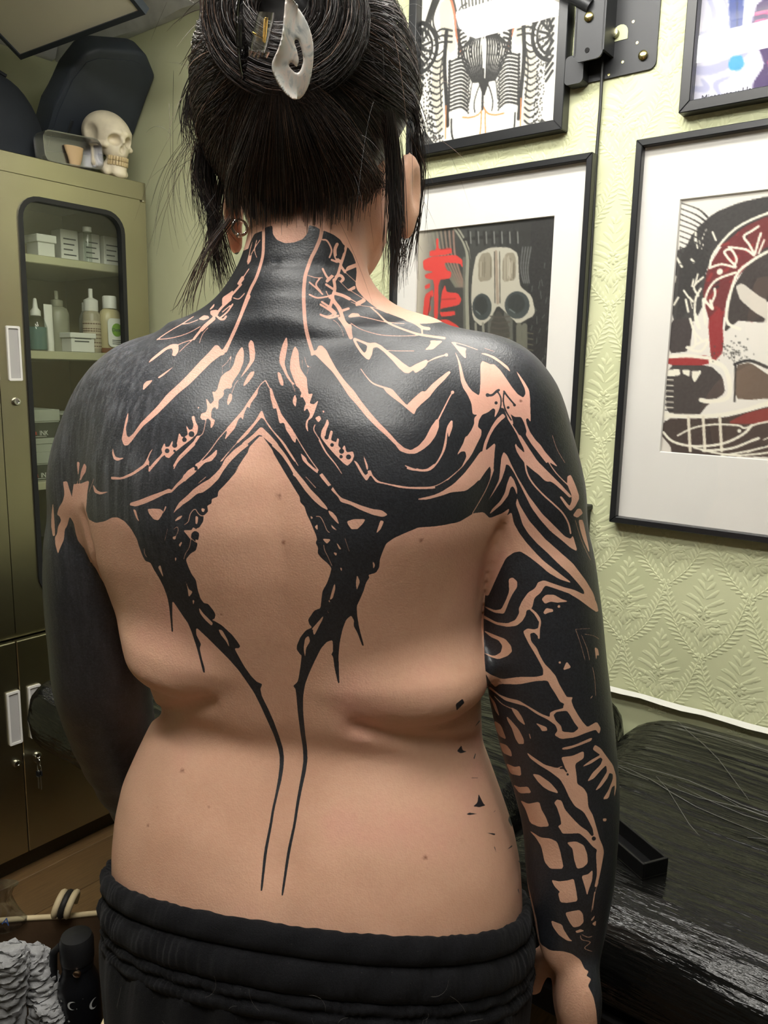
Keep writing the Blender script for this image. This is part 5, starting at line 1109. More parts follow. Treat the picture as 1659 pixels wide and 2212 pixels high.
# ------------------------------------------------------------------ film-wrapped bed, bar, bag
def film_mat():
    g = G('film_over_black_vinyl'); g.set(Base__Color=lin((13, 13, 12)), Roughness=.6, Specular__IOR__Level=.0, Coat__Weight=1.0, Coat__Roughness=.09, Coat__IOR=1.30)
    wob = g.n('ShaderNodeTexNoise', Vector=g.co(), Scale=2.5, Detail=2).outputs['Color']; wv = g.n('ShaderNodeVectorMath', _operation='SCALE', i0=wob); wv.inputs['Scale'].default_value = .5
    def ridged(sc, scale, rot, det=4):
        v = g.n('ShaderNodeVectorMath', _operation='ADD', i0=g.co(sc, rot=rot), i1=wv.outputs[0]).outputs[0]; n = g.n('ShaderNodeTexNoise', _noise_type='RIDGED_MULTIFRACTAL', Vector=v, Scale=scale, Detail=det, Roughness=.62, Lacunarity=2.3); return n.outputs[0]
    a = ridged((7, .55, 7), 5.5, (0, 0, .06)); b = ridged((5, 1.3, 5), 3.2, (0, 0, .75), 3)
    h = g.math('ADD', g.math('MULTIPLY', a, 1.0), g.math('MULTIPLY', b, .45)); h = g.math('ADD', h, g.math('MULTIPLY', g.noise(g.co((30, 4, 30)), 6, 3), .25))
    nb = g.n('ShaderNodeBump', Height=h, Strength=.9, Distance=.010).outputs[0]; g.set(Normal=nb, Coat__Normal=nb)
    return g.m
FILM = film_mat()
def cushion(t, name, u0, u1, s0, s1, z0, z1, r):
    """soft slab with rounded long edges and corners"""
    nu, ns = 34, 46; V = []; F = []
    def prof(x, lo, hi): return min(x-lo, hi-x)
    us_ = np.concatenate([u0+r*(1-np.cos(np.linspace(0, math.pi/2, 8))), np.linspace(u0+r, u1-r, nu-14)[1:-1], u1-r*(1-np.cos(np.linspace(math.pi/2, 0, 8)))]); ss = np.concatenate([s0+r*(1-np.cos(np.linspace(0, math.pi/2, 8))), np.linspace(s0+r, s1-r, ns-14)[1:-1], s1-r*(1-np.cos(np.linspace(math.pi/2, 0, 8)))])
    hz = (z1-z0)
    for side in (1, -1):
        for uu_ in us_:
            for sv in ss:
                u, s = uu_, sv
                a = max(0, r-prof(u, u0, u1)); b = max(0, r-prof(s, s0, s1)); hy = math.hypot(a, b); d = min(r, hy)
                if hy > r: q = r/hy; u = (u0+r-a*q) if u < (u0+u1)/2 else (u1-r+a*q); s = (s0+r-b*q) if s < (s0+s1)/2 else (s1-r+b*q)
                k = math.sqrt(max(0, r*r-d*d))/r
                sag = .012*math.exp(-((u-(u0+u1)/2)/.2)**2)
                z = (z1-hz/2)+side*(hz/2)*(k**.8)-(sag if side > 0 else 0)*k+.0015*math.sin(23*s+5*u)*k; V.append((u, s, z))
    n1, n2 = len(us_), len(ss); o = n1*n2
    for i in range(n1-1):
        for j in range(n2-1):
            q = i*n2+j; F.append((q, q+n2, q+n2+1, q+1)); F.append((o+q, o+q+1, o+q+n2+1, o+q+n2))
    ob_ = mk(name, V, F, FILM, t, True); return ob_
def bed():
    t = thing('tattoo_bed', 'black padded bed wrapped in cling film along the green wall', 'bed', rm(0, 0, 0), RA)
    cushion(t, 'cushion', 0.805, 1.475, -.85, .495, .635, .785, .10); cushion(t, 'cushion', .715, 1.475, .505, 1.49, .635, .785, .07)
    m = mat('bed_steel', (30, 30, 31), .4, .5); B().box(.83, 1.40, -.75, 1.30, .595, .64, .006, 1).out('bed_frame', m, t)
    for s in (-.35, .85): B().box(1.03, 1.20, s-.09, s+.09, .05, .60, .01, 2).out('pedestal', m, t); B().box(.86, 1.38, s-.16, s+.16, 0, .05, .012, 2).out('foot_plate', m, t)
    # film pulled tight against the wall, and loose creases lying on the top
    fw_ = mat('film_edge', (206, 206, 200), .25, .0, coat=1.0); rings = []
    for k in range(60):
        s = -.85+2.34*k/59; w = .0012*math.sin(k*1.7)+.0008*math.sin(k*4.1); rings.append([(1.470, s, .778+w), (1.482, s, .7805+w), (1.487, s, .782+w*.5), (1.489, s, .778), (1.478, s, .775)])
    B().loft(rings).out('film_edge', fw_, t, 60)
    g = G('film_crease'); g.set(Base__Color=lin((78, 78, 72)), Roughness=.35, Coat__Weight=.4); cm = g.m; r = random.Random(12)
    for i in range(40):
        u = r.uniform(.86, 1.42); s = r.uniform(-.75, .62); a = r.choice((0.0, .12, -.1, .2, .9)) + r.uniform(-.1, .1); L = r.uniform(.12, .42); P = []
        for k in range(9):
            q = (k/8-.5)*L; uu = u+q*math.sin(a)+.006*math.sin(k*1.3+i); s_ = s+q*math.cos(a)
            if not (.80 < uu < 1.43 and -.8 < s_ < .50): continue
            z = .785-.012*math.exp(-((uu-1.11)/.2)**2)+.0015*math.sin(23*s_+5*uu); P.append((uu, s_, z+.0004))
        if len(P) > 3: B().tube(P, [0.0002+.0005*math.sin(math.pi*(k+.5)/len(P)) for k in range(len(P))], 5).out('film_crease', cm, t, 60)
    return t
bed()
bar = thing('steel_channel', 'black open steel channel lying on the wrapped bed', 'channel', rm(.925, .277, .779), RA+math.radians(-30)); bm2 = mat('channel_black', (20, 20, 21), .35, .4)
B().box(-.020, .020, 0, .30, 0, .004, .0006, 1).out('channel_base', bm2, bar); B().box(-.020, -.0165, 0, .30, .0035, .024, .0006, 1).out('channel_side', bm2, bar); B().box(.0165, .020, 0, .30, .0035, .024, .0006, 1).out('channel_side', bm2, bar); B().box(-.0165, .0165, 0, .004, .0035, .024, .0006, 1).out('end_plate', bm2, bar)
# ---- tote bag with its contents
BC = onz(100, 1958, .36); BX, BY = float(BC[0])+.012, float(BC[1])-.205
def bag():
    t = thing('tote_bag', 'open cream and black tote bag standing on the wooden floor', 'bag', (BX, BY, 0), 0); H = .36
    def loop(z, g=0.0):
        k = z/H; a, b = .185+.02*k+g, .187+.018*k+g; P = []
        for q in np.linspace(0, 2*math.pi, 48, endpoint=False): P.append((a*abs(math.cos(q))**.75*np.sign(math.cos(q)), b*abs(math.sin(q))**.75*np.sign(math.sin(q)), z+.018*k*math.sin(2*q+.6)+.010*k*math.sin(3*q)))
        return P
    zs = [0, .01, .08, .16, .24, .31, .36, H]; b = B(); b.loft([loop(z) for z in zs]+[loop(z, -.006) for z in zs[::-1]], cap=False); b.bm.faces.new([b.bm.verts.new(p) for p in loop(.004, -.003)]); b.out('bag_body', mat('brown_canvas', (74, 54, 34), .75, var=.25, bump=.2, bscale=200), t, 60)
    R = loop(H, -.003); B().tube(R+[R[0]], .0055, 8).out('rim_binding', mat('cream_binding', (206, 188, 150), .6, var=.1), t, 60)
    hx, hy, hz = R[12][0]+.02, R[12][1]-.01, H+.012
    for i, dx in enumerate((0, .012, .024)): B().tube([(hx+dx+.020*math.sin(a)*.3, hy+.022*math.cos(a), hz+.004+.020*math.sin(a)) for a in np.linspace(-.6, 3.9, 14)], .0065, 8).out('strap_loop', (MATS['cream_binding'], mat('black_strap', (30, 28, 26), .6), MATS['cream_binding'])[i], t, 60)
    return t
bag()
def flask():
    c = onz(163, 1990, .42); t = thing('water_bottle', 'black water bottle printed with white moons, standing in the tote bag', 'bottle', (float(c[0]), float(c[1]), .018), 0); m = mat('flask_black', (17, 18, 21), .28, var=.1); top = float(c[2])-.018-.028
    s = top/.30; P = [(.034, 0), (.037, .004), (.037, .215), (.035, .228), (.0275, .243), (.0265, .252), (.0275, .2525), (.0275, .274), (.026, .276)]
    B().lathe([(r, z*s) for r, z in P], (0, 0, 0), 32).out('bottle_body', m, t, 40); B().lathe([(.0285, .262*s), (.0295, .266*s), (.0295, .292*s), (.026, .300*s), (.002, .302*s)], (0, 0, 0), 28).out('screw_lid', mat('flask_lid', (26, 26, 28), .4), t, 40)
    B().lathe([(.007, 0), (.007, -.003), (.005, -.0045), (.001, -.005)], (.010, -.0272, .256*s), 16, 'y').out('rivet', mat('copper_rivet', (196, 170, 148), .25, 1), t, 40)
    ring = B().tube([(-.028, -.004, .285*s), (-.040, -.006, .275*s), (-.044, -.004, .235*s), (-.041, 0, .20*s)], [.006, .007, .007, .005], 10).out('carry_strap', MATS['flask_lid'], t, 50)
    ms = mat('moon_print', (196, 198, 196), .5)
    def onflask(a, z, pts, r=.0374):
        return [(r*math.sin(a+x/r), -r*math.cos(a+x/r), z+y) for x, y in pts]
    def moon(a, z, R, rot):
        O = [(R*math.cos(q+rot), R*math.sin(q+rot)) for q in np.linspace(-1.9, 1.9, 15)]; I = [((R*.86*math.cos(q)-R*.30*1)*1, R*.86*math.sin(q)) for q in np.linspace(1.95, -1.95, 15)]; I = [(x*math.cos(rot)-y*math.sin(rot), x*math.sin(rot)+y*math.cos(rot)) for x, y in I]
        b = B(); A = [b.bm.verts.new(p) for p in onflask(a, z, O)]; C = [b.bm.verts.new(p) for p in onflask(a, z, I[::-1])]
        for i in range(14): b.bm.faces.new((A[i], A[i+1], C[i+1], C[i]))
        b.out('moon_mark', ms, t)
    def star(a, z, R):
        P = [((R if k % 2 == 0 else R*.33)*math.cos(k*math.pi/4), (R if k % 2 == 0 else R*.33)*math.sin(k*math.pi/4)) for k in range(8)]; b = B(); b.bm.faces.new([b.bm.verts.new(p) for p in onflask(a, z, P)]); b.out('star_mark', ms, t)
    moon(.05, .262, .0085, 3.0); moon(-.75, .232, .0125, .3); moon(1.1, .250, .0100, 3.1); moon(.3, .17, .010, 1.0); moon(-.2, .10, .009, 4.0)
    for a, z, R in ((-.55, .155, .003), (-.15, .118, .003), (.25, .143, .0014), (-.72, .138, .002), (-.42, .085, .0032), (.7, .10, .0018), (-.1, .09, .0012), (.55, .16, .001), (.1, .05, .0025)): star(a, z+.112, R)
flask()
def cloth():
    t = thing('fleece_robe', 'grey ruched fleece bundled in the tote bag', 'fleece', tuple(at(26, 2120, 1.24)*np.array([1, 1, 0])), 0); m = mat('grey_fleece', (142, 142, 142), .95, var=.12, vscale=60, bump=.5, bscale=400, bdist=.002, sheen=.4)
    z0 = .06; 
    def fold(name, pts, w, th, seed):
        pts = [Vector(p) for p in pts]; N = 90; rings = []; r = random.Random(seed)
        L = catmull([np.array(p) for p in pts], N//(len(pts)-1)); L = [np.array(q) for q in L]
        for i, p in enumerate(L):
            k = i/(len(L)-1); ww = w*(.35+.65*math.sin(math.pi*min(1, .18+k*.8))) if k < .5 else w; puff = 1+.16*math.sin(i*1.45+math.sin(i*.4)*1.5); ring = []
            for a in np.linspace(0, 2*math.pi, 22, endpoint=False):
                wob = 1+.10*math.sin(5*a+i*.7+seed)+.06*math.sin(9*a-i*1.2); ring.append((p[0]+ww*math.cos(a)*wob, p[1]+th*math.sin(a)*wob*puff*(.5 if k < .06 else 1), p[2]+.004*math.sin(i*1.45+3*a)))
            rings.append(ring)
        B().loft(rings).out(name, m, t, 80)
    zt = float(at(50, 2030, 1.24)[2])-0.0
    fold('fleece_fold', [(.012, -.02, zt), (.004, -.015, zt-.05), (-.010, -.01, zt-.13), (-.02, 0, .07)], .034, .026, 1); fold('fleece_fold', [(.030, .02, zt-.035), (.042, .02, zt-.09), (.05, .015, zt-.15), (.05, .0, .07)], .030, .024, 2); fold('fleece_fold', [(.06, .0, zt-.12), (.075, .0, zt-.16), (.06, 0, .08)], .026, .024, 3)
cloth()
pb = thing('plastic_pouch', 'crumpled clear plastic pouch with blue print at the bag edge', 'pouch', tuple(at(6, 1975, 1.36)), 0)
rings = []
for k in range(8):
    rings.append([((.030+.012*math.sin(k*.9))*math.cos(a)*(1+.15*math.sin(3*a+k)), .018*math.sin(a)*(1+.2*math.sin(2*a+k*2)), -.03+.095*k/7) for a in np.linspace(0, 6.283, 18, endpoint=False)])
B().loft(rings).out('pouch_film', pane('crinkled_film', (224, 226, 226), 1.5, .12, .10), pb, 35); text('blue_print', 'D A', .022, mat('blue_print', (60, 90, 150), .5), pb, (-.012, -.026, .005), (math.pi/2, .25, 0), .0002)
# ------------------------------------------------------------------ the person: one continuous body mesh
def build_person():
    th = math.radians(13.0); ct, st = math.cos(th), math.sin(th)
    YL, YR = 0.745, 0.685
    rows = [(740, 420, 880, .724, .060), (790, 330, 1010, .722, .076), (830, 285, 1060, .72, .088), (900, 250, 1085, .716, .102), (1000, 208, 1092, .713, .109), (1100, 192, 1085, .711, .110), (1200, 214, 1060, .711, .107), (1300, 260, 1046, .712, .103), (1400, 302, 1046, .715, .099), (1480, 334, 1048, .718, .097), (1540, 347, 1050, .72, .094), (1580, 335, 1052, .72, .098), (1640, 308, 1075, .718, .109), (1700, 283, 1098, .716, .120), (1760, 272, 1119, .714, .129), (1820, 269, 1131, .712, .136), (1900, 272, 1135, .71, .140), (2000, 279, 1135, .71, .143), (2150, 290, 1130, .71, .145), (2300, 302, 1118, .71, .135)]
    T = []
    for y, xl, xr, cy, b in rows:
        a, c = at(xl, y, YL), at(xr, y, YR); T.append(((a[2]+c[2])/2, (a[0]+c[0])/2, (c[0]-a[0])/2, cy, b))
    T = np.array(T[::-1]); TZ, TC, TA, TY, TB = T.T
    # smooth interpolation of the sections
    zz = np.linspace(TZ[0], TZ[-1], 400)
    def sm(v):
        w = np.interp(zz, TZ, v); k = np.hanning(15); k /= k.sum(); return np.convolve(np.pad(w, 7, mode='edge'), k, 'valid')
    SCx, SA, SY, SB = sm(TC), sm(TA), sm(TY), sm(TB)
    def torso(X, Y, Z, grow=0.0):
        z = Z.ravel() if hasattr(Z, 'ravel') else Z
        f = lambda v: np.interp(z, zz, v).astype(np.float32).reshape(Z.shape)
        cx, a, cy, b = f(SCx), f(SA)+grow, f(SY), f(SB)+grow
        u = ((X-cx)*ct-(Y-cy)*st)/a; v = ((X-cx)*st+(Y-cy)*ct)/b; p = 2.35
        au, av = np.abs(u)+1e-4, np.abs(v)+1e-4; k0 = (au**p+av**p)**(1/p)
        k1 = np.sqrt((au**(p-1)/a)**2+(av**(p-1)/b)**2)/k0**(p-1); d = (k0-1)/k1
        ends = np.maximum(Z-zz[-1], zz[0]-Z); return np.maximum(d, ends)
    FL = Field((-.44, .52, -.004), (.30, 1.10, 1.78), .0046)
    FL.union(lambda X, Y, Z: torso(X, Y, Z), (-.4, .5, zz[0]-.02), (.3, .95, zz[-1]+.03))
    p = lambda x, y, Y: at(x, y, Y)
    # back muscles, spine, folds
    def surf(x, y):
        """where the view line through a point of the back meets the torso"""
        d = ray(x, y); t = np.linspace(.45, .95, 500); P = CP+d[None]*t[:, None]; f = lambda v: np.interp(P[:, 2], zz, v)
        u = ((P[:, 0]-f(SCx))*ct-(P[:, 1]-f(SY))*st)/f(SA); v = ((P[:, 0]-f(SCx))*st+(P[:, 1]-f(SY))*ct)/f(SB); return P[np.argmax(np.abs(u)**2.35+np.abs(v)**2.35 < 1)]
    # shoulders girdle
    FL.capsule(p(600, 685, .722), p(318, 848, .745), .036, .034, .035)
    FL.capsule(p(690, 690, .718), p(1060, 832, .69), .034, .030, .035)
    FL.ell(p(440, 930, .70), (.085, .05, .075), .05); FL.ell(p(850, 930, .672), (.085, .05, .075), .05)
    # neck and head
    FL.chain([p(630, 780, .722), p(650, 650, .715), p(662, 540, .722), p(668, 430, .74)], [.062, .052, .049, .05], .045)
    hf = np.array([.34, .94, 0]); hr = np.array([.94, -.34, 0]); up = np.array([0, 0, 1.0]); Hc = p(668, 262, .748)
    rot = np.stack([hr, hf, up], 1)
    FL.ell(Hc, (.074, .092, .104), .02, rot=rot)
    FL.ell(Hc+hf*.035-up*.07, (.060, .062, .072), .03, rot=rot)
    FL.capsule(Hc+hf*.02-up*.095+hr*.045, Hc+hf*.075-up*.122, .018, .020, .02); FL.capsule(Hc+hf*.02-up*.095-hr*.045, Hc+hf*.075-up*.122, .018, .020, .02)
    FL.capsule(Hc+hf*.094-up*.012, Hc+hf*.117-up*.052, .008, .012, .012)
    FL.ell(Hc+hf*.108-up*.054, (.017, .011, .009), .008, rot=rot)
    for s in (-1, 1):
        FL.ell(Hc+hf*.096+hr*s*.032-up*.014, (.018, .013, .011), .008, cut=True, rot=rot); FL.ell(Hc+hf*.080+hr*s*.032-up*.015, (.0125, .0125, .0125), .003)
        FL.capsule(Hc+hf*.093+hr*s*.016+up*.006, Hc+hf*.085+hr*s*.045+up*.004, .007, .006, .008)
    FL.capsule(Hc+hf*.097-up*.082-hr*.02, Hc+hf*.097-up*.082+hr*.02, .007, .007, .006); FL.capsule(Hc+hf*.095-up*.092-hr*.016, Hc+hf*.095-up*.092+hr*.016, .008, .008, .005)
    # ears: rim, bowl, lobe
    for c, o, k in ((p(874, 410, .722), hr, 1), (p(512, 450, .778), -hr, -1)):
        ra = np.stack([(o*.97+hf*-.24), (hf*.97+o*.24), up], 1); ra[:, 0] /= np.linalg.norm(ra[:, 0]); ra[:, 1] /= np.linalg.norm(ra[:, 1])
        FL.ell(c+o*.004, (.008, .019, .031), .006, rot=ra); FL.ell(c+o*.013+hf*.004, (.006, .011, .018), .004, cut=True, rot=ra)
        FL.ell(c-up*.03+o*.002, (.006, .010, .013), .006, rot=ra)
    # arms
    LA = [(332, 862, .745, .052), (297, 905, .752, .056), (263, 980, .76, .056), (237, 1060, .765, .054), (214, 1250, .775, .050), (218, 1400, .785, .047), (226, 1500, .80, .0455), (262, 1630, .84, .041), (330, 1770, .90, .033), (385, 1850, .95, .025)]
    RA_ = [(1040, 862, .69, .050), (1075, 900, .685, .0515), (1105, 990, .683, .050), (1138, 1090, .68, .0475), (1166, 1290, .68, .0485), (1177, 1430, .68, .0500), (1196, 1560, .68, .0495), (1222, 1690, .675, .0435), (1232, 1790, .67, .0385), (1231, 1890, .665, .0355), (1232, 1970, .66, .029), (1231, 2045, .655, .0245)]
    for ch in (LA, RA_):
        C4 = catmull([np.append(p(x, y, Y), r) for x, y, Y, r in ch], 3); FL.chain([q[:3] for q in C4[:11]], [float(q[3]) for q in C4[:11]], .022, .012); FL.chain([q[:3] for q in C4[10:]], [float(q[3]) for q in C4[10:]], .0035, .012)
    # hands: palm, four bent fingers, thumb
    def hand(w, dn, sp, nb):
        """w wrist, dn along the hand, sp across the palm towards the thumb, nb out of the back of the hand"""
        dn, sp, nb = [v/np.linalg.norm(v) for v in (dn, sp, nb)]; ro = np.stack([sp, nb, dn], 1)
        FL.ell(w+dn*.048, (.037, .016, .052), .012, rot=ro); FL.ell(w+dn*.035-sp*.014-nb*.006, (.022, .015, .038), .01, rot=ro)
        for i, (o, L) in enumerate(((.028, .070), (.010, .078), (-.009, .073), (-.027, .056))):
            a = w+dn*.082+sp*o; b = a+dn*L*.45-nb*.006; c = b+dn*L*.3-nb*.014; e = c+dn*L*.16-nb*.018; FL.chain([a, b, c, e], [.0095, .0088, .008, .0068], .005, .006)
        a = w+dn*.022+sp*.026-nb*.004; b = a+dn*.03+sp*.024-nb*.01; c = b+dn*.03+sp*.008-nb*.008; FL.chain([a, b, c], [.014, .011, .0085], .008, .008)
    wr = p(1231, 2045, .655); hand(wr, p(1246, 2160, .65)-wr, np.array([-.25, 1, 0]), np.array([1, .25, 0]))
    wl = p(385, 1850, .95); hand(wl, np.array([.6, .55, -.6]), np.array([.6, -.2, .7]), np.array([-.3, .9, .2]))
    # legs inside the trousers and feet
    for s, x in ((-1, -.165), (1, .015)):
        FL.chain([(x*.6-.03, .72, .86), (x-.01*s, .70, .70), (x, .70, .48), (x, .71, .10)], [.09, .075, .052, .038], .03, .02)
        FL.capsule((x, .705, .045), (x+.03*s+.02, .86, .028), .040, .030, .02); FL.capsule((x+.03*s+.02, .86, .026), (x+.04*s+.03, .905, .022), .034, .020, .02)
    # relief of the back
    S = {}
    def sf(x, y):
        if (x, y) not in S: S[(x, y)] = surf(x, y)
        return S[(x, y)]
    FL.groove([sf(590, 930), sf(590, 1050), sf(597, 1200), sf(610, 1350), sf(622, 1500), sf(630, 1650), sf(615, 1800)], .030, .0075)
    FL.groove([sf(590, 1000), sf(600, 1250), sf(620, 1500), sf(628, 1620)], .010, .003)
    FL.bumpf(sf(430, 1010), (.055, .05, .07), .011); FL.bumpf(sf(830, 1020), (.055, .05, .07), .011)
    FL.bumpf(sf(330, 1130), (.04, .05, .04), .005); FL.bumpf(sf(960, 1110), (.045, .05, .045), .006)
    FL.bumpf(sf(480, 1230), (.05, .05, .06), .004); FL.bumpf(sf(760, 1250), (.05, .05, .06), .004)
    FL.bumpf(sf(610, 700), (.03, .04, .03), .004)
    # side rolls: soft swells that fold over at their lower edge
    def roll(c, r, ang, kup, klo):
        c = np.array(c); ca, sa = math.cos(ang), math.sin(ang); R = max(r)+.05; sl, X, Y, Z = FL.sub(c-R, c+R)
        x, y, z = X-c[0], Y-c[1], Z-c[2]; x, y = x*ct-y*st, x*st+y*ct; x, z = x*ca+z*sa, -x*sa+z*ca
        a_, b_, d_ = x/r[0], y/r[1], z/r[2]; k0 = np.sqrt(a_*a_+b_*b_+d_*d_); k1 = np.sqrt((a_/r[0])**2+(b_/r[1])**2+(d_/r[2])**2)+1e-9; d = k0*(k0-1)/k1
        w = np.clip((z+r[2]*.55)/(r[2]*.9), 0, 1); FL.F[sl] = smin(FL.F[sl], d, klo+(kup-klo)*w)
    cL = sf(385, 1452); roll(cL+np.array([.004, .042, 0]), (.064, .056, .035), -.14, .030, .003)
    cR = sf(880, 1520); roll(cR+np.array([-.002, .046, .002]), (.074, .058, .036), .10, .032, .003)
    FL.groove([p(336, 1540, .75), p(360, 1536, .69), sf(392, 1535), sf(425, 1528), sf(448, 1516)], .0065, .010); FL.groove([sf(770, 1572), sf(830, 1588), sf(890, 1600), sf(960, 1607), sf(1035, 1606)], .006, .010)
    FL.bumpf(sf(400, 1575), (.05, .05, .020), -.006); FL.bumpf(sf(920, 1640), (.08, .05, .02), -.004)
    FL.groove([sf(430, 1600), sf(560, 1625), sf(700, 1632), sf(830, 1640)], .016, .003)
    FL.bumpf(sf(420, 1770), (.07, .06, .06), .006); FL.bumpf(sf(880, 1790), (.08, .06, .06), .006)
    FL.groove([sf(610, 1890), sf(615, 2030)], .02, .006)
    # armpit folds
    FL.groove([p(178, 1120, .685), p(206, 1190, .685), p(240, 1270, .70)], .007, .006)
    FL.groove([p(1102, 1080, .64), p(1084, 1120, .64), p(1066, 1190, .64), p(1048, 1300, .65)], .007, .005)
    FL.groove([p(470, 560, .68), p(570, 572, .67), p(640, 566, .66), p(720, 572, .67)], .004, .0025)
    me = FL.mesh('person', sub=1)
    n = len(me.vertices); V = np.empty(n*3, np.float32); me.vertices.foreach_get('co', V); V = V.reshape(-1, 3).astype(np.float64)
    Q = np.empty(len(me.loops), np.int32); me.loops.foreach_get('vertex_index', Q); Q = Q.reshape(-1, 4)
    bpy.data.meshes.remove(me)
    # ---- ink maps, refined mesh along the ink's edges
    MM = blur(paint(TATTOO_MAIN), .7); ML = blur(paint(TATTOO_LEFT_ARM), .7); HW = paint(TATTOO_MAIN.replace('\nh ', '\nh =0 ')); ROSE = blur(HW[::4, ::4].copy(), 9)
    def bil(M, x, y):
        x = np.clip(x-.5, 0, M.shape[1]-1.01); y = np.clip(y-.5, 0, M.shape[0]-1.01); i = x.astype(int); j = y.astype(int); fx, fy = x-i, y-j
        return M[j, i]*(1-fx)*(1-fy)+M[j, i+1]*fx*(1-fy)+M[j+1, i]*(1-fx)*fy+M[j+1, i+1]*fx*fy
    E = ((np.abs(MM-.5) < .48)).astype(np.float32); E2 = ((np.abs(ML-.5) < .48)).astype(np.float32); E2[:, 340:] = 0
    EDGE = np.maximum(blur(E, 3.2), blur(E2, 3.2))
    def vnorm(V, Q):
        fn = np.cross(V[Q[:, 2]]-V[Q[:, 0]], V[Q[:, 3]]-V[Q[:, 1]]); N = np.zeros_like(V)
        for k in range(4): np.add.at(N, Q[:, k], fn)
        return N/(np.linalg.norm(N, axis=1)[:, None]+1e-12)
    N = vnorm(V, Q); ngons = []
    for lev in (0, 1):
        c = V[Q].mean(1); px, py = proj(c); fnm = np.cross(V[Q[:, 2]]-V[Q[:, 0]], V[Q[:, 3]]-V[Q[:, 1]]); facing = np.einsum('ij,ij->i', fnm, CP-c) > 0
        e = bil(EDGE, px, py); mark = facing & (e > (.02 if lev == 0 else .16)) & (py < 2230) & (py > 440)
        if lev == 0:                       # one ring wider, so that the second step never touches the coarse part
            vm = np.zeros(len(V), bool); vm[Q[mark].ravel()] = True; mark = vm[Q].any(1)
        else: mark &= lev0
        ed = np.stack([Q, np.roll(Q, -1, 1)], 2); ed = np.sort(ed, 2); key = ed[:, :, 0].astype(np.int64)*(len(V)+1)+ed[:, :, 1]
        sk = np.unique(key[mark]); mid = (V[sk // (len(V)+1)]+V[sk % (len(V)+1)])/2; nv = len(V); cen = V[Q[mark]].mean(1)
        pos = np.searchsorted(sk, key); pos[pos >= len(sk)] = 0; has = sk[pos] == key; eid = np.where(has, nv+pos, -1); cid = nv+len(sk)+np.arange(mark.sum())
        q, m = Q[mark], eid[mark]
        new = np.concatenate([np.stack([q[:, k], m[:, k], cid, m[:, (k+3) % 4]], 1) for k in range(4)])
        rest = ~mark; par = rest & has.any(1)
        for a, b in zip(Q[par], eid[par]):
            g = []
            for k in range(4):
                g.append(a[k])
                if b[k] >= 0: g.append(b[k])
            ngons.append(g)
        keep = Q[rest & ~par]; V = np.concatenate([V, mid, cen]); Q = np.concatenate([keep, new]); lev0 = np.zeros(len(Q), bool); lev0[len(keep):] = True
    me = bpy.data.meshes.new('person'); nq = len(Q); ng = np.array([i for g in ngons for i in g], np.int32); gl = np.array([len(g) for g in ngons], np.int32)
    loops = np.concatenate([Q.ravel().astype(np.int32), ng]); tot = np.concatenate([np.full(nq, 4, np.int32), gl]); st_ = np.concatenate([[0], np.cumsum(tot)[:-1]]).astype(np.int32)
    me.vertices.add(len(V)); me.vertices.foreach_set('co', V.astype(np.float32).ravel()); me.loops.add(len(loops)); me.loops.foreach_set('vertex_index', loops)
    me.polygons.add(len(tot)); me.polygons.foreach_set('loop_start', st_); me.polygons.foreach_set('loop_total', tot); me.polygons.foreach_set('use_smooth', np.ones(len(tot), bool)); me.update(calc_edges=True)
    N = np.empty(len(V)*3, np.float32); me.vertices.foreach_get('normal', N); N = N.reshape(-1, 3)
    # ---- which part of the body a vertex belongs to, and its ink
    px, py = proj(V); vd = CP-V; vd /= np.linalg.norm(vd, axis=1)[:, None]; fc = np.einsum('ij,ij->i', N, vd)
    def chain_d(ch):
        P = np.array([p(x, y, Y) for x, y, Y, r in ch]); R = [q[3] for q in ch]; out = np.full(len(V), 9.0)
        for a, b, ra, rb in zip(P[:-1], P[1:], R[:-1], R[1:]):
            ab = b-a; t = np.clip((V-a)@ab/(ab@ab), 0, 1); out = np.minimum(out, np.linalg.norm(V-a-t[:, None]*ab, axis=1)-(ra+(rb-ra)*t))
        return out
    dT = torso(V[:, 0].reshape(-1, 1, 1), V[:, 1].reshape(-1, 1, 1), V[:, 2].reshape(-1, 1, 1)).ravel() if False else None
    z = V[:, 2]; f = lambda v: np.interp(z, zz, v); cx, a_, cy, b_ = f(SCx), f(SA), f(SY), f(SB)
    u = ((V[:, 0]-cx)*ct-(V[:, 1]-cy)*st)/a_; v = ((V[:, 0]-cx)*st+(V[:, 1]-cy)*ct)/b_; dT = (np.sqrt(u*u+v*v)-1)*.12
    dL, dR = chain_d(LA), chain_d(RA_)
    lc = np.interp(py, [1100, 1130, 1200, 1260, 1330, 1400, 1440, 1490], [165, 160, 212, 243, 270, 300, 318, 336]); rc = np.interp(py, [1110, 1170, 1260, 1350, 1440, 1500, 1600, 1690, 1740, 1800], [1088, 1068, 1048, 1043, 1046, 1050, 1066, 1098, 1114, 1134])
    isL = (dL < dT) & (py > 1040); isR = (dR < dT) & (py > 1090); hand_ = (z < wr[2]+.01) & (V[:, 0] > .1)
    isR |= hand_
    ink = bil(MM, px, py); il = bil(ML, px, py)
    tor = ~isL & ~isR
    ink = np.where(tor & (py > 1135) & ((px < lc-3) | ((px > rc+3) & (V[:, 1] > .695))), 0, ink); ink = np.where(tor & (fc < -.15) & (py > 640), 0, ink)
    ink = np.where(tor & (fc < 0.0) & (py <= 640), 0, ink)
    ink = np.where(isL, np.where(fc > -.05, il, 1), ink); ink = np.where(isR & (fc < -.02), 1, ink); ink = np.where(isR & (px < rc-4) & (py < 1900) & (V[:, 1] > .70), 1, ink)
    ink = np.where(tor & (fc < -.1) & (np.minimum(dL, dR) < .004) & (z > 1.2), 1, ink)
    ink = np.where(hand_ & (py > 2080) & (fc < 0), 0, ink)
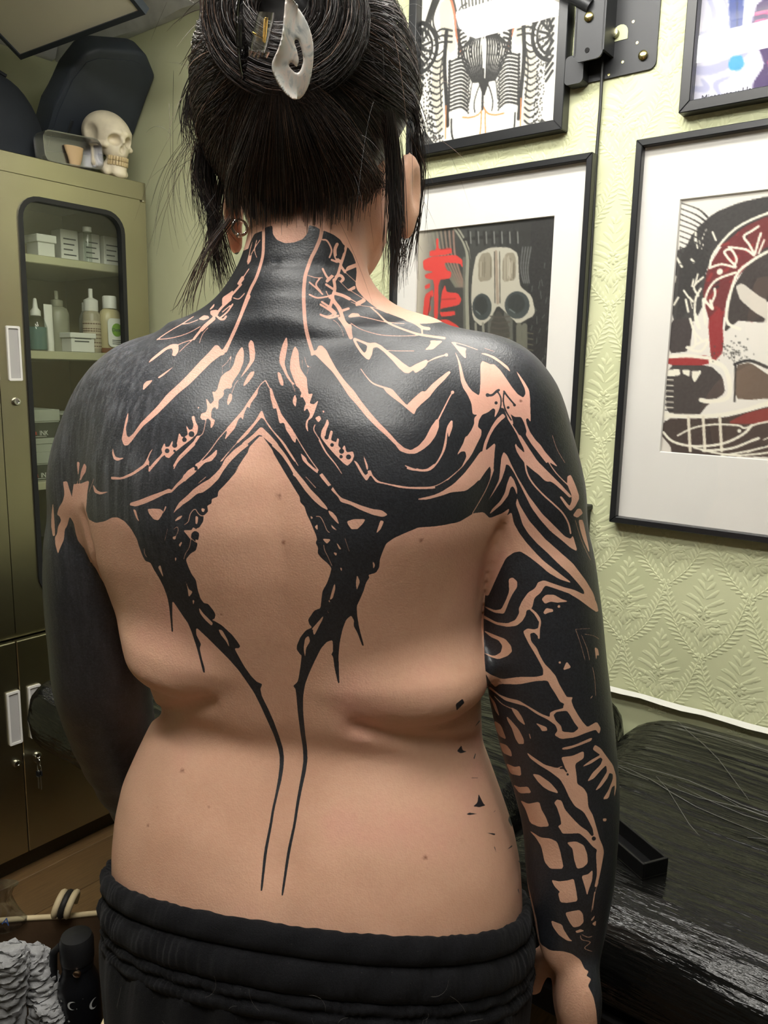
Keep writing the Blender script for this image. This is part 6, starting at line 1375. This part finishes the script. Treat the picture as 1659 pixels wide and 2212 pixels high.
    ink = np.where(V[:, 0] < wl[0]+.5, ink, ink); ink = np.where((py > 1780) & (px < 600) & (V[:, 1] > .9), 0, ink)
    ink[z < .8] = np.where(hand_[z < .8], ink[z < .8], 0)
    rose = bil(ROSE, px/4, py/4)*(fc > 0)*np.clip((1250-py)/250, 0, 1)
    old_lit = np.clip((430-px)/170, 0, 1)*(py > 640)*np.interp(py, [1000, 1300], [1, .15])                                    # older, greyed ink plus painted-in light towards the left shoulder and arm
    mole = np.zeros(len(V))
    for mx, my, r in ((603, 1072, 4.5), (612, 1172, 4), (909, 1168, 3.5), (394, 1664, 4), (918, 1852, 4), (970, 1816, 2.5), (997, 1819, 2.5), (928, 1863, 2), (1125, 866, 3), (320, 1783, 2), (339, 1742, 1.6), (450, 1743, 1.5), (478, 1327, 2)):
        mole = np.maximum(mole, np.clip(1.4-np.hypot(px-mx, py-my)/r, 0, 1)*(fc > 0))
    for nm, val in (('ink', ink), ('rosy', rose), ('old_lit_ink', old_lit), ('mole', mole)):
        at_ = me.attributes.new(nm, 'FLOAT', 'POINT'); at_.data.foreach_set('value', np.asarray(val, np.float32))
    g = G('tattooed_skin'); att = lambda n: g.n('ShaderNodeAttribute', _attribute_name=n).outputs['Fac']
    co = g.co(); big = g.noise(co, 9, 4); fine = g.noise(co, 240, 3, .6)
    base = g.ramp(big, [(.3, lin((196, 153, 128))), (.55, lin((210, 167, 142))), (.75, lin((216, 162, 144)))])
    base = g.mix(g.math('MULTIPLY', att('rosy'), .6), base, lin((232, 174, 162)))
    base = g.mix(g.math('MULTIPLY', g.ramp(fine, [(.4, (0, 0, 0, 1)), (.75, (1, 1, 1, 1))]), .10), base, lin((170, 104, 88)))
    base = g.mix(g.math('MULTIPLY', att('mole'), .85), base, lin((112, 62, 44)))
    sp = g.noise(g.co(), 520, 2, .7); inkc = g.mix(att('old_lit_ink'), g.ramp(sp, [(.35, lin((26, 28, 33))), (.7, lin((43, 45, 51)))]), g.ramp(sp, [(.3, lin((40, 42, 47))), (.62, lin((60, 61, 66))), (.8, lin((124, 124, 128)))]))
    stk = g.noise(g.co((160, 160, 5)), 1.0, 4, .65); inkc = g.mix(g.math('MULTIPLY', att('old_lit_ink'), g.ramp(stk, [(.45, (0, 0, 0, 1)), (.75, (.8, .8, .8, 1))])), inkc, lin((104, 105, 110)))  # pale brush streaks, with the light on the shoulder put into their grey
    fac = g.n('ShaderNodeMapRange', _interpolation_type='SMOOTHSTEP', Value=att('ink'), i1=.40, i2=.74).outputs[0]
    g.set(Base__Color=g.mix(fac, base, inkc), Roughness=g.mix(fac, (.50,)*3+(1,), (.43,)*3+(1,)), IOR=1.42, Subsurface__Weight=.10, Subsurface__Scale=.004)
    g.b.inputs['Subsurface Radius'].default_value = (1.0, .35, .2)
    g.t.links.new(g.math('ADD', g.math('MULTIPLY', fac, .35), .45), g.b.inputs['Specular IOR Level'])
    h = g.math('ADD', g.noise(g.co(), 420, 3, .65), g.math('MULTIPLY', g.n('ShaderNodeTexVoronoi', Vector=g.co(), Scale=650).outputs[0], .7)); g.bump(h, .18, .0009)
    o = ob('person', me, g.m)
    tag(o, 'woman seen from behind, bare tattooed back, arms hanging, in black sweatpants', 'person')
    return dict(obj=o, torso=torso, zz=zz, S=(SCx, SA, SY, SB), th=(ct, st), H=Hc, hf=hf, hr=hr, p=p, surf=surf, verts=len(V))
PERSON = build_person()
# ------------------------------------------------------------------ clothing, hair and what the person wears
PB = PERSON['obj']; ctP, stP = PERSON['th']; zzP = PERSON['zz']; SCxP, SAP, SYP, SBP = PERSON['S']; surfP = PERSON['surf']; torsoP = PERSON['torso']
def waist_plane():
    a = at(245, 1845, .745); b = surfP(700, 2012); c = at(1145, 1950, .685); n = np.cross(b-a, c-a); n /= n[2]; return lambda x, y: a[2]-((x-a[0])*n[0]+(y-a[1])*n[1])
WZ = waist_plane()
def sec(z, q, grow):
    f = lambda v: np.interp(z, zzP, v); a, b = f(SAP)+grow, f(SBP)+grow; e = 2/2.35
    u = a*np.sign(np.cos(q))*np.abs(np.cos(q))**e; v = b*np.sign(np.sin(q))*np.abs(np.sin(q))**e
    return f(SCxP)+u*ctP+v*stP, f(SYP)-u*stP+v*ctP
def trousers():
    F = Field((-.40, .48, .0), (.26, 1.0, 1.06), .008)
    def body(X, Y, Z):
        d = torsoP(X, Y, Z, .009); return np.maximum(d, Z-(WZ(X, Y)-.072))
    F.union(body, (-.40, .48, zzP[0]-.02), (.26, 1.0, 1.06))
    for s, x in ((-1, -.165), (1, .015)): F.chain([(x*.75-.02, .715, .80), (x-.012*s, .705, .66), (x, .70, .40), (x, .71, .09)], [.108, .100, .088, .072], .05, .03)
    F.cut(lambda X, Y, Z: Z-.060+0*X+0*Y, (-.4, .48, -.01), (.26, 1.0, .10))
    me = F.mesh('trousers', 1); V = np.empty(len(me.vertices)*3, np.float32); me.vertices.foreach_get('co', V); V = V.reshape(-1, 3).astype(float); N = np.empty(len(V)*3, np.float32); me.vertices.foreach_get('normal', N); N = N.reshape(-1, 3)
    ang = np.arctan2(V[:, 1]-.71, V[:, 0]+.07); dz = WZ(V[:, 0], V[:, 1])-V[:, 2]; fade = np.exp(-np.maximum(dz-.05, 0)/.09)
    d = .0006*np.sin(ang*150+3*np.sin(V[:, 2]*40))*np.exp(-np.maximum(dz-.08, 0)/.015)+.0035*np.sin(ang*23+2*np.sin(V[:, 2]*9))*fade+.004*noise3(V, 14, 5)*np.clip(dz/.2, 0, 1)
    V += N*d[:, None]; me.vertices.foreach_set('co', V.astype(np.float32).ravel()); me.update()
    g = G('black_fleece'); fz = g.noise(g.co(), 900, 3, .7); lint = g.n('ShaderNodeTexVoronoi', Vector=g.co(), Scale=160).outputs[0]
    c = g.ramp(fz, [(.35, lin((13, 13, 15))), (.7, lin((27, 27, 30)))]); c = g.mix(g.ramp(lint, [(.03, (.5, .5, .5, 1)), (.07, (0, 0, 0, 1))]), c, lin((88, 84, 80))); g.set(Base__Color=c, Roughness=.95, Sheen__Weight=.04, Sheen__Roughness=.4); g.b.inputs['Specular IOR Level'].default_value = .15; g.bump(fz, .5, .0015); FLE = g.m
    o = ob('sweatpants', me, FLE, PB); o['label'] = 'black fleece sweatpants'
    q = np.linspace(0, 2*math.pi, 1000, endpoint=False); ph = 2.2*np.sin(q*9)+1.5*np.sin(q*17+1)
    def tier(name, prof, rib, nrib):
        rings = []
        for i, (dz, gr) in enumerate(prof):
            k = math.sin(math.pi*i/(len(prof)-1)); gq = gr+k*rib*(.55+.45*np.sin(q*13+2*np.sin(q*5)))*np.sin(q*nrib+ph+.3*i)*1.3+k*.0012*np.sin(q*31+i); z = np.full_like(q, .95)
            for _ in range(4): X, Y = sec(z, q, gq); z = WZ(X, Y)+dz+.0004*np.sin(q*nrib*.5+ph)*k
            rings.append(np.stack([X, Y, z], 1))
        n = len(q); V = np.concatenate(rings); Q = np.concatenate([np.stack([i*n+np.arange(n), i*n+(np.arange(n)+1) % n, (i+1)*n+(np.arange(n)+1) % n, (i+1)*n+np.arange(n)], 1) for i in range(len(rings)-1)])
        w = ob(name, np_mesh(name, V, Q[:, ::-1]), FLE, o); return w
    tier('waistband', [(-.022, -.004), (-.006, -.003), (.0005, .0005), (.003, .004), (.001, .0075), (-.006, .0095), (-.014, .010), (-.020, .0085), (-.0235, .004)], .0003, 170)
    tier('waistband', [(-.021, .002), (-.0235, .0065), (-.029, .0100), (-.038, .0120), (-.047, .0118), (-.053, .009), (-.056, .004)], .0007, 150)
    tier('waistband', [(-.053, .004), (-.0555, .0085), (-.060, .0108), (-.064, .0095), (-.066, .007), (-.069, .0105), (-.073, .0120), (-.078, .0108), (-.082, .007)], .0007, 190)
    return o
def lint():
    r = random.Random(21); b = B()
    for i in range(22):
        x = r.uniform(250, 1120); P0 = surfP(x, r.uniform(2070, 2200))+np.array([0, -.014, -.01]); a = r.uniform(0, 6.28); L = r.uniform(.006, .022); c = r.uniform(-2, 2); pts = []
        for k in range(7): t = k/6; q = a+c*t; pts.append((P0[0]+L*t*math.cos(q), P0[1]-.002, P0[2]+L*t*math.sin(q)))
        b.tube(pts, .00006, 4)
    o = b.out('lint', mat('pale_lint', (110, 106, 100), .8), bpy.data.objects['sweatpants']); o['kind'] = 'stuff'
trousers(); lint()
# ---- hair
HC = PERSON['H']; HF = PERSON['hf']; HR = PERSON['hr']; UP = np.array([0, 0, 1.0])
def strand_mesh(name, L, R):
    """L: n x k x 3 centre lines, R: n x k radii; three-sided tubes"""
    n, k = L.shape[:2]; T = np.gradient(L, axis=1); T /= np.linalg.norm(T, axis=2)[..., None]+1e-9; ref = np.array([.31, .84, .43]); A = np.cross(T, ref); A /= np.linalg.norm(A, axis=2)[..., None]+1e-9; Bn = np.cross(T, A)
    V = np.stack([L+(A*math.cos(a)+Bn*math.sin(a))*R[..., None] for a in (0, 2.094, 4.189)], 2); idx = np.arange(n*k*3).reshape(n, k, 3); Q = []
    for j in range(3): Q.append(np.stack([idx[:, :-1, j], idx[:, :-1, (j+1) % 3], idx[:, 1:, (j+1) % 3], idx[:, 1:, j]], -1).reshape(-1, 4))
    return np_mesh(name, V.reshape(-1, 3), np.concatenate(Q))
def hair_mat(name, tone=1.0):
    g = G(name); v = g.n('ShaderNodeAttribute', _attribute_name='tone').outputs['Fac']; c = g.ramp(v, [(0, lin((26, 24, 25))), (.40, lin((46, 40, 39))), (.70, lin((80, 62, 53))), (1, lin((122, 94, 76)))]); g.set(Base__Color=c, Roughness=.38, Anisotropic=.6); g.b.inputs['Specular IOR Level'].default_value = .7; return g.m
HM = hair_mat('dark_brown_hair')
def hair():
    rng = np.random.default_rng(7); C = at(668, 212, .742); RX, RY, RZ_ = .0965, .106, .112
    rot = np.stack([HR, HF, UP], 1)
    F = Field(C-np.array([.16, .17, .17]), C+np.array([.16, .16, .17]), .005); F.ell(C, (RX-.006, RY-.006, RZ_-.006), 0, rot=rot)
    F.ell(at(655, 385, .722), (.064, .054, .060), .02, rot=rot)
    K = at(606, 118, .655)                                                  # where the hair is gathered
    F.ell(K+np.array([.012, .02, .02]), (.046, .036, .046), .03); F.ell(K+np.array([-.02, .03, .03]), (.038, .036, .042), .03)
    # leave face, ears and neck free
    def face(X, Y, Z):
        h = (X-HC[0])*HF[0]+(Y-HC[1])*HF[1]; return np.maximum(.042-h+.0*Z, Z-(HC[2]+.055))
    F.cut(face, C-.2, C+.2, .012)
    HX = [400, 440, 500, 540, 600, 640, 700, 760, 800, 840, 870, 900]; HY = [380, 420, 462, 486, 472, 462, 472, 460, 428, 388, 340, 320]
    def line_d(X, Y, Z):
        vx, vy, vz = X-CP[0], Y-CP[1], Z-CP[2]; zc = vx*CF[0]+vy*CF[1]+vz*CF[2]; px_ = IW/2+FPX*(vx*CR[0]+vy*CR[1]+vz*CR[2])/zc; py_ = IH/2-FPX*(vx*CU[0]+vy*CU[1]+vz*CU[2])/zc; return (np.interp(px_, HX, HY)-38-py_)*.00042
    F.cut(lambda X, Y, Z: line_d(X, Y, Z).astype(np.float32), C-.2, C+.2, .03); nape = at(640, 480, .66)[2]
    me = F.mesh('hair', 1); a = me.attributes.new('tone', 'FLOAT', 'POINT'); a.data.foreach_set('value', np.full(len(me.vertices), .12, np.float32)); cap = ob('hair', me, HM, PB); cap['label'] = 'dark brown hair gathered up'
    to = lambda d: C+(d*np.array([RX, RY, RZ_]))@rot.T; inv = lambda p: ((p-C)@rot)/np.array([RX, RY, RZ_])
    k = inv(K); k /= np.linalg.norm(k); e1 = np.cross(k, [0, 0, 1.0]); e1 /= np.linalg.norm(e1); e2 = np.cross(k, e1)
    n, m = 5200, 11; t = np.linspace(0, 1, m)
    phi = rng.uniform(0, 2*np.pi, n); clump = rng.integers(0, 90, n); cph = rng.uniform(0, 2*np.pi, 90); phi = np.where(rng.random(n) < .55, cph[clump]+rng.normal(0, .035, n), phi)
    al0 = np.radians(rng.uniform(58, 128, n)); sw = rng.normal(.18, .16, n)
    al = al0[:, None]*(1-t)[None]**.9+np.radians(4); ph = phi[:, None]+sw[:, None]*t[None]**2+.05*np.sin(phi[:, None]*7+t[None]*5)
    D = np.cos(al)[..., None]*k+np.sin(al)[..., None]*(np.cos(ph)[..., None]*e1+np.sin(ph)[..., None]*e2)
    lift = 1+(rng.random(n)*.035)[:, None]*np.sin(np.pi*t)[None]+.05*(t**3)[None]*rng.random(n)[:, None]-.01*(1-t)[None]
    P = to((D*lift[..., None]).reshape(-1, 3)).reshape(n, m, 3)+rng.normal(0, .0006, (n, 1, 3))
    # drop strands that would start over the face
    h = (P[:, 0]-HC)@HF; keep = ~((h > .055) & (P[:, 0, 2] < HC[2]+.06)); ld = line_d(P[..., 0], P[..., 1], P[..., 2]); low = ld[:, 0] < -.012+.012*rng.random(n); keep &= ~low
    S = [P[keep]]; TN = [np.clip(np.abs(rng.normal(.35, .25, keep.sum())), 0, 1)]
    # short hair swept up from the nape
    nn = 1100; x0 = rng.uniform(490, 830, nn); y0 = np.interp(x0, HX, HY)+rng.normal(-14, 19, nn)
    g2 = lambda xs, ys, Ys: np.stack([at(a_, b_, c_) for a_, b_, c_ in zip(xs, ys, Ys)])
    Yn = .672+.000000055*np.abs(x0-655)**2.6; a3 = g2(x0, y0, Yn-.001); x1 = 655+(x0-655)*1.05; b3 = g2(x1, np.full(nn, 400)+rng.normal(0, 12, nn), .661+.0000007*(x1-655)**2*1.6-.003*rng.random(nn)); x2 = 640+(x0-655)*.75; c3 = g2(x2, np.full(nn, 290)+rng.normal(0, 20, nn), .637+.0000007*(x2-655)**2-.003*rng.random(nn)); d3 = g2(612+(x0-655)*.25, np.full(nn, 175)+rng.normal(0, 15, nn), np.full(nn, .628)-.004*rng.random(nn))
    tt = t[None, :, None]*3; Pn = np.where(tt < 1, a3[:, None]*(1-tt)+b3[:, None]*tt, np.where(tt < 2, b3[:, None]*(2-tt)+c3[:, None]*(tt-1), c3[:, None]*(3-tt)+d3[:, None]*(tt-2)))
    for _ in range(2): Pn[:, 1:-1] = .25*Pn[:, :-2]+.5*Pn[:, 1:-1]+.25*Pn[:, 2:]
    S.append(Pn); TN.append(np.clip(np.abs(rng.normal(.38, .22, nn)), 0, 1))
    # loops of the gathered bun
    nb = 1200; c0 = K+np.array([.0, -.004, .012]); q = rng.uniform(0, 2*np.pi, nb); span = rng.uniform(1.2, 3.2, nb); rr = rng.uniform(.018, .060, nb); yo = rng.normal(0, .010, nb); ax = q[:, None]+span[:, None]*t[None]
    P = np.stack([c0[0]+.006+rr[:, None]*np.cos(ax)*1.05, c0[1]-.030+.55*rr[:, None]**1.0+yo[:, None]-.012*np.sin(np.pi*t)[None], c0[2]+.008+rr[:, None]*np.sin(ax)*1.0], 2); S.append(P); TN.append(np.clip(np.abs(rng.normal(.3, .25, nb)), 0, 1))
    # flicked ends that stick out of the clip
    nf = 200; a0 = rng.choice([2.6, 3.3, .5, 1.2, 1.7], nf)+rng.normal(0, .22, nf); L = rng.uniform(.02, .055, nf); dirv = np.stack([np.cos(a0), -.25+rng.normal(0, .25, nf), np.sin(a0)], 1); st = K+np.stack([.03*np.cos(a0), -.012+rng.normal(0, .006, nf), .012+.035*np.sin(a0)], 1)
    P = st[:, None]+dirv[:, None]*(L[:, None]*t[None])[..., None]+np.array([0, 0, -1.0])*((rng.uniform(.1, .9, nf)*L)[:, None]*t[None]**2)[..., None]+np.array([0, .03, 0])*(t[None]**2)[..., None]; S.append(P); TN.append(np.clip(np.abs(rng.normal(.45, .3, nf)), 0, 1))
    # loose locks in front of the ears and fine fly-aways
    def lock(pts, cnt, spread, tip, tone=.3):
        base = np.array(catmull([at(*q_) for q_ in pts], 6)); u = np.linspace(0, len(base)-1, m); Bp = np.stack([np.interp(u, np.arange(len(base)), base[:, i]) for i in range(3)], 1)
        off = rng.normal(0, 1, (cnt, 1, 3))*np.array([1, .7, .3])*spread; fan = rng.normal(0, 1, (cnt, 1, 3))*np.array([1, .6, .2])*tip; wav = rng.normal(0, 1, (cnt, 1, 3))*.003*np.sin(t*rng.uniform(3, 8, (cnt, 1))+rng.uniform(0, 6, (cnt, 1)))[..., None]; cut = rng.uniform(.55, 1.0, cnt)
        tt = t[None]*cut[:, None]; Pb = np.stack([np.interp(tt, t, Bp[:, i]) for i in range(3)], 2); S.append(Pb+off*(1-.3*tt[..., None])+fan*tt[..., None]**2+wav*tt[..., None]); TN.append(np.clip(np.abs(rng.normal(tone, .2, cnt)), 0, 1))
    lock([(480, 260, .74), (455, 320, .745), (452, 400, .75), (463, 500, .752), (478, 580, .752), (492, 640, .75)], 150, .0030, .008)
    lock([(470, 230, .74), (438, 300, .742), (428, 380, .744), (448, 460, .745), (470, 520, .745)], 110, .0040, .010)
    lock([(480, 380, .745), (466, 470, .75), (458, 550, .75), (466, 640, .75)], 60, .003, .014); lock([(500, 470, .74), (450, 540, .735), (410, 640, .73), (405, 700, .73)], 26, .003, .012, .5)
    lock([(838, 240, .675), (846, 330, .69), (849, 400, .698), (850, 480, .70), (852, 560, .705), (846, 640, .71)], 130, .0024, .005); lock([(896, 290, .735), (908, 370, .745), (900, 460, .75), (884, 540, .75), (872, 610, .75)], 70, .003, .009); lock([(852, 280, .69), (863, 370, .70), (862, 460, .702), (858, 540, .705), (850, 640, .71)], 50, .0018, .006)
    lock([(860, 160, .70), (900, 260, .715), (905, 330, .72)], 60, .003, .006); lock([(470, 120, .72), (425, 190, .73), (418, 270, .735), (440, 340, .74)], 130, .005, .010)
    nw = 170; a0 = rng.uniform(0, 2*np.pi, nw); st = to(np.stack([np.cos(a0)*.98, -.1+rng.normal(0, .35, nw), np.sin(a0)*.95], 1)); out = (st-C); out /= np.linalg.norm(out, axis=1)[:, None]; dr = out*rng.uniform(.1, .5, (nw, 1))+rng.normal(0, .6, (nw, 3))+np.array([0, 0, -.25]); L = rng.uniform(.015, .06, nw)
    P = st[:, None]+dr[:, None]*(L[:, None]*t[None])[..., None]+np.array([0, 0, -1.0])*((rng.uniform(0, 1.2, nw)*L)[:, None]*t[None]**2)[..., None]; ok = (st[:, 2] > nape+.02); S.append(P[ok]); TN.append(np.clip(np.abs(rng.normal(.5, .3, ok.sum())), 0, 1))
    lock([(420, 300, .73), (385, 360, .73), (380, 450, .73), (400, 560, .73)], 22, .008, .03, .5)
    P = np.concatenate(S); TNs = np.concatenate(TN); n = len(P); R = np.full((n, m), .00030)*rng.uniform(.6, 1.2, n)[:, None]; R[:, -1] *= .3; R[:, -2] *= .6; R[:, 0] *= .6
    fly = n-ok.sum()-22; R[fly:] *= .45
    me = strand_mesh('hair_strands', P, R); a = me.attributes.new('tone', 'FLOAT', 'POINT'); a.data.foreach_set('value', np.repeat(TNs, m*3).astype(np.float32)); o = ob('hair_strands', me, HM, PB); o['kind'] = 'stuff'; print('STRANDS', n)
    return K
KNOT = hair()
# ---- claw clip
def clip():
    z6 = lambda P: [(380+x/2.9625, y/2.9625) for x, y in P]
    out = z6([(700, 12), (735, 28), (790, 80), (850, 160), (885, 240), (896, 330), (886, 430), (862, 530), (822, 596), (770, 612), (718, 596), (660, 545), (615, 470), (600, 420), (608, 380), (640, 320), (664, 250), (678, 150), (688, 60)]); slot = catmull(z6([(772, 272), (794, 330), (800, 385), (776, 430), (738, 404)]), 5)
    Yc = .588; c = at(632, 104, Yc); n = CP-c; n /= np.linalg.norm(n); ex = np.cross(UP, n); ex /= np.linalg.norm(ex); ey = np.cross(n, ex); sc = float((c-CP)@CF)/FPX
    tl = math.radians(-16); ex, n = ex*math.cos(tl)+n*math.sin(tl), n*math.cos(tl)-ex*math.sin(tl)
    t = thing('claw_clip', 'pearly white claw hair clip holding up the dark hair', 'hair clip', tuple(c), 0)
    toxy = lambda q: ((q[0]-632)*sc/math.cos(tl), -(q[1]-104)*sc)
    O = np.array(chaikin([toxy(q) for q in out], .25)); SL = np.array([toxy(q) for q in slot]); h = .0011
    x = np.arange(O[:, 0].min()-.004, O[:, 0].max()+.004, h); y = np.arange(O[:, 1].min()-.004, O[:, 1].max()+.004, h); X, Y = np.meshgrid(x, y, indexing='ij')
    d = np.full(X.shape, 9.0); ins = np.zeros(X.shape, bool)
    for a, b in zip(O, np.roll(O, -1, 0)):
        ab = b-a; tt = np.clip(((X-a[0])*ab[0]+(Y-a[1])*ab[1])/(ab@ab+1e-12), 0, 1); d = np.minimum(d, np.hypot(X-a[0]-tt*ab[0], Y-a[1]-tt*ab[1])); m = (a[1] <= Y) != (b[1] <= Y); ins ^= m & (X < a[0]+(Y-a[1])/(b[1]-a[1]+1e-12)*(b[0]-a[0]))
    d = np.where(ins, -d, d); ds = np.full(X.shape, 9.0)
    for a, b in zip(SL[:-1], SL[1:]):
        ab = b-a; tt = np.clip(((X-a[0])*ab[0]+(Y-a[1])*ab[1])/(ab@ab+1e-12), 0, 1); ds = np.minimum(ds, np.hypot(X-a[0]-tt*ab[0], Y-a[1]-tt*ab[1]))
    d2 = np.maximum(d, .0011-ds); zc = -9.0*X**2-3.0*Y**2+.006*np.exp(-np.maximum(-d, 0)/.0035)*(X < .004+.0*Y)*np.clip((.02-X)/.02, 0, 1); zg = np.arange(-.020, .014, h); Z = zg[None, None, :]
    Fv = np.maximum(d2[..., None]+.0006, np.abs(Z-zc[..., None])-.0016); Fv = Fv.astype(np.float32); V, Q = surface_nets(Fv, np.array([x[0], y[0], zg[0]]), h); Wd = V[:, :1]*ex+V[:, 1:2]*ey+V[:, 2:]*n
    g = G('mother_of_pearl'); nz = g.n('ShaderNodeTexNoise', Vector=g.co((1, .6, 1)), Scale=60, Detail=3, Distortion=2.2).outputs[0]; g.set(Base__Color=g.ramp(nz, [(.32, lin((172, 178, 180))), (.45, lin((226, 226, 222))), (.6, lin((238, 226, 218))), (.72, lin((190, 196, 200)))]), Roughness=.16, Coat__Weight=.6, Coat__Roughness=.05, Sheen__Weight=.0); PEARL = g.m
    o = ob('clip_shell', np_mesh('clip_shell', Wd, Q), PEARL, t)
    md = o.modifiers.new('s', 'SMOOTH'); md.iterations = 3; md.factor = .5
    lp = lambda px, py, dz=0.0: Vector(tuple(ex*((px-632)*sc/math.cos(tl))+ey*(-(py-104)*sc)+n*dz))
    # clear hinge block with gold spring
    CL = pane('clip_clear', (236, 236, 234), 2.0, .12, .22); gold = mat('gold_spring', (212, 176, 92), .2, 1.0)
    b = B(); rings = []
    for k in range(9):
        yy = 42+9*k; w = 19-(2 if k in (0, 8) else 0); rings.append([lp(571+w*math.cos(a)-.28*(yy-78), yy, -.004+.0075*math.sin(a)) for a in np.linspace(0, 6.283, 14, endpoint=False)])
    b.loft(rings).out('hinge_block', CL, t, 40)
    hel = [lp(576-.12*(40+k*.30-72)+3.6*math.cos(k*.9), 52+k*.30, -.004+.0014*math.sin(k*.9)) for k in range(150)]; B().tube(hel, .00042, 5).out('spring', gold, t, 60)
    B().tube([lp(572, 90, -.002), lp(556, 84, -.001), lp(548, 80, 0)], .0005, 6).out('spring_arm', gold, t)
    for k in range(5): B().tube([lp(548+9*k, 112+2*(k % 2), -.006), lp(546+9*k, 124+2*(k % 3), -.008)], [.0018, .0006], 7).out('tooth', CL, t, 40)
    # the other jaw, dark and clear, turned away on the left
    V2 = V.copy(); V2[:, 0] = -V2[:, 0]; c2 = np.array(lp(541, 78, -.022)); sx, cx_ = math.sin(1.05), math.cos(1.05); W2 = (V2[:, :1]*cx_)*ex+(V2[:, 1:2]*.95)*ey+(-V2[:, :1]*sx*-1)*n*-1+V2[:, 2:]*(n*cx_-ex*sx)+c2
    ob('clip_shell', np_mesh('clip_shell', W2, Q[:, ::-1]), pane('clip_dark_clear', (120, 120, 122), 1.5, .05, .05), t)
clip()
# ---- earrings
SIL = mat('silver', (214, 214, 210), .12, 1.0)
def ring_thing(label, c, ax, R, r):
    t = thing('earring', label, 'earring', tuple(c), 0); ax = ax/np.linalg.norm(ax); a = np.cross(ax, UP); a /= np.linalg.norm(a); b = np.cross(ax, a); P = [tuple(a*R*math.cos(q)+b*R*math.sin(q)) for q in np.linspace(0, 2*math.pi, 25)]; B().tube(P, r, 8).out('hoop', SIL, t, 60); B().sphere(tuple(a*R*.2-b*R*-1.0), r*1.7, seg=10).out('bead', SIL, t, 60)
ring_thing('clear tunnel ring in the left earlobe', at(518, 492, .752), np.array([.5, -1, .1]), .0068, .0014); ring_thing('small silver hoop in the right ear', at(866, 468, .722), np.array([1, .3, 0]), .0048, .0008)
